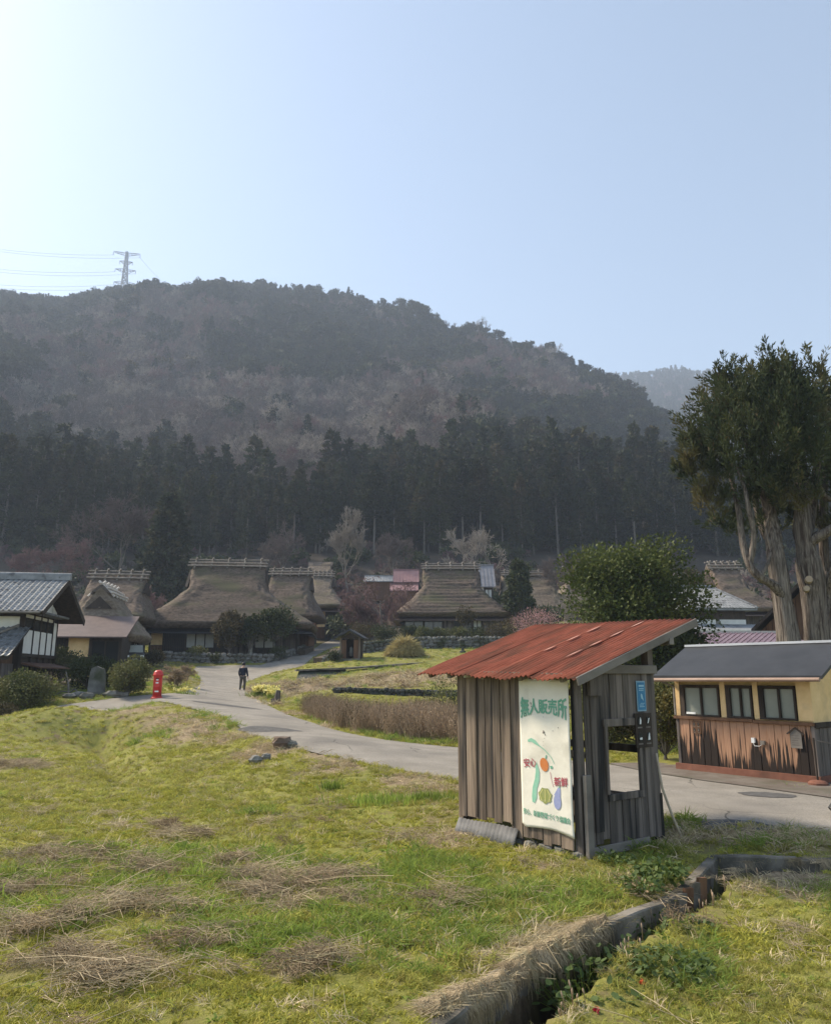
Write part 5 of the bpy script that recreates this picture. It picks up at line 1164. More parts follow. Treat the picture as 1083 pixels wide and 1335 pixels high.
# roadside shrine
c = on(456, 861, 62); sh = thing('roadside_shrine', 'tiny wooden roadside shrine with gabled roof at the lane corner', 'shrine', c, R(-8))
for x in (-.75, .75):
    for y in (0, 1.1): MB().box(x - .07, x + .07, y - .07, y + .07, 0, 1.75).build('post', M['old_wood'], sh)
for s in (-1, 1): MB().box(s * .75 - .03, s * .75 + .03, .07, 1.03, .15, 1.7).build('side_wall', M['dark_wood'], sh)
MB().box(-.7, .7, 1.1, 1.15, .1, 1.7).build('back_wall', M['dark_wood'], sh)
for s in (-1, 1): MB().box(min(s * .68, s * .3), max(s * .68, s * .3), .0, .05, .15, 1.6).build('door', M['brown_wood'], sh)
MB().lathe([(.0, 0), (.18, .02), (.2, .3), (.13, .55), (.14, .68), (.0, .8)], (0, .5, .3)).build('statue', M['stone'], sh, True)
MB().box(-.85, .85, -.2, 1.3, -.15, .12).build('base_stone', M['stone'], sh)
m = MB(); m.prism([(-1.2, 1.62), (0, 2.3), (1.2, 1.62), (1.22, 1.74), (0, 2.44), (-1.22, 1.74)], 'y', -.45, 1.55); m.build('roof', M['dark_metal_roof'], sh)
MB().prism([(-.8, 1.7), (.8, 1.7), (0, 2.18)], 'y', -.05, .0).build('gable', M['dark_wood'], sh)
# second small stone altar by the terrace wall
c = on(603, 856, 66); sa = thing('stone_lantern', 'small dark stone lantern before the terrace wall', 'lantern', c)
MB().lathe([(.28, 0), (.26, .15), (.12, .2), (.11, .55), (.25, .62), (.24, .72)], (0, 0, 0), 10).build('pillar', M['dark_concrete'], sa)
MB().box(-.18, .18, -.18, .18, .72, 1.0).build('lamp_box', M['dark_concrete'], sa); MB().lathe([(.45, 1.0), (.4, 1.08), (.1, 1.25), (.06, 1.38)], (0, 0, 0), 6).build('cap', M['dark_concrete'], sa)

# stone walls
def stone_wall(pl, h, lab, top=None, r=.22, depth=.35, zfn=None, mat='stone', lift=0):
    """pl: list of (u,v,Y) along the foot"""
    pts = [on(*q) for q in pl]; c = pts[0].copy(); t = thing('stone_wall', lab, 'wall', c)
    core = MB(); st = MB()
    for a, b in zip(pts[:-1], pts[1:]):
        d = (b - a); L = Vector((d.x, d.y, 0)).length; nn = Vector((d.y, -d.x, 0)).normalized()
        if nn.y > 0: nn = -nn
        A, B = a - c, b - c
        core.add([A - nn * .02 + Vector((0, 0, -.3)), B - nn * .02 + Vector((0, 0, -.3)), B - nn * .9 + Vector((0, 0, -.3)), A - nn * .9 + Vector((0, 0, -.3)), A - nn * .02 + Vector((0, 0, h)), B - nn * .02 + Vector((0, 0, h)), B - nn * .9 + Vector((0, 0, h + lift)), A - nn * .9 + Vector((0, 0, h + lift))],
                 [(0, 1, 5, 4), (1, 2, 6, 5), (2, 3, 7, 6), (3, 0, 4, 7), (4, 5, 6, 7)])
        z = .0; row = 0
        while z < h:
            x = random.uniform(0, r)
            while x < L:
                rr_ = r * random.uniform(.75, 1.25); p = A + (B - A) * (x / L); st.rock((p.x, p.y, p.z + z + random.uniform(-.04, .04)), rr_, sq=(1.1, .8, .8), seed=random.random()); x += rr_ * 1.75
            z += r * 1.35; row += 1
    core.build('earth_core', M['soil'], t); tag(st.build('stones', M[mat], t), kind='stuff')
    return t
stone_wall([(205, 867, 67), (262, 867, 67), (310, 866, 67), (352, 866, 67), (372, 863, 68.5)], .72, 'low mossy stone wall in front of the largest thatched house', r=.24)
stone_wall([(372, 862, 69), (385, 857, 73), (397, 851, 79)], .6, 'stone edging along the left side of the uphill lane', r=.22)
stone_wall([(470, 852, 67), (540, 852, 69), (620, 852, 70), (690, 850, 70), (760, 848, 70)], 1.0, 'long stone terrace wall below the clipped hedge bushes', r=.22)
stone_wall([(420, 863, 65), (440, 858, 67), (447, 852, 71)], .35, 'low stones along the right side of the lane near the shrine', r=.2)
stone_wall([(435, 909, 41), (500, 911, 40.5), (560, 911, 40), (620, 911, 40), (660, 911, 40)], .3, 'mossy stone edge of the sunken green plot behind the brush', r=.15, mat='dark_concrete')
# dark concrete retaining wall under the path
c = on(400, 893, 49); rw = thing('retaining_wall', 'dark triangular concrete retaining wall below the path right of the person', 'wall', c)
a, b, d_, e = [PX(*q) - c for q in ((390, 874, 53), (449, 872, 54), (474, 890, 49.5), (402, 896, 47.5))]
m = MB(); back = Vector((0, 1.2, -.05)); V = [a, b, d_ + Vector((0, 0, -.6)), e + Vector((0, 0, -1.0)), a + Vector((-.3, -.8, -1.2))]
m.add([*V, *[q + back for q in V]], [(4, 3, 2, 1, 0), (0, 1, 6, 5), (1, 2, 7, 6), (2, 3, 8, 7), (3, 4, 9, 8), (4, 0, 5, 9)]); m.build('face', M['dark_concrete'], rw)
tp = MB(); p = [PX(*q) - c for q in ((384, 874.5, 52.4), (450, 872, 53.4), (560, 864, 61))]; 
for q, s in zip(p[:-1], p[1:]): tp.bar(q + Vector((0, .35, .03)), s + Vector((0, .35, .03)), .7, .12)
tp.build('kerb_path', M['concrete'], rw)

# ---------------------------------------------------------------- pylon and power lines
pb = PX(160, 398, 636); pb.z = G(pb.x, pb.y)
py = thing('lattice_pylon', 'tall steel lattice pylon on the mountain ridge at the left', 'pylon', pb, R(12)); Ht = PX(160, 329, 636).z - pb.z
segP = []
def hw(t): return (1 - t) ** 1.1 * 3.0 + .9
lv = np.linspace(0, 1, 11)
for t0, t1 in zip(lv[:-1], lv[1:]):
    for s in range(4):
        def cnr(k, t): w = hw(t); return Vector(((-1, 1, 1, -1)[k % 4] * w, (-1, -1, 1, 1)[k % 4] * w, t * Ht))
        segP += [(cnr(s, t0), cnr(s, t1)), (cnr(s, t0), cnr(s + 1, t1)), (cnr(s + 1, t0), cnr(s, t1)), (cnr(s, t1), cnr(s + 1, t1))]
m = MB()
for a_, b_ in segP: m.bar(a_, b_, .6, .6)
m.build('tower_frame', M['steel'], py)
ARMS = [(1.0, 11.5), (.72, 8.8), (.50, 8.8), (.86, 5.5)]
for t_, L in ARMS:
    z = t_ * Ht - 1; m = MB()
    for s in (-1, 1):
        w = hw(t_)
        for y in (-w, w): m.bar((s * w, y, z), (s * L, 0, z + (.8 if t_ == 1 else 0)), .32, .32); m.bar((s * w, y, z - 3.2 if t_ < 1 else z - 2.5), (s * L, 0, z), .28, .28)
        for k in (.33, .66): x = w + (L - w) * k; m.bar((s * x, -w * (1 - k), z), (s * x, 0, z - 3 * (1 - k)), .25, .25); m.bar((s * x, w * (1 - k), z), (s * x, 0, z - 3 * (1 - k)), .25, .25)
    o = m.build('cross_arm', M['steel'], py)
    for s in (-1, 1): MB().tube([(s * L, 0, z), (s * L, 0, z - 3.0)], .28, 5).build('insulator', M['steel'], o)
def wire(p, q, sag, lab):
    pts = []
    for i in range(25):
        t = i / 24; v = p.lerp(q, t); v.z -= 4 * sag * t * (1 - t); pts.append(v)
    m = MB(); m.tube([v - p for v in pts], .10, 4, cap=False); o = m.build('power_line', M['steel'], None); o.location = p; tag(o, lab, 'power line', 'power lines from the pylon')
names = ['top', 'middle', 'lowest']
for i, (t_, L) in enumerate(ARMS[:3]):
    for s in (-1, 1):
        p = pb + Vector((s * L * math.cos(R(12)), s * L * math.sin(R(12)), t_ * Ht - 4)); q = PX(-260, [262, 296, 322][i] + (10 if s > 0 else -2), 560) + Vector((s * 8, 0, 0))
        wire(p, q, 14, 'thin power line leaving the %s arm of the pylon, %s one of the pair' % (names[i], 'nearer' if s < 0 else 'farther'))
for i in (0, 2):
    p = pb + Vector((ARMS[i][1] * math.cos(R(12)), ARMS[i][1] * math.sin(R(12)), ARMS[i][0] * Ht - 4)); wire(p, PX(255, [398, 402, 404][i], 900), 6, 'faint power line dropping behind the ridge right of the pylon, from its %s arm' % names[i])
# ---------------------------------------------------------------- vegetable stall
so = Vector((1.83, 9.0, 0)); so.z = -.10
ST = thing('vegetable_stall', 'weathered wooden roadside vegetable stall with rusty red metal roof and window opening', 'stall', so, math.atan2(.609, .793))
LW, LD = 1.44, 2.0           # x: towards the road, y: away along the banner wall
def rz_(x, y): return 1.93 + .72 * (x + .3) / 2.3 + .02 * y
# posts
for x, y, h, b in ((0.02, .02, rz_(0, 0) - .1, 0), (LW - .05, .02, rz_(LW, 0) - .08, 0), (.02, LD, rz_(0, 2) - .1, 0), (LW - .05, LD, rz_(LW, 2) - .08, 0)):
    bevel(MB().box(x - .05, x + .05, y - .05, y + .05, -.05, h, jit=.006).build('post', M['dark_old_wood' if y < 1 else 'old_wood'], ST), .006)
# long wall boards (face -x), overlapping
yy = .08; k = 0
while yy < LD - .03:
    wd = random.uniform(.13, .19); ye = min(yy + wd, LD - .02); zt = rz_(0, yy) - .07; zb = random.uniform(.02, .10) if yy < .9 else random.uniform(.16, .22)
    m = MB().box(-.055 - .008 * (k % 2), -.035 - .008 * (k % 2), yy, ye - .006, zb, zt, jit=.003); bevel(m.build('wall_board', M['old_wood'], ST), .003); yy = ye; k += 1
for z in (.35, 1.05, 1.72): MB().box(-.034, .0, .05, LD - .05, z, z + .07).build('rail', M['old_wood'], ST)
for y in (1.0, 1.62):    # thin battens
    bevel(MB().box(-.082, -.064, y, y + .028, .2, rz_(0, y) - .09).build('batten', M['old_wood'], ST), .003)
# right wall, towards the camera's right (face -y), boards around the opening
OX0, OX1, OZ0, OZ1 = .42, 1.01, .62, 1.40
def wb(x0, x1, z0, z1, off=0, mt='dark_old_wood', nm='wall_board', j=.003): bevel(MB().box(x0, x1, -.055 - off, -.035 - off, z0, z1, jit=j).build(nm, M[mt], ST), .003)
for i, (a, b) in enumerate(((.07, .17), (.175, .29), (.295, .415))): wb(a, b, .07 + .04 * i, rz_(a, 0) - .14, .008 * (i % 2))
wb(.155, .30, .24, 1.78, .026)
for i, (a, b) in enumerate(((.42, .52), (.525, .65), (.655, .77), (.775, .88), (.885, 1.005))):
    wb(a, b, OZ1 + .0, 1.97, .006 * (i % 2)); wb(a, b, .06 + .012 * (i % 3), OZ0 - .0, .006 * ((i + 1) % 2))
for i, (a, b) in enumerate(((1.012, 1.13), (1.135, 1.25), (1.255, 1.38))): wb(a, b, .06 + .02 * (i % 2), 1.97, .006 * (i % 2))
for (a, b, c_, d_) in ((.36, 1.06, OZ1 - .035, OZ1 + .05), (.40, 1.05, OZ0 - .075, OZ0 + .0), (.38, .425, OZ0, OZ1), (1.0, 1.045, OZ0, OZ1)):
    bevel(MB().box(a, b, -.085, -.06, c_, d_, jit=.003).build('window_trim', M['dark_old_wood'], ST), .003)
bevel(MB().box(.36, 1.42, -.10, -.058, 1.965, 2.07, jit=.003).build('tie_beam', M['grey_wood'], ST), .005)
bevel(MB().box(.07, 1.08, -.10, -.058, .0, .095, jit=.006).build('sill_beam', M['grey_wood'], ST), .005)
bevel(MB().box(-.02, .07, -.11, -.06, -.03, .86, jit=.004).build('corner_board', M['grey_wood'], ST), .004)
MB().box(.1, .3, -.13, -.08, 1.72, 1.93).build('wood_block', M['dark_old_wood'], ST)
MB().box(1.37, 1.42, -.06, -.035, .05, .55).build('corner_board', M['black'], ST)
# back wall, floor shelf, open road side with rail and counter
for i in range(9): a = .08 + i * .142; MB().box(a, a + .136, LD, LD + .02, .1, rz_(a, 2) - .12).build('wall_board', M['old_wood'], ST) if a < .25 or True and i < 2 else None
MB().box(.08, LW - .1, LD - .01, LD + .025, .1, .60).build('low_back_wall', M['old_wood'], ST)
MB().box(.08, LW - .1, LD - .01, LD + .025, 1.62, 2.05).build('high_back_wall', M['old_wood'], ST)
MB().box(LW - .07, LW - .03, .05, LD - .05, 1.0, 1.09).build('rail', M['dark_old_wood'], ST)
MB().box(LW - .07, LW - .03, .05, LD - .05, .1, .5).build('rail', M['dark_old_wood'], ST)
MB().box(.10, .70, .06, LD - .05, .56, .60).build('shelf', M['old_wood'], ST)
MB().box(.10, .50, .06, LD - .05, 1.02, 1.05).build('shelf', M['old_wood'], ST)
MB().box(LW - .09, LW - .02, .05, LD - .05, rz_(LW, 1) - .28, rz_(LW, 1) - .17).build('tie_beam', M['old_wood'], ST)
# rafters under the roof
for y in (.02, .68, 1.34, 2.0, 2.4):
    MB().bar((-.22, y, rz_(-.22, y) - .055), (1.9, y, rz_(1.9, y) - .055), .05, .07).build('rafter', M['grey_wood' if y < 2.1 else 'old_wood'], ST)
for x in (-.16, .5, 1.15, 1.82): MB().bar((x, -.24, rz_(x, -.24) - .02), (x, 2.45, rz_(x, 2.45) - .02), .04, .03).build('purlin', M['old_wood'], ST)
for y in (.5, 1.15, 1.75): MB().box(-.15, -.03, y - .02, y + .02, rz_(-.1, y) - .11, rz_(-.1, y) - .06).build('rafter_end', M['white_paint'], ST)
bevel(MB().bar((-.33, -.315, rz_(-.33, -.3) - .035), (2.02, -.315, rz_(2.02, -.3) - .03), .026, .095).build('barge_board', M['grey_wood'], ST), .004)
bevel(MB().bar((1.4, -.35, rz_(1.45, 0) - .12), (1.56, -.05, rz_(1.45, 0) - .12), .06, .08).build('wood_block', M['grey_wood'], ST), .004)
# corrugated sheets, four wide, slightly uneven, with bent lower edge
def corr(y0, y1, x0, x1, lift, seed):
    g_ = random.Random(seed); m = MB(); ny_ = int((y1 - y0) / .0125); nx_ = 16; V = []
    for i in range(ny_ + 1):
        y = y0 + (y1 - y0) * i / ny_
        for j in range(nx_ + 1):
            x = x0 + (x1 - x0) * j / nx_; e = (1 - j / nx_)
            w_ = .011 * math.cos(2 * math.pi * y / .076) + .012 * mnoise.noise((x * 1.3 + seed, y * 1.8, 0)) + .05 * e ** 8 * mnoise.noise((seed * 3.1, y * 3.2, 5)) - .02 * e ** 5
            xo = .03 * mnoise.noise((y * 4, seed, 2)) * (e ** 6)
            V.append((x + xo, y, rz_(x, y) + .012 + lift + w_))
    F_ = [(i * (nx_ + 1) + j, i * (nx_ + 1) + j + 1, (i + 1) * (nx_ + 1) + j + 1, (i + 1) * (nx_ + 1) + j) for i in range(ny_) for j in range(nx_)]
    o = MB().add(V, F_).build('roof_sheet', M['rust_sheet'], ST, True); s = o.modifiers.new('t', 'SOLIDIFY'); s.thickness = .003; return o
M['rust_sheet'] = pmat('rust_sheet', (.20, .058, .034), (.28, .085, .052), 3.5, .85, (.6, 2.2, 1), bump=.35, bscale=45, c3=(.11, .05, .032), s3=2.2, t3=(.46, .72), spec=.12, var=.1)
for i, (a, b) in enumerate(((-.31, .42), (.39, 1.12), (1.09, 1.82), (1.79, 2.55))): corr(a, b, -.34, 2.02, .006 * (i % 2), 3 + i)
# worn pale streaks along two seams
for y, xs in ((.40, ((.3, .62), (.75, 1.0), (1.15, 1.45), (1.6, 1.9))), (1.0, ((.55, .8), (1.0, 1.3), (1.4, 1.75)))):
    for a, b in xs:
        m = MB(); n = 8; V = []
        for i in range(n + 1):
            x = a + (b - a) * i / n; wd = .014 * math.sin(math.pi * i / n) + .001
            for s in (-1, 1): V.append((x, y + s * wd, rz_(x, y) + .040))
        m.add(V, [(2 * i, 2 * i + 1, 2 * i + 3, 2 * i + 2) for i in range(n)]); m.build('worn_streak', M['worn'], ST)
M_dummy = 0
# stone footing
m = MB()
for y in np.arange(.05, 2.0, .24): m.rock((-.01, y, -.02), .14, sq=(.7, .95, .65), seed=y)
for x in np.arange(.15, 1.4, .25): m.rock((x, .0, -.02), .13, sq=(.95, .8, .5), seed=x + 9)
tag(m.build('footing_stones', M['stone'], ST), kind='stuff')
# banner
def L2W(x, y, z): return ST.matrix_world @ Vector((x, y, z))
bpy.context.view_layer.update()
BN = thing('sale_banner', 'white cloth banner with green and red lettering and painted vegetables on the stall wall', 'banner', L2W(-.085, .83, .2), ST.rotation_euler.z - R(90))
BW, BH = .79, 1.71           # banner local: x runs from far edge to near corner, y into wall, z up
def bsurf(x, z):
    u, v = x / BW, z / BH
    return .004 * math.sin(u * 9 + 1) * (1 - v) + .006 * mnoise.noise((u * 3, v * 4, 1)) + .03 * max(0, .12 - v) * 4 * (u - .3)
m = MB(); nu, nv = 26, 48; V = []
for j in range(nv + 1):
    for i in range(nu + 1):
        u, v = i / nu, j / nv; x = u * BW; z = v * BH
        if v < .10:
            low = .03 * (1 - u) ** 3 * 0 + .035 * math.sin(u * 3.0) - .045 * max(0, u - .6)
            z = z + (1 - v / .10) * (low + (.05 if u < .08 else 0) * (1 - u / .08 if u < .08 else 0))
        if v > .97: z += .012 * math.sin(u * 14)
        V.append((x, bsurf(x, z), z))
m.add(V, [(j * (nu + 1) + i, j * (nu + 1) + i + 1, (j + 1) * (nu + 1) + i + 1, (j + 1) * (nu + 1) + i) for j in range(nv) for i in range(nu)])
bo = m.build('cloth', M['banner_cloth'], BN, True); s = bo.modifiers.new('t', 'SOLIDIFY'); s.thickness = .003
def txt(s, x, z, size, mat, rot=0, name='lettering', par=None, sx=1, off=.0045, bold=.0, warp=None, align='CENTER', surf=True, res=2, heavy=0):
    cu = bpy.data.curves.new('t', 'FONT'); cu.body = s; cu.size = size; cu.align_x = align; cu.offset = bold; cu.resolution_u = res
    o = bpy.data.objects.new('t', cu); COL.objects.link(o); dg = bpy.context.evaluated_depsgraph_get(); dg.update()
    me = bpy.data.meshes.new_from_object(o.evaluated_get(dg)); bpy.data.objects.remove(o)
    ca, sa = math.cos(rot), math.sin(rot)
    for v in me.vertices:
        a, b = v.co.x * sx, v.co.y; a, b = a * ca - b * sa, a * sa + b * ca
        if warp: a, b = warp(a, b)
        X_, Z_ = x + a, z + b; v.co = (X_, (bsurf(X_, Z_) if surf else 0) - off, Z_)
    me.materials.clear(); me.materials.append(mat)
    if heavy:
        n0 = len(me.vertices); V = [tuple(v.co) for v in me.vertices]; Fs = [tuple(p.vertices) for p in me.polygons]; VV, FF = [], []
        for k, (dx, dz) in enumerate(((-1, 0), (1, 0), (0, -1), (0, 1), (.7, .7), (-.7, .7), (.7, -.7), (-.7, -.7))):
            VV += [(a + dx * heavy, b - .0002 * k, c_ + dz * heavy) for a, b, c_ in V]; FF += [tuple(q + k * n0 for q in f) for f in Fs]
        me = bpy.data.meshes.new(name); me.from_pydata(VV, [], FF); me.materials.append(mat)
    me.update()
    return link(name, me, par or BN)
# arched heading, characters stretch at the sides
def arch(cx): 
    def f(a, b):
        t = (a / (BW * .46)); k = 1 + .55 * t * t; return a, (b - .07) * k + .005 - .02 * t * t
    return f
txt('無人販売所', BW / 2, BH - .32, .172, M['ink_green'], warp=arch(0), sx=.86, heavy=.0055)
txt('安心', BW * .20, .70, .105, M['ink_red'], rot=.12, heavy=.0022)
txt('新鮮', BW * .80, .53, .105, M['ink_red'], rot=.06, heavy=.0022)
txt('安心、新鮮野菜づくり協議会', BW * .49, .15, .070, M['ink_green'], rot=-.03, sx=.80, heavy=.0012)
def paint(pts, mat, nm='painted_shape', off=.0052):
    V = [(x, bsurf(x, z) - off, z) for x, z in pts]; MB().add(V, [tuple(range(len(V)))]).build(nm, mat, BN)
def ell(cx_, cz__, a, b, n=18, rot=0, f=lambda t: 1): return [(cx_ + math.cos(rot) * a * f(t) * math.cos(t) - math.sin(rot) * b * f(t) * math.sin(t), cz__ + math.sin(rot) * a * f(t) * math.cos(t) + math.cos(rot) * b * f(t) * math.sin(t)) for t in [2 * math.pi * i / n for i in range(n)]]
def stroke(pts, wd, mat, nm='painted_stroke', off=.0040):
    V = []; n = len(pts)
    for i, (x, z) in enumerate(pts):
        a = pts[max(0, i - 1)]; b = pts[min(n - 1, i + 1)]; dx, dz = b[0] - a[0], b[1] - a[1]; L = math.hypot(dx, dz) or 1; w_ = wd[i] if hasattr(wd, '__len__') else wd
        for s in (-1, 1): q = (x - dz / L * w_ * s, z + dx / L * w_ * s); V.append((q[0], bsurf(*q) - off, q[1]))
    MB().add(V, [(2 * i, 2 * i + 1, 2 * i + 3, 2 * i + 2) for i in range(n - 1)]).build(nm, mat, BN)
paint(ell(.385, .735, .062, .078, f=lambda t: 1 + .08 * math.cos(2 * t + 1)), M['ink_orange'], 'painted_tomato'); stroke([(.41, .80), (.425, .845)], .008, M['ink_green'])
stroke([(.13, .985), (.19, 1.0), (.25, .98), (.31, .945)], [.012, .022, .022, .010], M['ink_mint'], 'painted_leek'); stroke([(.31, .945), (.40, .90), (.49, .83), (.54, .755)], [.007, .006, .004, .003], M['ink_mint'], 'painted_leek')
stroke([(.255, .745), (.275, .65), (.265, .56), (.225, .46), (.215, .36), (.20, .30)], [.012, .030, .036, .036, .040, .02], M['ink_mint'], 'painted_cucumber')
paint(ell(.385, .395, .10, .085, 22, f=lambda t: 1 + .09 * math.sin(7 * t)), M['ink_olive'], 'painted_pumpkin')
for q in (-.05, 0, .05): stroke([(.385 + q, .33), (.385 + q * 1.6, .40), (.385 + q * .7, .46)], .006, M['ink_yellow'], off=.0062)
paint(ell(.565, .34, .055, .085, f=lambda t: 1 + .12 * math.cos(t - 1.2)), M['ink_violet'], 'painted_eggplant', .0054); stroke([(.565, .40), (.585, .45), (.60, .50)], [.05, .035, .018], M['ink_violet'], 'painted_eggplant', .0044); stroke([(.60, .49), (.61, .535)], .010, M['ink_green'])
stroke([(.49, .73), (.495, .70)], .018, M['ink_green']); stroke([(.47, .66), (.49, .57), (.515, .50)], .003, M['ink_red'], 'painted_chilli')
for x, z, r in ((.20, 1.42, .011), (.21, 1.385, .008), (.22, 1.36, .008), (.10, 1.30, .009), (.105, 1.27, .006), (.40, 1.31, .005), (.40, 1.27, .004), (.40, 1.10, .014), (.385, 1.09, .007), (.42, 1.07, .008), (.41, 1.03, .005), (.54, 1.12, .006), (.62, 1.16, .006), (.39, .99, .004), (.39, .95, .004)):
    paint(ell(x, z, r * .6, r * 1.3, 9, rot=.3, f=lambda t: random.uniform(.7, 1.3)), M['ink_dark'], 'tear_mark')
# blue notice and carved four panel board on the window wall
BL = thing('blue_notice', 'small blue notice with pale frame pinned above the carved board on the stall', 'notice', L2W(1.10, -.075, 1.52), ST.rotation_euler.z)
MB().box(-.085, .085, 0, .008, 0, .36).build('frame', M['frame_pale'], BL); MB().box(-.07, .07, -.004, -.001, .018, .342).build('panel', M['blue'], BL)
def dash(par, x0, x1, z, h, mat, y): MB().box(x0, x1, y - .0015, y, z, z + h).build('printed_line', M[mat], par)
for a, b, z, h in ((-.05, .05, .29, .022), (-.045, .045, .262, .010), (-.05, .04, .243, .008), (-.05, .03, .07, .008), (-.05, .045, .05, .008), (-.03, .05, .09, .006)): dash(BL, a, b, z, h, 'blue_pale', -.005)
MB().prism([(-.012, .15), (.012, .14), (.03, .12), (.018, .17), (.008, .20), (-.015, .21), (-.02, .18)], 'y', -.008, -.0055).build('printed_figure', M['blue_pale'], BL)
def cat_board(nm, lab, loc, rz, s, wood, pale):
    t = thing(nm, lab, 'board', loc, rz); MB().box(-.15 * s, .15 * s, 0, .02 * s, 0, .38 * s).build('board', M[wood], t)
    for i, (x, z) in enumerate(((-.075, .25), (.075, .25), (-.075, .07), (.075, .07))):
        f = MB().prism([(x * s + .034 * s * math.cos(a), (z + .045) * s + .05 * s * math.sin(a)) for a in np.linspace(0, 2 * math.pi, 13)[:-1]], 'y', -.006 * s, 0).build('carved_motif', M['black'], t)
        MB().prism([((x + dx) * s, (z + dz) * s) for dx, dz in [[(-.01, .01), (.012, .01), (.018, .05), (.006, .085), (-.006, .05)], [(-.016, .015), (.0, .02), (.022, .075), (.008, .07)], [(-.02, .02), (.02, .02), (.02, .045), (-.02, .04)], [(-.02, .01), (.018, .015), (.012, .09), (.0, .08)]][i]], 'y', -.011 * s, -.0062 * s).build('pale_inlay', M[pale], f)
        MB().box((x - .04) * s, (x + .04) * s, -.003 * s, 0, (z - .035) * s, (z - .02) * s).build('caption_line', M['log'], t)
    return t
cat_board('carved_board', 'dark carved board with four small figures under the blue notice', L2W(1.09, -.095, 1.10), ST.rotation_euler.z, 1.05, 'dark_wood', 'white_paint')
# leaning bent stick
p0 = L2W(1.37, -.12, 0); p1 = L2W(1.50, -.22, 0)
stk = thing('leaning_stick', 'pale bent stick leaning against the right post of the stall', 'stick', (p1.x, p1.y, G(p1.x, p1.y)))
A = L2W(1.30, -.095, 1.02) - stk.location
m = MB(); m.tube([A, A * .62 + Vector((-.04, 0, -.03)), A * .3 + Vector((-.015, 0, -.02)), Vector((.03, 0, -.02))], [.013, .015, .016, .015], 8); m.build('stick', M['pale_stick'], stk, True)
# corrugated grey sheet on the ground at the far end of the banner wall
cs = thing('corrugated_sheet', 'grey corrugated sheet leaning at the foot of the banner wall', 'metal sheet', L2W(-.20, .86, -.03), ST.rotation_euler.z)
m = MB(); V = []; n = 48
for i in range(n + 1):
    y = .02 + 1.08 * i / n
    for x, z in ((0, .0), (.13, .19)): V.append((x, y + (.03 if z else 0), z + .006 * math.cos(2 * math.pi * y / .07) + .01 * math.sin(y * 5)))
m.add(V, [(2 * i, 2 * i + 1, 2 * i + 3, 2 * i + 2) for i in range(n)]); o = m.build('sheet', M['old_sheet'], cs, True); s = o.modifiers.new('t', 'SOLIDIFY'); s.thickness = .003

# ---------------------------------------------------------------- concrete ditch
DT = thing('concrete_ditch', 'narrow concrete drainage ditch with broken edge cutting across the lawn', 'ditch', (DL[2][0], DL[2][1], 0))
def wall_strip(pl, th, ztop, zbot, side, nm, mat, wob=.01):
    o = DT.location; pts = []
    for a, b in zip(pl[:-1], pl[1:]):
        L = math.hypot(b[0] - a[0], b[1] - a[1]); n = max(1, int(L / .12)); pts += [(a[0] + (b[0] - a[0]) * k / n, a[1] + (b[1] - a[1]) * k / n) for k in range(n)]
    pts.append(pl[-1][:2]); V = []; n = len(pts)
    for i, p in enumerate(pts):
        a = pts[max(0, i - 1)]; b = pts[min(n - 1, i + 1)]; dx, dy = b[0] - a[0], b[1] - a[1]; L = math.hypot(dx, dy); nx_, ny_ = -dy / L * side, dx / L * side
        zt = G0(p[0] + nx_ * .15, p[1] + ny_ * .15) + ztop + mnoise.noise((p[0] * 2, p[1] * 2, 3)) * wob; w_ = mnoise.noise((p[0] * 5, p[1] * 5, 7)) * wob
        for q, z in ((0 + w_ * .6, zt - (.012)), (.012, zt), (th, zt + w_), (th, zbot), (0, zbot)): V.append((p[0] + nx_ * q - o.x, p[1] + ny_ * q - o.y, z))
    F_ = [(i * 5 + j, i * 5 + (j + 1) % 5, (i + 1) * 5 + (j + 1) % 5, (i + 1) * 5 + j) for i in range(n - 1) for j in range(5)] + [(0, 1, 2, 3, 4), tuple((n - 1) * 5 + j for j in (4, 3, 2, 1, 0))]
    return MB().add(V, F_).build(nm, M[mat], DT)
# wall in cast lengths, each its own piece
def piece(pl, cuts, th, ztop, zbot, side, nm, mat):
    Ls = [0]
    for a, b in zip(pl[:-1], pl[1:]): Ls.append(Ls[-1] + math.hypot(b[0] - a[0], b[1] - a[1]))
    def at(s): i = max(0, min(np.searchsorted(Ls, s) - 1, len(pl) - 2)); t = (s - Ls[i]) / (Ls[i + 1] - Ls[i]); return (pl[i][0] + (pl[i + 1][0] - pl[i][0]) * t, pl[i][1] + (pl[i + 1][1] - pl[i][1]) * t)
    cuts = [0] + [c_ for c_ in cuts if c_ < Ls[-1]] + [Ls[-1]]
    for c0, c1 in zip(cuts[:-1], cuts[1:]):
        sub = [at(c0 + .008)] + [p for p, s in zip(pl, Ls) if c0 + .05 < s < c1 - .05] + [at(c1 - .008)]
        wall_strip(sub, th, ztop + random.uniform(-.01, .01), zbot, side, nm, mat)
piece(DL, [1.5, 2.7, 3.9, 4.75, 5.5, 6.6, 7.8], .10, .025, -.62, 1, 'channel_wall', 'concrete')
piece(DR, [2.0, 4.0, 6.0], .06, -.05, -.62, -1, 'channel_wall', 'concrete')
for i in range(4):   # broken leaning slabs at the corner
    p = PZ(884 + i * 9, 1172 - i * 4, -.12); MB().bar((p.x - DT.location.x, p.y - DT.location.y, -.5), (p.x - DT.location.x + .04, p.y - DT.location.y + .03, -.08 + .02 * i), .035, .12).build('broken_slab', M['brown_wood' if i % 2 else 'concrete'], DT)

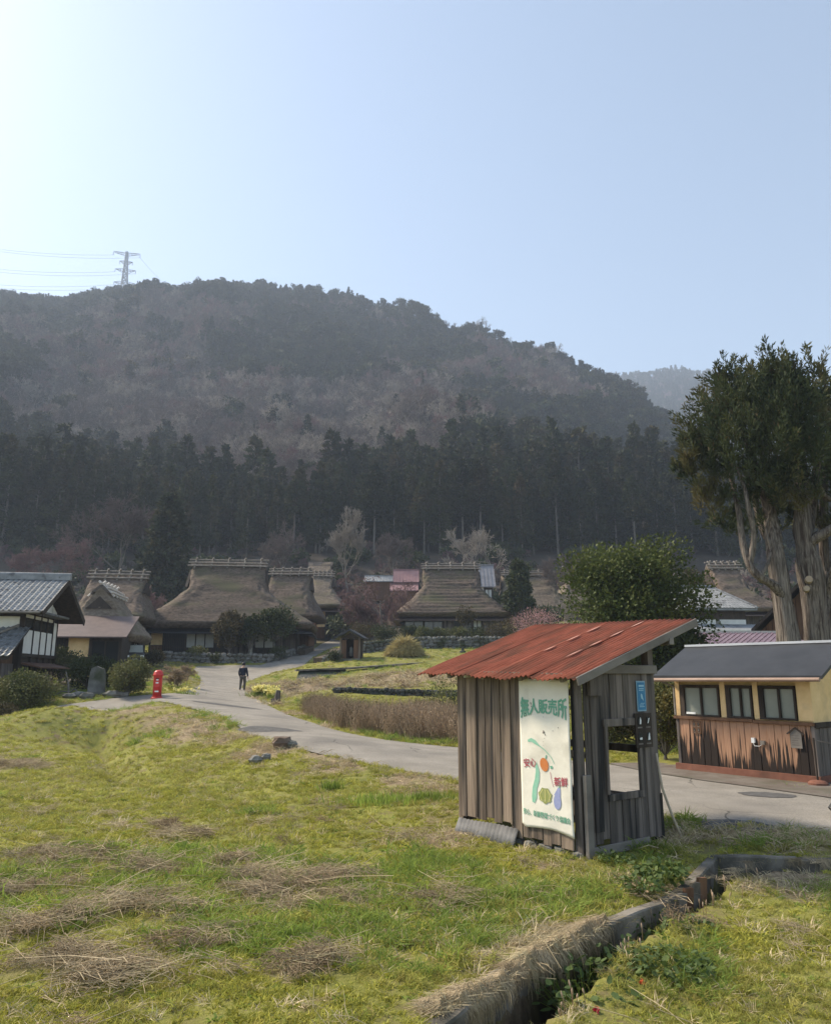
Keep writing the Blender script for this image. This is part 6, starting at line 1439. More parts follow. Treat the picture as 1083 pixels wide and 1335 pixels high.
# ---------------------------------------------------------------- washroom building
wo_ = Vector((5.29, 16.1, 0)); WR = thing('washroom', 'small washroom building with dark roof, yellow plaster and scorched brown boards', 'washroom', wo_, math.atan2(-.787, .617))
WL, WD = 2.74, 1.75
MB().box(-.05, WL + .05, -.06, WD + .05, -.1, .13).build('plinth', M['brick_base'], WR)
MB().box(.03, WL - .03, .05, WD, .13, 1.78).build('wall', M['yellow_plaster'], WR)
MB().prism([(.05, 1.78), (WD, 1.78), (WD / 2 + .0, 2.28)], 'x', .03, WL - .03).build('gable', M['yellow_plaster'], WR)
nb = 19
for i in range(nb):
    a = .0 + (WL) * i / nb; b = WL * (i + 1) / nb - .006
    m = MB().box(a, b, .0 - .008 * (i % 2), .04, .13, .985, jit=.002); bevel(m.build('front_board', M['scorched'], WR), .003)
for i in range(12):
    a = .04 + (WD - .04) * i / 12; m = MB().box(WL - .03, WL + .005 + .006 * (i % 2), a, a + (WD - .04) / 12 - .006, .13, .93); m.build('side_board', M['dark_old_wood'], WR)
    m = MB().box(-.005 - .006 * (i % 2), .03, a, a + (WD - .04) / 12 - .006, .13, .95); m.build('side_board', M['dark_old_wood'], WR)
bevel(MB().box(-.03, WL * .60, -.06, .05, .99, 1.045).build('sill_rail', M['brown_wood'], WR), .004)
bevel(MB().box(WL * .60 + .004, WL + .02, -.055, .05, .975, 1.03).build('sill_rail', M['brown_wood'], WR), .004)
bevel(MB().box(WL - .0, WL + .04, .0, WD, .94, 1.03).build('sill_rail', M['dark_wood'], WR), .004)
for x in (.0, WL - .05): MB().box(x, x + .06, -.012, .045, .13, .99).build('corner_trim', M['dark_old_wood'], WR)
for k, (a, b) in enumerate(((.13, .97), (1.12, 1.64), (1.78, 2.46))):
    f = MB()
    for q in ((a, a + .09, 1.05, 1.66), (b - .03, b, 1.05, 1.66), (a + .09, b - .03, 1.05, 1.085), (a + .09, b - .03, 1.60, 1.66), ((a + b) / 2 + .02, (a + b) / 2 + .055, 1.085, 1.60)): f.box(q[0], q[1], -.02, .055, q[2], q[3])
    w_ = f.build('window', M['dark_wood'], WR)
    MB().box(a + .09, (a + b) / 2 + .02, .03, .052, 1.085, 1.60).build('pane', M['glass_pale'], w_); MB().box((a + b) / 2 + .055, b - .03, .03, .052, 1.085, 1.60).build('pane', M['glass_pale'], w_)
for a, b in ((.0, .10), (.99, 1.10), (1.66, 1.76), (2.48, 2.74)): MB().box(a, b, .01, .052, 1.05, 1.76).build('plaster_post', M['yellow_plaster'], WR)
ry, rzt = .86, 2.46
MB().prism([(-.42, 1.78), (ry, rzt - .06), (WD + .45, 1.78), (WD + .45, 1.84), (ry, rzt), (-.42, 1.84)], 'x', -.2, WL + .42).build('roof', M['dark_metal_roof'], WR)
rf = [o for o in WR.children if o.name.startswith('roof')][0]
m = MB()
for i in range(0): # horizontal laps of the metal roof
    t = i / 5; y = -.42 + (ry + .42) * t; z = 1.845 + (rzt - 1.84) * t; m.bar((-.2, y, z), (WL + .42, y, z), .02, .008)
m.build('roof_lap', M['dark_metal_roof'], rf)
MB().box(-.21, WL + .43, ry - .07, ry + .07, rzt - .02, rzt + .025).build('ridge_cap', M['steel'], WR)
for x in np.arange(-.12, WL + .4, .33): MB().box(x, x + .05, -.38, .05, 1.735, 1.78).build('rafter_end', M['dark_wood'], WR)
MB().tube([(-.25, -.47, 1.755), (WL + .4, -.47, 1.775)], .035, 8).build('gutter', M['gutter'], WR)
MB().tube([(.0, -.45, 1.73), (.02, -.05, 1.62), (.02, -.05, 1.06)], .022, 8).build('downpipe', M['log'], WR)
m = MB().prism([(2.34, .62), (2.50, .61), (2.57, .60), (2.58, .92), (2.46, .98), (2.34, .92)], 'y', -.035, -.012)
wb_ = thing('pentagon_sign', 'blank weathered house shaped wooden sign on the washroom boards', 'sign', WR.matrix_world @ Vector((0, 0, 0)), 0)
bpy.context.view_layer.update()
def W2W(x, y, z): return WR.matrix_world @ Vector((x, y, z))
wb_.location = W2W(2.42, -.04, .58); wb_.rotation_euler.z = WR.rotation_euler.z
MB().box(-.10, .10, 0, .014, 0, .26).build('panel', M['grey_wood'], wb_)
for s in (-1, 1): MB().bar((s * .15, -.004, .24), (0, -.004, .35), .03, .02).build('roof_strip', M['dark_wood'], wb_)
MB().prism([(-.10, .262), (.10, .262), (0, .33)], 'y', .001, .014).build('top_panel', M['grey_wood'], wb_)
for i in range(5): MB().box(-.08, .07 - .02 * (i % 3), -.002, 0, .05 + .04 * i, .056 + .04 * i).build('faded_line', M['dark_old_wood'], wb_)
cat_board('carved_board', 'reddish brown carved board with four small figures on the washroom boards', W2W(.46, -.035, .72), WR.rotation_euler.z, .62, 'brown_wood', 'log')
tp_ = thing('wall_tap', 'white wall fitting with hanging wire on the washroom boards', 'fitting', W2W(1.62, -.03, .62), WR.rotation_euler.z)
MB().box(-.03, .03, -.03, 0.02, 0, .09).build('cover', M['white_paint'], tp_); MB().box(.14, .22, -.03, .02, -.02, .05).build('outlet', M['log'], tp_)
MB().tube([(0, -.02, 0), (.03, -.03, -.05), (.12, -.03, -.05), (.18, -.02, -.01)], .005, 5).build('wire', M['white_paint'], tp_)
bo_ = thing('window_sign', 'small white card leaning in the left washroom window', 'card', W2W(.36, -.035, 1.09), WR.rotation_euler.z); MB().box(-.10, .10, 0, .01, 0, .04).build('card', M['white_paint'], bo_)
# post with round foot and rope in front of the washroom's right corner
c = PZ(1066, 1024, .0); rp = thing('rope_post', 'slim dark post with round concrete foot and rope at the washroom corner', 'post', (c.x, c.y, G(c.x, c.y)))
MB().lathe([(.16, 0), (.16, .04), (.12, .07), (.03, .085)], (0, 0, 0), 20).build('foot', M['brick_base'], rp, False); MB().tube([(0, 0, .05), (0, 0, .78)], .018, 8).build('pole', M['dark_wood'], rp)
MB().tube([(0, 0, .74), (.5, -.15, .64), (1.2, -.4, .60), (1.8, -.6, .66)], .008, 6).build('rope', M['log'], rp)
c = PZ(1112, 1034, 0); rp2 = thing('rope_post', 'second dark rope post just outside the right edge of the picture', 'post', (rp.location.x + 1.8, rp.location.y - .6, G(rp.location.x + 1.8, rp.location.y - .6)))
MB().lathe([(.16, 0), (.16, .04), (.12, .07), (.03, .085)], (0, 0, 0), 20).build('foot', M['brick_base'], rp2); MB().tube([(0, 0, .05), (0, 0, .78)], .018, 8).build('pole', M['dark_wood'], rp2)
# corner of a dark planter at the right edge
c = PZ(1096, 1068, 0); pl_ = thing('wooden_signboard', 'corner of a dark slatted signboard poking in at the right edge over the road', 'signboard', (c.x, c.y, G(c.x, c.y)), R(20))
MB().prism([(-.19, .24), (-.06, .36), (.5, .40), (.5, .12), (-.02, .08)], 'y', -.02, .02).build('panel', M['black'], pl_)
for i in range(3): MB().bar((-.19 + .055 * i, -.03, .235 - .05 * i), (-.06 + .055 * i, -.03, .355 - .05 * i), .012, .012).build('slat', M['grey_wood'], pl_)
for x in (.1, .42): MB().box(x, x + .04, -.015, .015, 0, .2).build('leg', M['dark_wood'], pl_)

apr = [W2W(-1.6, -.30, 0), W2W(-.9, .5, 0), W2W(-.02, .7, 0), W2W(WL + .02, .7, 0), W2W(WL + 2.5, 1.0, 0), W2W(WL + 2.2, -1.6, 0), W2W(WL - .5, -1.25, 0), W2W(1.2, -1.15, 0), W2W(0, -.9, 0)]
struct('paved_apron', drape([(q.x, q.y) for q in apr][::-1], lambda y: .3, .012, 'paved_apron', M['apron']))
# ---------------------------------------------------------------- postbox
c = PZ(205, 905, 1.0); c.z = G(c.x, c.y) ; pbx = thing('postbox', 'old round red pillar postbox standing at the roadside bush', 'postbox', c, R(10))
MB().lathe([(.27, 0), (.27, .10), (.235, .12), (.225, .16)], (0, 0, 0), 28).build('base', M['red_paint'], pbx, False)
MB().lathe([(.195, .16), (.195, 1.06), (.20, 1.08)], (0, 0, 0), 28).build('body', M['red_paint'], pbx, True)
MB().lathe([(.235, 1.08), (.235, 1.13), (.21, 1.16), (.20, 1.22), (.17, 1.28), (.10, 1.325), (.0, 1.34)], (0, 0, 0), 28).build('cap', M['red_paint'], pbx, True)
MB().box(-.09, .09, -.225, -.17, .99, 1.01).build('slot_hood', M['red_paint'], pbx); MB().box(-.08, .08, -.203, -.17, .95, .985).build('slot', M['black'], pbx)
MB().box(-.10, .10, -.206, -.15, .58, .84).build('collection_door', M['red_paint'], pbx); MB().box(-.06, .06, -.211, -.2, .74, .80).build('notice', M['white_paint'], pbx)
MB().box(-.085, .085, -.208, -.15, .36, .42).build('name_plate', M['white_paint'], pbx)
MB().box(-.05, .05, -.207, -.15, .875, .925).build('emblem_plate', M['white_paint'], pbx)
# ---------------------------------------------------------------- person walking away
c = on(316, 903, 47); pn = thing('person', 'person seen from behind in dark jacket and brown trousers walking up the road', 'person', c, R(-6))
def skin_obj(name, verts, edges, rad, mat, sub=2):
    me = bpy.data.meshes.new(name); me.from_pydata(verts, edges, []); me.materials.append(M[mat]); o = link(name, me, pn)
    md = o.modifiers.new('skin', 'SKIN'); md.use_smooth_shade = True
    for i, r in enumerate(rad): me.skin_vertices[0].data[i].radius = (r if not hasattr(r, '__len__') else r[0], r if not hasattr(r, '__len__') else r[1])
    me.skin_vertices[0].data[0].use_root = True
    sb = o.modifiers.new('sub', 'SUBSURF'); sb.levels = sub; sb.render_levels = sub; return o
# local: x right, y forward (away from the camera), z up
bv = [(0, 0, .93), (0, .01, 1.12), (0, .01, 1.30), (0, 0, 1.42), (0, .01, 1.50), (0, .035, 1.58), (0, .045, 1.68),
      (-.17, -.0, 1.385), (-.235, -.03, 1.12), (-.22, .10, .93), (-.215, .13, .87),
      (.17, .0, 1.385), (.245, -.02, 1.12), (.30, .02, .88), (.31, .035, .81),
      (-.09, 0, .90), (-.115, -.01, .50), (-.12, -.10, .10), (-.125, .02, .045), (.09, 0, .90), (.10, .06, .50), (.095, .03, .08), (.10, .15, .04),
      (-.215, .15, .83), (-.20, .155, .80), (-.225, .16, .80), (.315, .045, .77), (.325, .05, .735), (.30, .055, .74), (-.19, .12, .83), (.29, .03, .78)]
be = [(0, 1), (1, 2), (2, 3), (3, 4), (4, 5), (5, 6), (3, 7), (7, 8), (8, 9), (9, 10), (3, 11), (11, 12), (12, 13), (13, 14), (0, 15), (15, 16), (16, 17), (17, 18), (0, 19), (19, 20), (20, 21), (21, 22),
      (10, 23), (23, 24), (23, 25), (14, 26), (26, 27), (26, 28), (10, 29), (14, 30)]
brd = [.13, .12, .13, .10, .055, .085, .075, .055, .045, .034, .025, .055, .045, .034, .025, .085, .06, .04, .035, .085, .06, .04, .035, .012, .008, .008, .012, .008, .008, .008, .008]
skin_obj('body', bv, be, brd, 'skin')
jv = [(0, 0, .90), (0, 0, 1.10), (0, .005, 1.30), (0, .0, 1.43), (-.18, 0, 1.39), (-.245, -.03, 1.12), (-.225, .09, .94), (.18, 0, 1.39), (.255, -.02, 1.12), (.295, .01, .91)]
skin_obj('jacket', jv, [(0, 1), (1, 2), (2, 3), (3, 4), (4, 5), (5, 6), (3, 7), (7, 8), (8, 9)], [(.19, .13), (.18, .135), (.185, .14), (.11, .10), .08, .065, .05, .08, .065, .05], 'navy')
tv = [(0, 0, .93), (-.095, 0, .86), (-.12, -.01, .50), (-.125, -.10, .13), (.095, 0, .86), (.105, .06, .50), (.10, .03, .11)]
skin_obj('trousers', tv, [(0, 1), (1, 2), (2, 3), (0, 4), (4, 5), (5, 6)], [(.16, .12), .11, .08, .062, .11, .08, .062], 'trouser')
for s, yy_ in ((-.125, -.02), (.10, .10)):
    m = MB(); m.rock((s, yy_, .045), .12, sq=(.45, 1.15, .42), seed=3); m.build('shoe', M['black'], pn, True)
m = MB(); m.lathe([(.02, -.10), (.09, -.06), (.105, 0), (.10, .06), (.06, .105), (0, .115)], (0, .035, 1.64), 14); m.build('hair', M['black'], pn, True)
# ---------------------------------------------------------------- small roadside things
def blob_thing(name, lab, cat, u, v, Y, r, sq, mat='stone', seed=1, kids=1):
    c = on(u, v, Y) if Y else None
    t = thing(name, lab, cat, c); MB().rock((0, 0, r * sq[2] * .6), r, sq=sq, seed=seed).build('stone', M[mat], t); bevel(t.children[0], r * .08, 1); return t
mon = thing('stone_monument', 'upright flat grey stone monument between bushes left of the postbox', 'monument', on(126, 903, 38)); 
MB().prism([(-.42, 0), (.40, 0), (.36, .9), (.30, 1.16), (-.05, 1.30), (-.30, 1.2), (-.38, .8)], 'y', -.09, .09).build('slab', M['stone'], mon); MB().box(-.55, .55, -.3, .3, -.15, .08).build('base', M['stone'], mon)
for i, (u, v, Y, r) in enumerate([(102, 908, 37, .28), (113, 909, 36.6, .3), (148, 908, 36.8, .34), (160, 907, 36.8, .25), (90, 911, 36.5, .22)]):
    blob_thing('garden_stone', ['rounded garden stone left of the monument', 'flat garden stone at the foot of the monument', 'long flat stone right of the monument', 'small stone between monument and postbox', 'small pale stone at the left end of the roadside bed'][i], 'stone', u, v, Y, r, (1.5, .9, .6), seed=20 + i)
for i, (u, v, r, z) in enumerate([(366, 985, .24, .03), (334, 993, .15, 0), (347, 991, .12, .02), (380, 984, .13, .05)]):
    c = PZ(u, v, z); t = thing('boulder', ['square brown boulder on the bank below the road', 'rounded grey stone left of the square boulder', 'small stone wedged beside the square boulder', 'flat stone right of the square boulder'][i], 'stone', (c.x, c.y, G(c.x, c.y)))
    o = MB().rock((0, 0, r * .5), r, sq=(1.1, .8, .72), seed=40 + i).build('stone', M['stone' if i else 'boulder'], t)
stp = thing('tree_stump', 'small dark leaning stump beside the daffodils at the roadside', 'stump', PZ(361, 911, .72)); stp.location.z = G(stp.location.x, stp.location.y)
MB().tube([(0, 0, -.1), (.02, 0, .3), (.07, 0, .62)], [.20, .15, .11], 9).build('trunk', M['dark_old_wood'], stp); MB().tube([(-.12, 0, -.1), (-.22, 0, .22)], [.12, .08], 7).build('side_shoot', M['dark_old_wood'], stp)
# pale bleached root and bed edging left
rt = thing('dead_branch', 'bleached dead branch lying in the bed beside the tiled house', 'branch', on(90, 905, 37.5))
m = MB(); m.tube([(0, 0, 0), (-.05, 0, .5), (-.25, .05, 1.1)], [.05, .04, .02], 6); m.tube([(0, 0, .1), (.3, -.1, .3), (.5, -.1, .1)], [.04, .03, .02], 6); m.tube([(0, 0, .15), (-.3, -.1, .2), (-.6, -.1, .0)], [.04, .03, .02], 6); m.build('branch', M['log'], rt)
cv = thing('culvert_pipe', 'dark mouth of a culvert where the bank meets the field on the left', 'culvert', PZ(128, 964, -.62)); cv.location.z = G(cv.location.x, cv.location.y) + .16
o = MB(); o.tube([(0, -.1, 0), (.05, .9, .05)], .26, 14, cap=False); o.build('pipe', M['dark_concrete'], cv); MB().tube([(.0, -.02, .0), (.02, .3, .02)], .225, 14).build('opening', M['black'], cv)  # solid black plug paints in the darkness of the hollow pipe
# thatch straw heap on the terrace
c = on(527, 853, 63.5); hp = thing('straw_heap', 'domed pile of golden pampas straw on the grass below the terrace wall', 'straw heap', c)
gg = np.random.default_rng(3); n = 2600; a = gg.random(n) * 6.283; rr_ = gg.random(n) ** .5
C = np.column_stack([np.cos(a) * rr_ * 1.25, np.sin(a) * rr_ * .9, 1.05 * (1 - rr_ ** 2) + .1]); D = np.column_stack([np.cos(a) * (rr_ + .15), np.sin(a) * (rr_ + .15), -.75 * rr_ + .25]) + gg.normal(size=(n, 3)) * .22
V, F_ = leaves(C, D, gg.uniform(.5, .9, n), .05, gg); link('stalks', mesh_np('stalks', V, F_, [M['straw_gold']]), hp)
MB().lathe([(1.15, -.1), (1.1, .3), (.8, .75), (.4, 1.0), (0, 1.05)], (0, 0, 0), 18).build('mound', M['straw_gold'], hp, True)
# ---------------------------------------------------------------- grass, straw, brush (uncountable cover)
def tuft(seed, n, h, spread, wd, mat, lean=.5, name='tuft', flat=False):
    g_ = np.random.default_rng(seed); b = np.column_stack([g_.normal(size=(n, 2)) * spread, np.full(n, -.01)]); d = g_.normal(size=(n, 3)) * lean; d[:, 2] = 1 if not flat else g_.random(n) * .35
    d = norm(d); hh = h * g_.uniform(.5, 1.25, n); side = norm(np.cross(d, g_.normal(size=(n, 3)))) * (wd * g_.uniform(.6, 1.3, n))[:, None] / 2
    bend = norm(np.column_stack([d[:, :2], np.zeros(n)])) * (hh * .35)[:, None]
    m1 = b + d * (hh * .55)[:, None]; tp = b + d * (hh)[:, None] + bend * (1 if not flat else .3) - [0, 0, 1] * (hh * (.12 if not flat else .25))[:, None]
    V = np.stack([b - side * .8, b + side * .8, m1 + side, m1 - side, tp + side * .12, tp - side * .12], 1).reshape(-1, 3); o = (np.arange(n) * 6)[:, None]
    F_ = np.concatenate([o + [0, 1, 2, 3], o + [3, 2, 4, 5]]); return mesh_np(name, V, F_, [M[mat]])
gk = np.random.default_rng(77)
def cand(x0, x1, y0, y1, dens):
    n = int((x1 - x0) * (y1 - y0) * dens); return gk.uniform(x0, x1, n), gk.uniform(y0, y1, n)
STp = [L2W(*q) for q in ((-.05, -.04, 0), (LW, -.04, 0), (LW, LD + .02, 0), (-.05, LD + .02, 0))]; STp = [(q.x, q.y) for q in STp]
WRp = [W2W(*q) for q in ((-.1, -.1, 0), (WL + .1, -.1, 0), (WL + .1, WD, 0), (-.1, WD, 0))]; WRp = [(q.x, q.y) for q in WRp]
APR = [W2W(*q) for q in ((-1.5, -.5, 0), (WL + 3, -.5, 0), (WL + 3, WD, 0), (-1.5, WD, 0))]; APR = [(q.x, q.y) for q in APR]
def ok(x, y, edge=.03):
    k = (~pip(x, y, ROAD) | ((dline(x, y, ROAD, True) < .16) & (gk.random(len(x)) < .45))) & ~pip(x, y, STp) & ~pip(x, y, WRp) & ~pip(x, y, APR)
    k &= ~(pip(x, y, DITCH)); return k
def inview(x, y, mrg=.16):
    return (np.abs(x) < (.5415 + mrg) * (y + .6) / .96 + 1.2)
srcs = [tuft(1, 26, .060, .035, .0055, 'grass_green'), tuft(2, 26, .075, .035, .0055, 'grass_green'), tuft(3, 22, .05, .04, .006, 'grass_green', .9), tuft(4, 20, .11, .03, .006, 'grass_dark'), tuft(5, 22, .085, .04, .005, 'straw', 1.1), tuft(6, 18, .15, .06, .005, 'straw_grey', 1.0, flat=True), tuft(7, 30, .045, .03, .007, 'grass_moss', .8), tuft(8, 12, .05, .008, .022, 'weed_green', 1.2), tuft(9, 14, .045, .02, .014, 'grass_dark', 1.0)]
Xs, Ys, SCs = [], [], []
for (x0, x1, y0, y1, dens, sc) in ((-5, 5.5, 3.6, 6.2, 520, 1.0), (-7, 7.5, 6.2, 9, 330, 1.15), (-11, 11, 9, 14, 190, 1.4), (-14, 12, 14, 22, 95, 1.8), (-24, 22, 22, 40, 32, 2.5), (-40, 30, 40, 85, 5.0, 4.0)):
    x, y = cand(x0, x1, y0, y1, dens); k = ok(x, y) & inview(x, y); Xs.append(x[k]); Ys.append(y[k]); SCs.append(np.full(k.sum(), sc))
x = np.concatenate(Xs); y = np.concatenate(Ys); sc = np.concatenate(SCs)
ddt = dline(x, y, DITCH, True); k = (ddt > .03) & ((ddt > .30) | (gk.random(len(x)) < .75)); x, y, sc, ddt = x[k], y[k], sc[k], ddt[k]
dm = drymask(x, y); sm = strawmask(x, y); nn = fbm(x, y, .9, 3, 61); n2 = fbm(x, y, 3.5, 3, 62); r = gk.random(len(x))
keep = (r < 1 - .45 * sm) & (gk.random(len(x)) < np.clip(2.4 * (fbm(x, y, .55, 3, 66) - .18), .25, 1)); x, y, sc, dm, sm, nn, n2, ddt = [q[keep] for q in (x, y, sc, dm, sm, nn, n2, ddt)]; r = gk.random(len(x))
ix = gk.choice([0, 1, 2, 6], len(x)); ix = np.where((nn > .55) & (r < .7), 6, ix)
shedd = np.hypot(x - 2.9, y - 9.6); rank = ((n2 > .60) | (shedd < 1.0)) & (ddt > .35)
ix = np.where(rank & (r < .28), 3, ix); ix = np.where(r > .935, 4, ix); ix = np.where((r < .06) & (y < 16), 8, ix); ix = np.where(gk.random(len(x)) < dm * .8, gk.choice([4, 5], len(x)), ix); ix = np.where(gk.random(len(x)) < sm * .7, 5, ix)
z = ground_z(x, y); s_ = sc * gk.uniform(.7, 1.3, len(x)) * np.where((y < 30) & (n2 > .6), 1.25, 1); s_ = np.where(y > 22, s_ * .8, s_); s_ = np.where(ddt < .35, s_ * (.72 + .28 * ddt / .35), s_) * .85
print('grass tufts', len(x))
scatter('meadow_grass', 'short yellow green meadow grass with dry patches covering the field and banks', 'grass', np.column_stack([x, y, z]), np.column_stack([gk.normal(size=len(x)) * .12, gk.normal(size=len(x)) * .12, gk.random(len(x)) * 6.28]), np.repeat(s_[:, None], 3, 1), ix, srcs)
# loose cut straw lying in heaps
def stalk(seed, n, L, sp, wd, mat):
    g_ = np.random.default_rng(seed); a = g_.random(n) * 6.283; p0 = np.column_stack([g_.normal(size=(n, 2)) * sp, g_.random(n) * .05 + .005]); Ln = L * g_.uniform(.35, 1.2, n)
    d = np.column_stack([np.cos(a), np.sin(a), g_.normal(size=n) * .13]); pm = p0 + d * (Ln * .5)[:, None] + np.column_stack([g_.normal(size=(n, 2)) * .03, np.abs(g_.normal(size=n)) * .02]); p1 = p0 + d * Ln[:, None] + np.column_stack([g_.normal(size=(n, 2)) * .05, np.zeros(n)]); p1[:, 2] = np.maximum(p1[:, 2], .004)
    V, F_ = segs(np.concatenate([p0, pm]), np.concatenate([pm, p1]), np.full(2 * n, wd), np.full(2 * n, wd * .7), 3); return mesh_np('stalks', V, F_, [M[mat]])
ss = [stalk(1, 40, .16, .06, .0016, 'straw_grey'), stalk(2, 40, .2, .07, .0018, 'straw_grey'), stalk(3, 12, .34, .08, .0022, 'straw'), stalk(4, 4, .6, .08, .003, 'straw'), stalk(5, 40, .14, .06, .002, 'straw_brown')]
Px, Py = [], []
for a, b, rr_ in STRAW:
    n = int(60 * rr_ ** 2 * (1 if b < 12 else .8)) + 10; Px.append(a + gk.normal(size=n) * rr_ * .72); Py.append(b + gk.normal(size=n) * rr_ * .5)
x, y = cand(-6.5, 3, 4, 13, 7.0); Px.append(x); Py.append(y); Px = np.concatenate(Px); Py = np.concatenate(Py); k = ok(Px, Py) & (strawmask(Px, Py) + (gk.random(len(Px)) < .25 * (fbm(Px, Py, 1.3, 3, 67) > .5)) > .25); Px, Py = Px[k], Py[k]
ix = gk.choice(5, len(Px), p=[.27, .22, .22, .07, .22]); far = np.clip(Py / 9, 1, 3)
scatter('cut_straw', 'loose cut straw and dead stalks lying in brown patches on the field', 'straw', np.column_stack([Px, Py, ground_z(Px, Py) + .015]), np.column_stack([gk.normal(size=len(Px)) * .15, gk.normal(size=len(Px)) * .15, gk.random(len(Px)) * 6.28]), np.repeat((gk.uniform(.8, 1.3, len(Px)) * far ** .35)[:, None], 3, 1), ix, ss)
# straw hanging over the ditch wall
def hang(seed, n, L, mat):
    g_ = np.random.default_rng(seed); x0 = g_.normal(size=n) * .07; out = g_.uniform(.03, .13, n); dr = L * g_.uniform(.4, 1.2, n); back = g_.uniform(.02, .22, n); lat = g_.normal(size=n) * .06
    p = [np.column_stack([x0 - lat, -back, np.abs(g_.normal(size=n)) * .015 + .01]), np.column_stack([x0, np.zeros(n) + .01, .045 + g_.random(n) * .05]), np.column_stack([x0 + lat * .5, out, -dr * .35]), np.column_stack([x0 + lat, out * 1.15, -dr])]
    V, F_ = segs(np.concatenate(p[:-1]), np.concatenate(p[1:]), np.repeat([.0016, .002, .0018], n), np.repeat([.002, .0018, .0008], n), 3); return mesh_np('hanging', V, F_, [M[mat]])
hs = [hang(1, 40, .14, 'straw_grey'), hang(2, 40, .2, 'straw'), hang(3, 34, .26, 'straw_grey'), tuft(11, 20, .16, .05, .005, 'straw', 1.3)]
P, Rr, S_, I_ = [], [], [], []
def along(a, b, n, jitter, lo, hi, ids):
    th = math.atan2(b[1] - a[1], b[0] - a[0])
    for _ in range(n):
        t = gk.random(); j = gk.normal() * jitter; px = a[0] + (b[0] - a[0]) * t - math.sin(th) * (abs(j) + .0) * 1; py = a[1] + (b[1] - a[1]) * t + math.cos(th) * abs(j)
        P.append((px, py, G0(px, py) + .03)); Rr.append((0, 0, th + math.pi + gk.normal() * .3)); S_.append([gk.uniform(lo, hi)] * 3); I_.append(int(gk.choice(ids)))
along(gp(560, 1350, .0), gp(640, 1308, -.03), 60, .04, .5, .8, [0, 1, 3, 3]); along(gp(620, 1322, -.02), gp(700, 1252, -.04), 16, .02, .5, .75, [0, 1, 3]); along(gp(680, 1268, -.04), gp(790, 1207, -.05), 48, .02, .55, .9, [0, 1, 2, 3]); along(gp(700, 1252, -.04), gp(770, 1215, -.05), 46, .16, .4, .75, [3, 3, 3]); along(gp(900, 1146, -.05), gp(1000, 1120, -.05), 7, .05, .4, .6, [0, 3]); along(gp(1020, 1121, -.05), gp(1083, 1123, -.05), 10, .06, .4, .6, [0, 3])
scatter('hanging_straw', 'long dead grass blades hanging over the ditch wall', 'dead grass', P, Rr, S_, I_, hs)
# roadside brush
bs = []
for k in range(4):
    g_ = np.random.default_rng(900 + k); n = 70; p0 = np.column_stack([g_.normal(size=(n, 2)) * .16, np.zeros(n)]); d = norm(np.column_stack([g_.normal(size=(n, 2)) * .28, np.ones(n)])); L = g_.uniform(.5, 1.1, n)[:, None]
    pm = p0 + d * L * .55; p1 = pm + norm(d + g_.normal(size=(n, 3)) * .22) * L * .5
    V1, F1 = segs(np.concatenate([p0, pm]), np.concatenate([pm, p1]), np.full(2 * n, .006), np.concatenate([np.full(n, .005), np.full(n, .002)]), 3)
    t = g_.random(n * 4); i_ = g_.integers(0, n, n * 4); c_ = pm[i_] + (p1[i_] - pm[i_]) * t[:, None]; V2, F2 = leaves(c_, g_.normal(size=(n * 4, 3)) * .7 + [0, 0, .7], g_.uniform(.03, .09, n * 4), .018, g_)
    V, F_, m_ = merge([(V1, F1, 0), (V2, F2, 1)]); bs.append(mesh_np('brush_clump', V, F_, [M['brush_stem'], M[['brush_leaf', 'brush_leaf', 'straw_brown', 'leaf_rust'][k]]], m_))
bl = [(398, 943), (405, 951), (430, 958), (470, 968), (520, 975), (560, 978), (640, 984), (660, 962), (640, 950), (600, 948), (560, 941), (520, 940), (470, 936), (430, 932), (402, 930)]
BRp = [tuple(PZ(u, v - 9, .28 if v > 940 else .45)[:2]) for u, v in bl]
xs_ = [q[0] for q in BRp]; ys_ = [q[1] for q in BRp]; x, y = cand(min(xs_), max(xs_), min(ys_), max(ys_), 4.6); k = pip(x, y, BRp) & ok(x, y) & (dline(x, y, ROAD, True) > .45); x, y = x[k], y[k]
print('brush', len(x)); idb = gk.choice(4, len(x), p=[.35, .3, .2, .15]); gr = (fbm(x, y, 2.5, 2, 71) > .58); idb = np.where(gr, 3, idb)
scatter('roadside_brush', 'dry reddish brown brush growing thickly between the road and the sunken plots', 'brush', np.column_stack([x, y, gz(x, y) - .03]), np.column_stack([gk.normal(size=len(x)) * .1, gk.normal(size=len(x)) * .1, gk.random(len(x)) * 6.28]), np.repeat((gk.uniform(.8, 1.25, len(x)) * np.where(y > 26, .75, .82))[:, None], 3, 1), idb, bs)
# dead grass on the far banks and terraces
x, y = cand(-14, 8, 36, 62, 5); u_ = 541.5 + 1000 * x / y / .98; k = ok(x, y) & (u_ > 325) & (u_ < 620) & (drymask(x, y) > .3); x, y = x[k], y[k]
scatter('bank_grass', 'dead straw coloured grass on the banks around the sunken plots', 'dead grass', np.column_stack([x, y, ground_z(x, y)]), np.column_stack([gk.normal(size=(len(x), 2)) * .2, gk.random(len(x)) * 6.28]), np.repeat(gk.uniform(2.2, 4, len(x))[:, None], 3, 1), gk.choice(2, len(x)), [tuft(21, 24, .11, .05, .008, 'straw', 1.2), tuft(22, 24, .10, .05, .008, 'straw_brown', 1.2)])
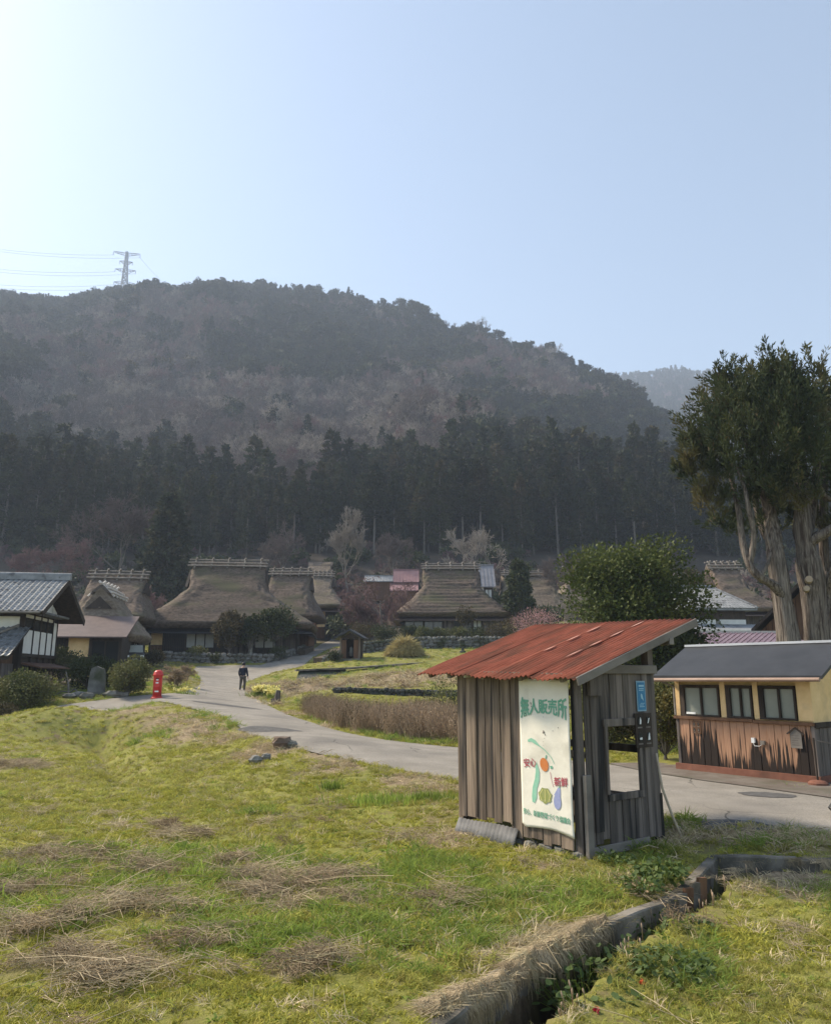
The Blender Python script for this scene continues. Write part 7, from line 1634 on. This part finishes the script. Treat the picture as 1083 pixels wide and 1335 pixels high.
# twiggy undergrowth between the village and the forest
x, y = cand(-120, 135, 92, 152, .07); k = (np.abs(x) < .72 * y) & ~pip(x, y, ROAD); x, y = x[k], y[k]
ug = [both(bare_parts(960 + k_, H=2.6, levels=4, kids=4, spread=.8, minr=.03, trunk=.12, tr=.012, up=.4), 'trunk_grey', ['twig_red', 'twig', 'twig_pale'][k_]) for k_ in range(3)] + [both(broad_parts(970, H=2.6, Rm=2.0, trunk_h=.2, n=500, leaf=.5, lumps=9), 'trunk_grey', 'leaf_dark')]
scatter('undergrowth', 'tangled bare undergrowth and low dark bushes filling the slope between roofs and cedars', 'undergrowth', np.column_stack([x, y, gz(x, y) - .1]), np.column_stack([gk.normal(size=(len(x), 2)) * .08, gk.random(len(x)) * 6.28]), np.repeat(gk.uniform(.6, 1.35, len(x))[:, None], 3, 1), gk.choice(4, len(x), p=[.26, .28, .08, .38]), ug)
# daffodils and iris clumps
def daff(lab, u, v, Y, n, rad, seed, sx=1.0, bloom=True, h=.4, mat='grass_dark', z=None, name='daffodil_clump', cat='flowers', bsz=.045):
    c = on(u, v, Y) if Y else Vector((PZ(u, v, z).x, PZ(u, v, z).y, 0)); c.z = G(c.x, c.y); t = thing(name, lab, cat, c); g_ = np.random.default_rng(seed)
    m_ = n * 7; p = np.column_stack([g_.normal(size=m_) * rad * sx, g_.normal(size=m_) * rad * .6, np.full(m_, -.03)]); d = g_.normal(size=(m_, 3)) * .22 + [0, 0, 1]
    V, F_ = leaves(p, d, h * g_.uniform(.6, 1.1, m_), .022 if Y else .014, g_); link('leaves', mesh_np('leaves', V, F_, [M[mat]]), t)
    if bloom:
        q = np.column_stack([g_.normal(size=n) * rad * sx, g_.normal(size=n) * rad * .6, g_.uniform(h * .75, h * 1.2, n)]); C = np.repeat(q, 6, 0); D = g_.normal(size=(n * 6, 3)); V, F_ = leaves(C, D, bsz * 1.3, bsz, g_); link('blooms', mesh_np('blooms', V, F_, [M['daff']]), t)
    return t
daff('big clump of yellow daffodils at the inner bend of the road', 344, 905, 42.5, 130, .34, 1, 1.0, h=.5, bsz=.12)
daff('small clump of white daffodils between the big clump and the stump', 356, 908, 41.5, 22, .22, 2, 1.2, h=.4, bsz=.11)
daff('pale daffodils below the bare shrub right of the postbox', 236, 903, 38.5, 26, .35, 3, 1.0, h=.30, bsz=.08)
daff('narrow dark green clump of iris leaves on the lawn below the road', 431, 1022, None, 26, .10, 4, bloom=False, z=-.02, h=.26, name='iris_clump', cat='plant')
daff('wide dark green band of iris leaves left of the stall', 520, 1043, None, 110, .34, 5, 1.4, bloom=False, z=-.07, h=.20, name='iris_clump', cat='plant')
daff('short iris leaves nearest to the stall on its left', 562, 1044, None, 40, .14, 6, 1.3, bloom=False, z=-.07, h=.2, name='iris_clump', cat='plant')
# broad leafy weeds along the ditch
def weed(lab, u, v, z, n, rad, L, W_, mat, seed, upr=.8, name='leafy_weed'):
    c = PZ(u, v, z); c.z = z; t = thing(name, lab, 'weed', c); g_ = np.random.default_rng(seed); a = g_.random(n) * 6.283; r_ = rad * g_.random(n) ** .5
    base = np.column_stack([np.cos(a) * r_, np.sin(a) * r_, g_.random(n) * .03]); d = np.column_stack([np.cos(a) * .6, np.sin(a) * .6, np.full(n, upr)]) + g_.normal(size=(n, 3)) * .35; d[:, 2] = np.abs(d[:, 2]); d = norm(d)
    st = L * g_.uniform(.5, 1.3, n); tip = base + d * st[:, None]; link('stems', mesh_np('stems', *segs(base, tip, np.full(n, .002), np.full(n, .0015), 3), [M['grass_dark']]), t)
    dd = norm(np.column_stack([d[:, :2] * 1.2, g_.normal(size=n) * .3 - .1])); sd_ = norm(np.cross(dd, np.array([0, 0, 1.]) + g_.normal(size=(n, 3)) * .35)); w_ = (W_ * g_.uniform(.6, 1.2, n))[:, None]; l_ = (W_ * 1.5 * g_.uniform(.7, 1.3, n))[:, None]; up = norm(np.cross(sd_, dd))
    # six-sided lobed leaf: two quads folded along the midrib
    mid = tip + dd * l_ * .5 - up * w_ * .10; end = tip + dd * l_
    V = np.stack([tip, tip + dd * l_ * .25 + sd_ * w_ * .5, tip + dd * l_ * .7 + sd_ * w_ * .42, end, tip + dd * l_ * .7 - sd_ * w_ * .42, tip + dd * l_ * .25 - sd_ * w_ * .5, mid], 1).reshape(-1, 3); o = (np.arange(n) * 7)[:, None]
    F_ = np.concatenate([o + [0, 1, 2, 6], o + [6, 2, 3, 4], o + [0, 6, 4, 5]]); link('leaves', mesh_np('leaves', V, F_, [M[mat]]), t); return t
weed('lush green leafy weed clump beside the ditch corner, near the stall', 862, 1152, -.08, 230, .17, .15, .045, 'weed_green', 1, 1.0)
weed('tall coarse grass tuft and leaves at the ditch left of the corner', 838, 1165, -.07, 130, .11, .12, .032, 'weed_green', 2)
weed('leafy ground plants in the middle of the ditch', 812, 1285, -.30, 300, .24, .2, .042, 'weed_green', 3)
weed('leafy plants with reddish shoots at the bottom of the ditch', 770, 1325, -.30, 220, .2, .2, .042, 'weed_green', 4)
weed('spreading leafy plants at the lawn side of the ditch', 870, 1262, -.12, 320, .26, .06, .034, 'weed_green', 5, .4)
weed('loose leafy plants in the ditch below the lush clump', 868, 1232, -.3, 200, .18, .2, .036, 'weed_green', 6)
weed('rusty dead weed leaves beside the lush clump', 836, 1163, -.06, 40, .08, .05, .035, 'straw_brown', 7)
weed('low weed leaves at the lawn corner by the road', 905, 1215, -.17, 140, .14, .05, .028, 'weed_green', 8)
weed('leaves growing at the front foot of the stall', 800, 1125, -.1, 120, .14, .09, .03, 'weed_green', 9)
hz_ = thing('horsetail_patch', 'pinkish brown horsetail shoots standing along the ditch edge', 'horsetail', PZ(780, 1262, -.1)); g_ = np.random.default_rng(8); hz_.location.z = 0; A0 = hz_.location.copy(); k = 0
for u, v, n in ((775, 1272, 7), (800, 1255, 8), (815, 1248, 5), (722, 1328, 7), (745, 1322, 5), (930, 1176, 6), (955, 1158, 7), (985, 1142, 6), (1005, 1136, 4), (828, 1232, 3), (905, 1192, 4)):
    for _ in range(n):
        p = PZ(u + g_.normal() * 9, v + g_.normal() * 4, -.14); zg = min(G(p.x, p.y), -.1); hh = g_.uniform(.07, .14); m = MB(); q = Vector((p.x, p.y, zg)) - A0; l = Vector((g_.normal() * .01, g_.normal() * .01, 0))
        m.tube([q, q + l * .5 + Vector((0, 0, hh * .7)), q + l * .6 + Vector((0, 0, hh * .74)), q + l * .8 + Vector((0, 0, hh * .88)), q + l + Vector((0, 0, hh))], [.0025, .0025, .0055, .006, .002], 5); m.build('shoot', M['horsetail'], hz_, True); k += 1
for lab, u, v, mt in (('small orange red flower among the ditch leaves', 837, 1281, 'flower_orange'), ('small crimson flower at the bottom of the ditch leaves', 777, 1318, 'flower_red')):
    c = PZ(u, v, -.12); t = thing('flower', lab, 'flower', c); C = np.zeros((14, 3)) + [0, 0, .0]; V, F_ = leaves(C, g_.normal(size=(14, 3)) + [0, 0, .6], .028, .022, g_); link('petals', mesh_np('petals', V, F_, [M[mt]]), t); MB().tube([(0, 0, -.25), (0, 0, 0)], .0025, 5).build('stem', M['grass_dark'], t)

for i, (u, v, Y, H_, R_, lb, mt) in enumerate([(78, 885, 46, 2.2, 1.5, 'dark bush filling the gap between the tiled house and the thatched gable', 'leaf_dark'), (196, 868, 60, 1.2, 1.2, 'low dry bush by the parked car', 'leaf_rust'), (470, 832, 80, 2.2, 1.8, 'dull olive bush under the weeping cherry', 'leaf_rust'),
        (500, 836, 77, 1.6, 1.6, 'low dark bush at the left end of the terrace wall', 'leaf_dark'), (533, 836, 79, 1.8, 1.2, 'dark bush before the left wall of the stepped thatched house', 'leaf_dark'), (680, 838, 72, 2.6, 1.9, 'pale loose bush right of the terrace hedge', 'leaf_rust'), (715, 838, 66, 2.4, 1.8, 'grey green bush behind the stall roof edge', 'leaf_dark')]):
    shrub(u, v, Y, H_, R_, lb, 700 + i, mt, n=2600, leaf=.14)
# ---------------------------------------------------------------- hazy air
hz = MB().box(-1600, 1600, -60, 2600, -8, 590)
hm = bpy.data.materials.new('haze'); hm.use_nodes = True; hn = hm.node_tree; hn.nodes.clear()
pv = hn.nodes.new('ShaderNodeVolumePrincipled'); pv.inputs['Density'].default_value = HAZE_D; pv.inputs['Color'].default_value = (.66, .78, .97, 1); pv.inputs['Anisotropy'].default_value = .12
ho = hn.nodes.new('ShaderNodeOutputMaterial'); hn.links.new(pv.outputs[0], ho.inputs['Volume'])
h = hz.build('haze', hm); tag(h, kind='stuff')
